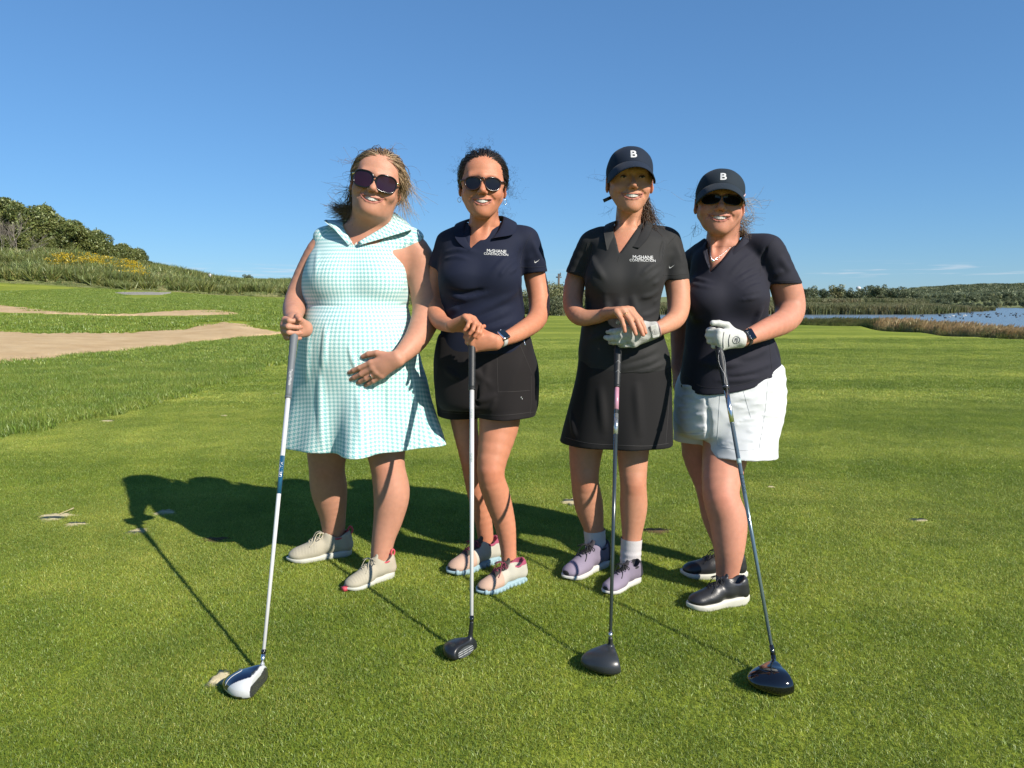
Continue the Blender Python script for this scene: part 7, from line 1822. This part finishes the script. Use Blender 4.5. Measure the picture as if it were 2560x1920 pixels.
    lm = mat('black_lace', (.012, .012, .014), rough=.7); lg = mat('pale_print', (.70, .66, .70), rough=.6)
    for hp, tp, lab in (((1518, 1412), (1408, 1455), 'lilac running shoe with black laces, farther foot'), ((1598, 1452), (1508, 1490), 'lilac running shoe with black laces, nearer foot')):
        o, P, pp, bv2, Ms, ss = shoe(root, hp, tp, mats=mats, laces_m=lm, colour=cf, label=lab, width=1.0)
        place_text(text_mesh('QC', .020, True), pp(.30, .08, .062), Ms[:, 0], (0, 0, 1), bv2, -Ms[:, 1], .0008, 'logo', lg, o, back=.05)

# =================== fourth woman: dark navy top, white shorts, cap and wrap sunglasses
def woman_white_shorts():
    CR[0] = 2.2
    SHIFT[0] = .16; Y0 = 2.78
    root = thing('person', G(1800, 1480), 'woman in a dark navy zip-neck top, white linen shorts, cap marked B and wraparound sunglasses', 'person')
    h = Head(W(1799, 508, 2.715), 1.075, 1.04, yaw=-.20, roll=.06, pitch=.05)
    J = lambda px, py, dy=0: W(px, py, Y0 + dy)
    fd = Field(); head_skin(fd, h, jaw=.98, full=.001, mouthw=1.08)
    fd.seg(W(1812, 550, 2.75), W(1806, 605, 2.78), S(37, 2.75), S(40, 2.78), .03)
    for q in (-1, 1): fd.seg(W(1806 + q * 26, 560, 2.73), W(1788 + q * 8, 650, 2.70), .006, .004, .025)
    yaw = .30
    lofted(fd, sect(Y0, [(625, 1765, 1855, .05, .06), (650, 1750, 1890, .085, .09), (690, 1735, 1900, .12, .11), (760, 1735, 1895, .13, .12), (840, 1730, 1900, .13, .13), (930, 1725, 1915, .13, .14), (1030, 1730, 1915, .13, .14)]), k=.05, yaw=yaw)
    for P in ([(1762, 642, 2.82, 14), (1735, 672, 2.90, 18), (1708, 740, 2.97, 24), (1700, 830, 2.98, 23), (1697, 880, 2.96, 18), (1693, 915, 2.94, 15)],
              [(1868, 625, 2.76, 14), (1922, 640, 2.73, 25), (1958, 700, 2.74, 36), (1975, 765, 2.74, 36), (1964, 800, 2.68, 31), (1915, 824, 2.60, 26), (1872, 842, 2.54, 20), (1856, 848, 2.52, 18)]):
        limb(fd, P, .03)
    hand(fd, W(1693, 912, 2.945), (-.05, -.15, -1), (-.1, -1, .1), [(.25, .3, .2)] * 4, dict(n=np.array([-1., .1, 0]), d=[(.8, .5, -.1), (.95, .2, -.1), (1, 0, -.1)]), 1.0)
    legs = [[(1780, 1040, 2.84, 54), (1748, 1120, 2.88, 44), (1772, 1215, 2.90, 33), (1788, 1290, 2.94, 32), (1806, 1350, 2.95, 26), (1812, 1400, 2.95, 21), (1812, 1425, 2.95, 20)],
            [(1830, 1040, 2.76, 66), (1812, 1140, 2.72, 55), (1802, 1232, 2.66, 44), (1820, 1300, 2.68, 45), (1823, 1370, 2.69, 36), (1819, 1430, 2.69, 27), (1817, 1478, 2.69, 25.5)]]
    kn = []
    for P in legs:
        PP, RR = limb(fd, P, .03); kn.append((PP[2] - np.array([0, RR[2] * .8, .01]), .045, .6)); fd.ell(PP[2] - np.array([0.01, RR[2] * .55, .015]), (.026, .020, .030), None, .025)
    wrG = W(1852, 848, 2.515); dG = nrm((-.95, -.22, .0))
    fine = lambda c: c[2] > h.c[2] - .17
    body_build(root, fd, 'd', fine, h, kn, 1.08, [(J(1785, 650, -.1), .06, .5), (W(1915, 824, 2.58), .09, .3)])
    head_details(h, root, 1.08)
    fg = Field(); nG, JG = hand(fg, wrG, dG, (-.10, -.1, 1), [(.95, 1.25, .7), (1.05, 1.25, .7), (1.1, 1.25, .7), (1.1, 1.25, .7)], dict(n=np.array([-.15, -.95, .15]), d=[(.70, .65, -.1), (.96, .25, -.1), (1., .02, -.08)]), .98, grow=.0020)
    fg.seg(wrG, wrG - dG * .015, .026, .026, .012); fg.mod(folds(71, .0016, 70)); fg.cut(wrG - dG * .010, -dG)
    V, Q = fg.mesh(.0028, tn=16); gl = mesh_np('golf_glove', V, Q, mat('white_leather', (.74, .74, .70), rough=.6, bump=.3, bscale=160), root); gl['label'] = 'clean white golf glove with dark seams and a round logo'; bv = bvh_of(V, Q)
    mk = mat('dark_print', (.03, .03, .06), rough=.6); c0 = wrG + dG * .030 + nG * .04
    lt = place_text(text_mesh('FJ', .016, True), c0, dG * -1, np.cross(nG, dG) * -1 if np.cross(nG, dG)[2] < 0 else np.cross(nG, dG), bv, -nG, .0010, 'logo', mk, root, back=.03)
    upv = np.cross(nG, dG); upv = upv if upv[2] > 0 else -upv
    def on(c):
        loc, nor, i, ds = bv.ray_cast(Vector(tuple(c + nG * .03)), Vector(tuple(-nG))); return np.array(loc) + nG * .0008 if loc is not None else c
    b = MB(); b.tube([on(c0 + (dG * math.cos(a) + upv * math.sin(a)) * .0125) for a in np.linspace(0, 6.28, 24)], .0008, 5, False); b.build('logo', mk, root)
    for x_, y0, y1 in ((.052, -.024, .020), (.074, -.030, .030)):
        b = MB(); b.tube([on(wrG + dG * (x_ + .006 * math.sin(t * 3)) + upv * (y0 + (y1 - y0) * t) + nG * .02) for t in np.linspace(0, 1, 12)], .0013, 5); b.build('glove_seam', mk, root)
    # ---- top
    x0 = W(1777, 683, 2.66)[0]; zV = W(1777, 683, 2.66)[2]
    def neck(fd):
        f = vneck(x0, zV, .42, 2.915, curve=.014)
        fd.mod(lambda P, dd: np.maximum(dd, -f(np.stack([P[:, 0] - .45 * np.maximum(P[:, 2] - zV, 0), P[:, 1], P[:, 2]], 1))))
        fd.seg(W(1808, 640, 2.78), W(1812, 585, 2.79), .064, .072, .008, None, 's')
        q0, q1, q2 = W(1697, 950, 2.86), W(1961, 930, 2.74), W(1790, 988, 2.62); nn = np.cross(q1 - q0, q2 - q0); nn = nn if nn[2] < 0 else -nn; fd.cut(q0, nn, .006)
    rows = [(606, 1768, 1858, .05, .06, .01), (622, 1740, 1895, .08, .09), (650, 1728, 1925, .11, .105), (700, 1722, 1915, .14, .12), (750, 1720, 1908, .155, .125), (800, 1718, 1915, .14, .125), (850, 1714, 1930, .142, .135), (900, 1704, 1948, .155, .15), (935, 1700, 1960, .165, .155), (965, 1700, 1962, .167, .155), (1000, 1698, 1960, .167, .155)]
    fdx = lambda fd: (sleeve_prim(fd, [J(1760, 635, .03), J(1728, 665, .12), J(1712, 740, .18)], [.045, .05, .05], J(1714, 720, .17), (-.2, .1, -1)),
                      sleeve_prim(fd, [J(1885, 618, -.02), J(1924, 632, -.05), J(1960, 720, -.04)], [.044, .058, .067], W(1960, 708, 2.74), (.02, .05, -1)))
    sl = dict(shoulder=[(J(1772, 616, .02), J(1736, 650, .10), .034, .040), (J(1858, 606, .0), J(1922, 622, -.05), .034, .044)], arm=[], hollow=[(W(1960, 720, 2.74), W(1955, 690, 2.735), .061, .054)])
    cr = [((1905, 668), (1875, 680), (1835, 705), .006, .007), ((1908, 682), (1880, 694), (1842, 714), .005, .006), ((1908, 696), (1880, 704), (1848, 720), .005, .006), ((1906, 710), (1885, 716), (1858, 728), .005, .006), ((1904, 724), (1880, 730), (1856, 738), .005, .006), ((1900, 742), (1878, 746), (1850, 750), .006, .005), ((1880, 636), (1855, 655), (1822, 690), .007, .006), ((1895, 645), (1865, 665), (1838, 690), .006, .006),
          ((1728, 695), (1750, 700), (1780, 706), .006, .007), ((1722, 708), (1750, 716), (1785, 720), .006, .006), ((1815, 938), (1880, 925), (1950, 898), .009, .010), ((1790, 952), (1850, 950), (1900, 942), .008, .007), ((1952, 905), (1945, 870), (1930, 840), .009, .007), ((1750, 905), (1800, 912), (1850, 908), .012, .009), ((1920, 868), (1890, 885), (1850, 898), .011, .008), ((1905, 760), (1895, 790), (1880, 815), .012, .006),
          ((1730, 800), (1760, 790), .010, .006), ((1922, 612), (1908, 640), (1902, 690), .005, -.006), ((1948, 640), (1975, 680), .012, .005), ((1930, 690), (1960, 675), .008, .005), ((1922, 850), (1922, 935), .0025, -.003)]
    o, V, Q, bv = shirt(root, sect(Y0, rows), M_NAVY2, sl, [(J(1768, 748, -.085), (.085, .082, .075), .045), (J(1862, 745, -.095), (.085, .082, .075), .045)], neck, cr, (folds(33, .0035, 28, (.6, 1, 1.4)),), extra=fdx, name='zip_neck_top', yaw=yaw)
    mst = mat('dark_navy_stitching', (.012, .012, .02), rough=.8)
    for pts in (((1920, 702), (1960, 703), (2000, 700)), ((1938, 594), (1905, 640), (1900, 690)), ((1708, 935), (1760, 968), (1850, 962), (1945, 930)), ((1923, 850), (1926, 890), (1930, 925))): stitch(root, bv, pts, mst, .0011)
    P_ = W; nc = W(1810, 620, 2.78)
    collar(root, M_NAVY2, nc, None, [([P_(1776, 668, 2.675), P_(1768, 640, 2.695), P_(1766, 612, 2.735), P_(1776, 596, 2.80), P_(1812, 592, 2.865)], [P_(1774, 672, 2.668), P_(1763, 644, 2.685), P_(1759, 618, 2.735), P_(1770, 606, 2.815), P_(1812, 606, 2.875)]),
                                     ([P_(1812, 592, 2.865), P_(1853, 576, 2.80), P_(1862, 584, 2.74), P_(1844, 612, 2.70), P_(1800, 655, 2.672)], [P_(1812, 606, 2.875), P_(1868, 590, 2.81), P_(1874, 600, 2.745), P_(1856, 618, 2.69), P_(1804, 662, 2.664)])], name='neckband')
    b = MB(); pts = []
    for t in np.linspace(0, 1, 8):
        loc, nor, i, ds = bv.ray_cast(Vector(tuple(W(1776 - 1 * t, 672 + 16 * t, 2.4))), Vector((0, 1, 0)))
        if loc: pts.append(np.array(loc) - np.array([0, .001, 0]))
    if len(pts) > 3: b.tube(pts, .0014, 5); b.build('zip', M_SILVER, root)
    b = MB(); ch = [P_(1776, 615, 2.70), P_(1776, 635, 2.665), P_(1783, 650, 2.655), P_(1800, 640, 2.668), P_(1830, 615, 2.70)]; b.tube(spline(ch, 30), .0007, 5); b.ball(P_(1783, 652, 2.648), (.0055, .002, .0055), 8, 6); b.build('necklace', M_SILVER, root)
    # ---- shorts
    fd = Field()
    lofted(fd, sect(Y0, [(905, 1708, 1955, .14, .15), (940, 1702, 1959, .155, .16), (975, 1697, 1961, .160, .165), (1020, 1693, 1957, .162, .165), (1065, 1692, 1948, .158, .16), (1090, 1700, 1935, .14, .15)]), k=.02, p=2.4, cap=.035, yaw=.1)
    LP = [([J(1742, 980, .05), J(1736, 1040, .06), J(1732, 1130, .08)], [.085, .080, .078], W(1732, 1100, 2.86), (-.02, 0, -1)), ([J(1862, 990, -.02), J(1857, 1050, -.03), J(1850, 1170, -.06)], [.138, .136, .138], W(1850, 1136, 2.74), (-.03, -.05, -1))]
    for pts, rad, e, n_ in LP: sleeve_prim(fd, pts, rad, e, n_, .03)
    for pts, rad, e, n_ in LP: fd.seg(e + np.array([0, 0, -.02]), e + np.array([0, 0, .05]), rad[2] - .008, rad[2] - .016, .004, None, 's')
    CR[0] = 1.6; r = np.random.default_rng(4); Lc = []
    for i in range(34):
        x = r.uniform(1800, 1940); y = 950 + i * 5.3 + r.uniform(-3, 3); w = r.uniform(22, 60); s_ = r.uniform(-.18, .12)
        Lc.append(((x - w / 2, y - s_ * w / 2), (x, y + r.uniform(-2, 2)), (min(x + w / 2, 1950), y + s_ * w / 2), r.uniform(.0035, .0065), r.uniform(.004, .0075)))
    for i in range(13):
        x = r.uniform(1705, 1755); y = 965 + i * 10; Lc.append(((x - 14, y + 3), (x + 20, y), .005, .006))
    Lc += [((1768, 1015), (1772, 1060), (1770, 1105), .008, -.014), ((1856, 972), (1866, 1005), (1876, 1042), .0022, -.004), ((1792, 1112), (1860, 1125), (1928, 1112), .0028, -.004), ((1920, 945), (1912, 1020), (1895, 1100), .0024, -.004), ((1800, 985), (1794, 1100), .0024, -.003), ((1764, 990), (1768, 1020), .004, -.005)]
    pcreases(fd, Lc); fd.mod(folds(43, .0022, 60, (.5, .5, 1.4)))
    V, Q = fd.mesh(.0040, tn=24); V = relax(V, Q, 1, .3); mesh_np('shorts', V, Q, M_WHITEC, root); bv = bvh_of(V, Q); ms_ = mat('linen_stitching', (.62, .64, .67), rough=.8)
    for pts in (((1856, 968), (1866, 1005), (1877, 1044)), ((1920, 940), (1914, 1020), (1898, 1120)), ((1794, 1114), (1860, 1126), (1932, 1112)), ((1800, 985), (1796, 1050), (1793, 1112)), ((1697, 1080), (1730, 1084), (1765, 1082))): stitch(root, bv, pts, ms_, .0011)
    for x_ in (1727, 1744):
        pts = []
        for t in np.linspace(0, 1, 8):
            loc, nor, i, ds = bv.ray_cast(Vector(tuple(W(x_ + (.3 * t), 975 + 40 * t, 2.3))), Vector((0, 1, 0)))
            if loc: pts.append(np.array(loc) - np.array([0, .003, 0]))
        b = MB(); b.tube(pts, .0026, 6) if len(pts) > 2 else None
        if b.n: b.build('drawstring', M_WHITEC, root)
    # ---- cap, glasses, hair
    ball_cap(h, root, M_CAPB, M_CAPB, 'faded navy cap with a white letter B and a small clip on the brim', tilt=.52, clip=True)
    glasses(h, root, 'sunglasses', dict(cx=.0330, cu=-.004, hw=.0290, hh=.0160, p=2.6, tilt=-.06, taper=.10), M_FRAMEK, M_LENS, .0014, .004, None, f0=.1000, wrap=6.5, label='narrow black wraparound sunglasses under the cap brim')
    b = QB(); cols = [(.30, .19, .10), (.22, .14, .08), (.46, .34, .20), (.62, .50, .32)]
    fs = Field(); h.E(fs, (0, -.022, .020), (.0765, .088, .080)); h.E(fs, (0, .115, -.02), (.095, .115, .13), .006, 's'); fs.cut(h.p(0, 0, -.045), -h.R[:, 2]); Vh, Qh = fs.mesh(.005, tn=12); b.add(Vh, Qh, (.16, .10, .06))
    fit_strands(b, h, (0, -.016, .025), (.0785, .094, .085), [(-.078, .02, .0), (-.078, .028, .02), (.078, .028, .02), (.078, .02, .0)], (.02, -.11, -.03), 350, 45, .0009, lift=.004, cols=cols)
    free_strands(b, h, [(.072, -.05, -.055), (.070, -.04, -.065)], [(1, -.1, .1), (.8, 0, -.5)], 110, .045, 46, .0006, cols=cols[:3], jit=.010, wig=.012, npt=14, curlr=.004, turns=1.3)
    free_strands(b, h, [(.082, -.01, .015), (.083, -.01, .0)], [(1, 0, -.15), (.6, 0, -1)], 26, .07, 47, .0006, cols=cols[2:], wig=.02, npt=14)
    free_strands(b, h, [(-.08, .02, .005), (-.07, -.02, -.08)], [(-1, 0, .5), (-.2, 0, -1)], 12, .065, 48, .0005, cols=cols[:2], wig=.02, npt=12)
    b.build('hair', mat('blonde_hair', (.3, .2, .1), rough=.42, spec=.45, attr='Col'), root)
    for k_ in range(3):
        b = MB(); b.ball(h.p(.084, .002 - .004 * k_, -.040 + .011 * k_), .0022, 8, 6); b.build('earring', M_SILVER, root)
    ax = nrm(np.array(W(1915, 824, 2.60)) - np.array(W(1856, 848, 2.52)))
    watch(root, W(1862, 846, 2.53), ax, (-.10, -1., .30), mat('black_watch_glass', (.006, .007, .010), rough=.04, spec=.7), mat('dark_steel', (.10, .10, .11), rough=.25, metal=1), mat('brown_black_strap', (.03, .022, .018), rough=.7), .0285, 'black square smartwatch above the glove')
    # ---- shoes
    mats = dict(sole=mat('cream_foam', (.76, .74, .64), rough=.6), upper=mat('black_leather', (.03, .03, .032), rough=.38, spec=.5, attr='Col', bump=.15, bscale=200), lining=mat('grey_blue_lining', (.05, .06, .09), rough=.8))
    cf = lambda X, Y_, Z: np.tile(np.array([.028, .028, .031]), (len(X), 1)) * (1 + .5 * ((Z > .055))[:, None])
    lm = mat('black_round_lace', (.010, .010, .010), rough=.7)
    shoe(root, (1862, 1448), (1700, 1440), mats=mats, laces_m=lm, colour=cf, style='flare', label='black leather sneaker with cream sole, farther foot', sole_h=.032)
    shoe(root, (1866, 1508), (1716, 1526), mats=mats, laces_m=lm, colour=cf, style='flare', label='black leather sneaker with thick cream sole, nearer foot', sole_h=.036)
    b = MB(); b.tube(spline([W(1818, 1438, 2.69), W(1818, 1455, 2.69), W(1818, 1472, 2.69)], 5), [S(27, 2.69)] * 3 + [S(29, 2.69)] * 2, 18, False); b.build('sock', mat('grey_blue_sock', (.09, .10, .16), rough=.95, bump=.4, bscale=300), root)
    SHIFT[0] = 0.0
# ================================================================== GOLF CLUBS
def head_field(Hc, R, L=.118, D=.112, T=.058, pear=.55):
    """driver or wood head. Local axes: x heel to toe, y face to back, z up; origin at the heel on the turf"""
    fd = Field(); P = lambda x, y, z: Hc + R @ np.array([x, y, z])
    fd.ell(P(L * .52, D * .30, T * .40), (L * .50, D * .46, T * .52), R, .02)
    fd.ell(P(L * .50, D * .56, T * .36), (L * .40, D * .46, T * .40), R, .03)
    fd.ell(P(L * .80, D * .26, T * .38), (L * .24, D * .30, T * .40), R, .03)
    fd.ell(P(L * .16, D * .16, T * .42), (L * .20, D * .20, T * .40), R, .03)
    fd.cut(P(0, .004, T * .4), R @ np.array([0, -1, .16]), .004); fd.cut(P(0, 0, .002), -R[:, 2], .010)
    return fd, P
def club_head(o, base, toe_dir, shaft_ax, hosel_top, mats, L=.118, D=.112, T=.058, scheme='black', label=None, hosel_r=.0072):
    """toe_dir: heel to toe on the turf"""
    x = nrm(np.array([toe_dir[0], toe_dir[1], 0.])); z = np.array([0, 0, 1.]); y = np.cross(z, x) * BACK; R = np.stack([x, y, z], 1)
    Hc = np.array([base[0], base[1], .007]) - x * .014 - y * .020
    fd, P = head_field(Hc, R, L, D, T); a = P(.016, .018, T * .55)
    fd.seg(hosel_top, a, hosel_r, hosel_r * 1.15, .010); fd.seg(a, P(.03, .03, T * .42), hosel_r * 1.15, .017, .016)
    V, Q = fd.mesh(.0026, tn=24, pad=.01); V = relax(V, Q, 2, .5); loc = (V - Hc) @ R
    C = np.zeros((len(V), 3)) + mats['base']
    if scheme == 'white':
        X, Yy, Z = loc[:, 0] / L, loc[:, 1] / D, loc[:, 2] / T
        e = ((X - .46) / .50) ** 2 + ((Yy - .56) / .56) ** 2 + 0 * Z
        dark = (e < 1) & (Z > .33) & (Yy > .13); rim = (e >= 1) & (e < 1.0)
        C[:] = (.78, .80, .80); C[dark] = (.008, .014, .045); C[(Z < .30) & (Yy > .10) & (X < .98)] = (.72, .74, .74); C[(Z < .22) & (Yy > .25)] = (.035, .045, .035); C[(Z < .12)] = (.02, .02, .02)
        C[(Yy < .06) & (Z < .95)] = (.05, .05, .055)
    else:
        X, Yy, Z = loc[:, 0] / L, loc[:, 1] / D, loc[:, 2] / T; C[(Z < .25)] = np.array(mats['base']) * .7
    hd = mesh_np('club_head', V, Q, mats['head'], o, col=C); bv = bvh_of(V, Q)
    return hd, P, R, Hc, bv
BACK = -1   # the face looks to picture right, the back of the head to picture left
def face_plate(o, P, R, L, T, m, mg, D):
    """face insert with score lines just in front of the flat"""
    b = MB(); n = R @ np.array([0, -1, .16]); n /= np.linalg.norm(n); out = []
    for a in np.linspace(0, 2 * math.pi, 30)[:-1]:
        x = L * (.54 + .40 * math.cos(a)); z = T * (.40 + .36 * math.sin(a)); y = .004 + (z - T * .4) * .16; out.append(P(x, y, z) + n * .0006)
    out = np.array(out); c = out.mean(0); k = len(out); V = np.concatenate([out, out + n * .0012]); F_ = [tuple(range(k, 2 * k))] + [(i, (i + 1) % k, k + (i + 1) % k, k + i) for i in range(k)]
    b.add(V, F_); b.build('face', m, o, False)
    for g in range(3):
        b = MB()
        for i in range(3):
            x0 = L * (.30 + .24 * g) - .010; z = T * (.26 + .15 * i); y = .004 + (z - T * .4) * .16; p0 = P(x0, y, z) + n * .0019; p1 = P(x0 + .021, y, z) + n * .0019; b.tube([p0, p1], .0007, 4)
        b.build('score_lines', mg, o)
def make_club(gt, gb, hs, base, toe, label, shaft_m, grip_m, mats, **kw):
    bands = kw.pop('bands', ()); gr = kw.pop('grip_r', (.0145, .0105)); srr = kw.pop('shaft_r', (.0078, .0048)); L, D, T = kw.pop('dims', (.118, .112, .058)); sch = kw.pop('scheme', 'black'); fer = kw.pop('ferrule', None); name = 'golf_club'
    o, ax = club(name, gt, gb, hs, None, label, shaft_m, grip_m, gr, srr, bands)
    hd, P, R, Hc, bv = club_head(o, base, toe, ax, hs, mats, L, D, T, sch, hosel_r=kw.pop('hosel_r', .0072))
    if fer:
        for (d0, d1, r0, r1, m_) in fer: b = MB(); b.tube([hs - ax * d0, hs - ax * d1], [r0, r1], 14); b.build('ferrule', m_, o)
    return o, ax, P, R, bv
def gloss(name, c, rough=.12, coat=1.0, attr=None, metal=0): return mat(name, c, rough=rough, spec=.5, coat=coat, attr=attr, metal=metal)
M_SHW = gloss('white_shaft_paint', (.80, .80, .80), .15, .6); M_GRG = mat('grey_rubber', (.16, .18, .20), rough=.6, bump=.3, bscale=700); M_GRK = mat('black_rubber', (.022, .024, .026), rough=.5, bump=.5, bscale=700)
M_BLKH = mat('painted_head', (.02, .02, .02), rough=.10, spec=.5, coat=.8, attr='Col'); M_SATIN = mat('satin_head', (.02, .02, .02), rough=.34, spec=.5, attr='Col')
M_FERB = gloss('black_ferrule', (.012, .012, .014)); M_FERS = mat('silver_ferrule', (.7, .7, .7), rough=.25, metal=1)
def bpt(px, py): return G(px, py, .0)
def build_clubs():
    # 1: white and blue driver under the fist of the woman in the dress
    hs = W(656, 1660, 2.075); gt = W(738, 812, 2.625); ax = nrm(hs - gt); gb = gt + ax * .275
    o, ax, P, R, bv = make_club(gt, gb, hs, bpt(652, 1712), (-.10, -1), 'white and blue golf driver with white shaft, held by the woman in the dress', M_SHW, M_GRG, dict(base=(.8, .8, .8), head=M_BLKH), scheme='white', shaft_r=(.0084, .0050), dims=(.108, .106, .058),
                                bands=((.245, .395, gloss('blue_band', (.012, .10, .20)), 'blue_band'),), ferrule=((.001, .030, .0068, .0066, M_SILVER), (.028, .040, .0074, .0072, M_FERB)))
    rr = .0078; wrap_text('MALIBU', .0150, gb + (hs - gb) * .30, ax, rr, M_WHITE, o, name='lettering'); wrap_text('TaylorMade', .0125, gt + ax * .205, ax, .0116, M_WHITE, o, name='lettering', side=(.3, -1, 0))
    b = MB(); L, D, T = .108, .106, .058
    pts = []
    for t in np.linspace(0, 1, 24):
        x = L * (.10 + .78 * t); y = D * (.80 - .22 * math.sin(t * 3.1 * 1.0) + .06 * math.sin(t * 9)); st = Vector(tuple(P(x, y, .12))); loc, nor, i, ds = bv.ray_cast(st, Vector((0, 0, -1)))
        if loc: pts.append(np.array(loc) + np.array([0, 0, .0004]))
    if len(pts) > 4: b.tube(pts, .0008, 5); b.build('crown_line', M_WHITE, o)
    # 2: dark fairway wood
    hs = W(1179, 1556, 2.215); gt = W(1180, 822, 2.700); ax = nrm(hs - gt); gb = gt + ax * .235
    mh = dict(base=(.020, .022, .026), head=M_SATIN)
    o, ax, P, R, bv = make_club(gt, gb, hs, bpt(1174, 1632), (-.62, -.80), 'small grey-headed fairway wood with white shaft, held by the woman in the navy polo', M_SHW, M_GRK, mh, dims=(.094, .086, .042), shaft_r=(.0086, .0058), grip_r=(.0140, .0115), hosel_r=.0068, ferrule=((.001, .020, .0072, .0070, M_FERB),))
    face_plate(o, P, R, .094, .042, mat('grey_face', (.13, .14, .15), rough=.4, metal=.6), M_WHITE, .086)
    wrap_text('YONEX', .010, gb + (hs - gb) * .12, ax, .0083, mat('pale_green_print', (.35, .50, .42), rough=.5), o); wrap_text('YONEX', .010, gb + (hs - gb) * .32, ax, .0080, mat('pale_green_print', (.35, .50, .42), rough=.5), o)
    # 3: charcoal driver with pink shaft band
    hs = W(1526, 1596, 2.125); gt = W(1545, 866, 2.695); ax = nrm(hs - gt); gb = gt + ax * .165
    Msh = gloss('dark_graphite_shaft', (.045, .060, .065), .2, .7); Mpk = gloss('pink_band', (.70, .34, .45), .3, .4); Msv = mat('silver_band', (.50, .53, .54), rough=.25, metal=.8)
    o, ax, P, R, bv = make_club(gt, gb, hs, bpt(1524, 1656), (.04, -1), 'charcoal golf driver with a pink-banded shaft, held by the woman in the charcoal polo', Msh, M_GRK, dict(base=(.040, .045, .050), head=M_SATIN), shaft_r=(.0078, .0050), dims=(.110, .112, .058),
                                bands=((.005, .105, Mpk, 'pink_band'), (.125, .215, Msv, 'silver_band')), ferrule=((.004, .018, .0066, .0064, M_FERS),))
    for t in (.065, .105):
        c = gt + ax * t; sd = nrm(np.array([0, -1., 0]) - ax * (-ax[1])); w = np.cross(ax, sd); b = MB()
        b.tube([c + sd * .0098 + w * .0085 + ax * .008, c + sd * .0136, c + sd * .0098 - w * .0085 + ax * .008], .0005, 4); b.build('grip_mark', M_WHITE, o)
    b = MB(); b.tube([gb - ax * .022, gb - ax * .019], .0112, 14); b.build('grip_ring', M_FERS, o)
    wrap_text('GRAPHITE', .0085, gb + (hs - gb) * .165, ax, .0076, M_FERB, o)
    b = MB(); loc, nor, i, ds = bv.ray_cast(Vector(tuple(P(.035, .025, .12))), Vector((0, 0, -1)))
    if loc: b.box(np.array(loc) + np.array([0, 0, .0005]), (.0015, .006, .0006)); b.build('alignment_mark', mat('rose_print', (.7, .4, .45), rough=.4), o)
    # 4: glossy black driver
    hs = W(1933, 1640, 2.075); gt = W(1797, 868, 2.665); ax = nrm(hs - gt); gb = gt + ax * .165
    Mss = gloss('blue_grey_shaft', (.22, .30, .33), .18, .8); Mss.node_tree.nodes['Principled BSDF'].inputs['Metallic'].default_value = .5
    o, ax, P, R, bv = make_club(gt, gb, hs, bpt(1932, 1702), (.10, -1), 'glossy black golf driver with steel-blue shaft, held by the woman in white shorts', Mss, M_GRK, dict(base=(.006, .006, .009), head=M_BLKH), shaft_r=(.0080, .0050), dims=(.112, .112, .060), hosel_r=.0078,
                                bands=((.0, .15, mat('brushed_silver', (.62, .62, .62), rough=.22, metal=1), 'silver_band'), (.30, .318, gloss('pale_teal_ring', (.50, .68, .66), .3), 'teal_ring')), ferrule=((.001, .030, .0074, .0068, M_FERB),))
    wrap_text('EVENFLOW', .0135, gb + (hs - gb) * .40, ax, .0070, M_FERB, o)
    b = MB(); b.tube([gb - ax * .006, gb - ax * .003], .0112, 14); b.build('grip_ring', M_FERS, o)
    for q in (-1, 1):
        sd = nrm(np.array([0, -1., 0]) - ax * (-ax[1])); w = np.cross(ax, sd); b = MB(); b.tube(spline([gt + ax * (.02 + .135 * t) + (sd * math.cos(q * (.3 + .7 * math.sin(t * 5))) + w * math.sin(q * (.3 + .7 * math.sin(t * 5)))) * (.0140 - .003 * t) for t in np.linspace(0, 1, 8)], 24), .0005, 4); b.build('grip_mark', M_WHITE, o)
# ================================================================== SMALL THINGS ON THE TEE
a, b_ = G(150, 1287, .012), G(184, 1275, .012)
b = MB(); P = np.array(a) * (1 - np.linspace(0, 1, 8))[:, None] + np.array(b_) * np.linspace(0, 1, 8)[:, None]; P[:, 2] += np.linspace(.006, .010, 8)
b.tube(P, [.0012, .0018, .002, .002, .002, .002, .003, .0042], 8); tag(b.build('tee_peg', mat('bare_wood', (.62, .50, .30), rough=.7)), 'wooden tee peg lying across the sandy divot at the left', 'tee')
woman_dress(); woman_navy(); woman_grey(); woman_white_shorts()
build_clubs()
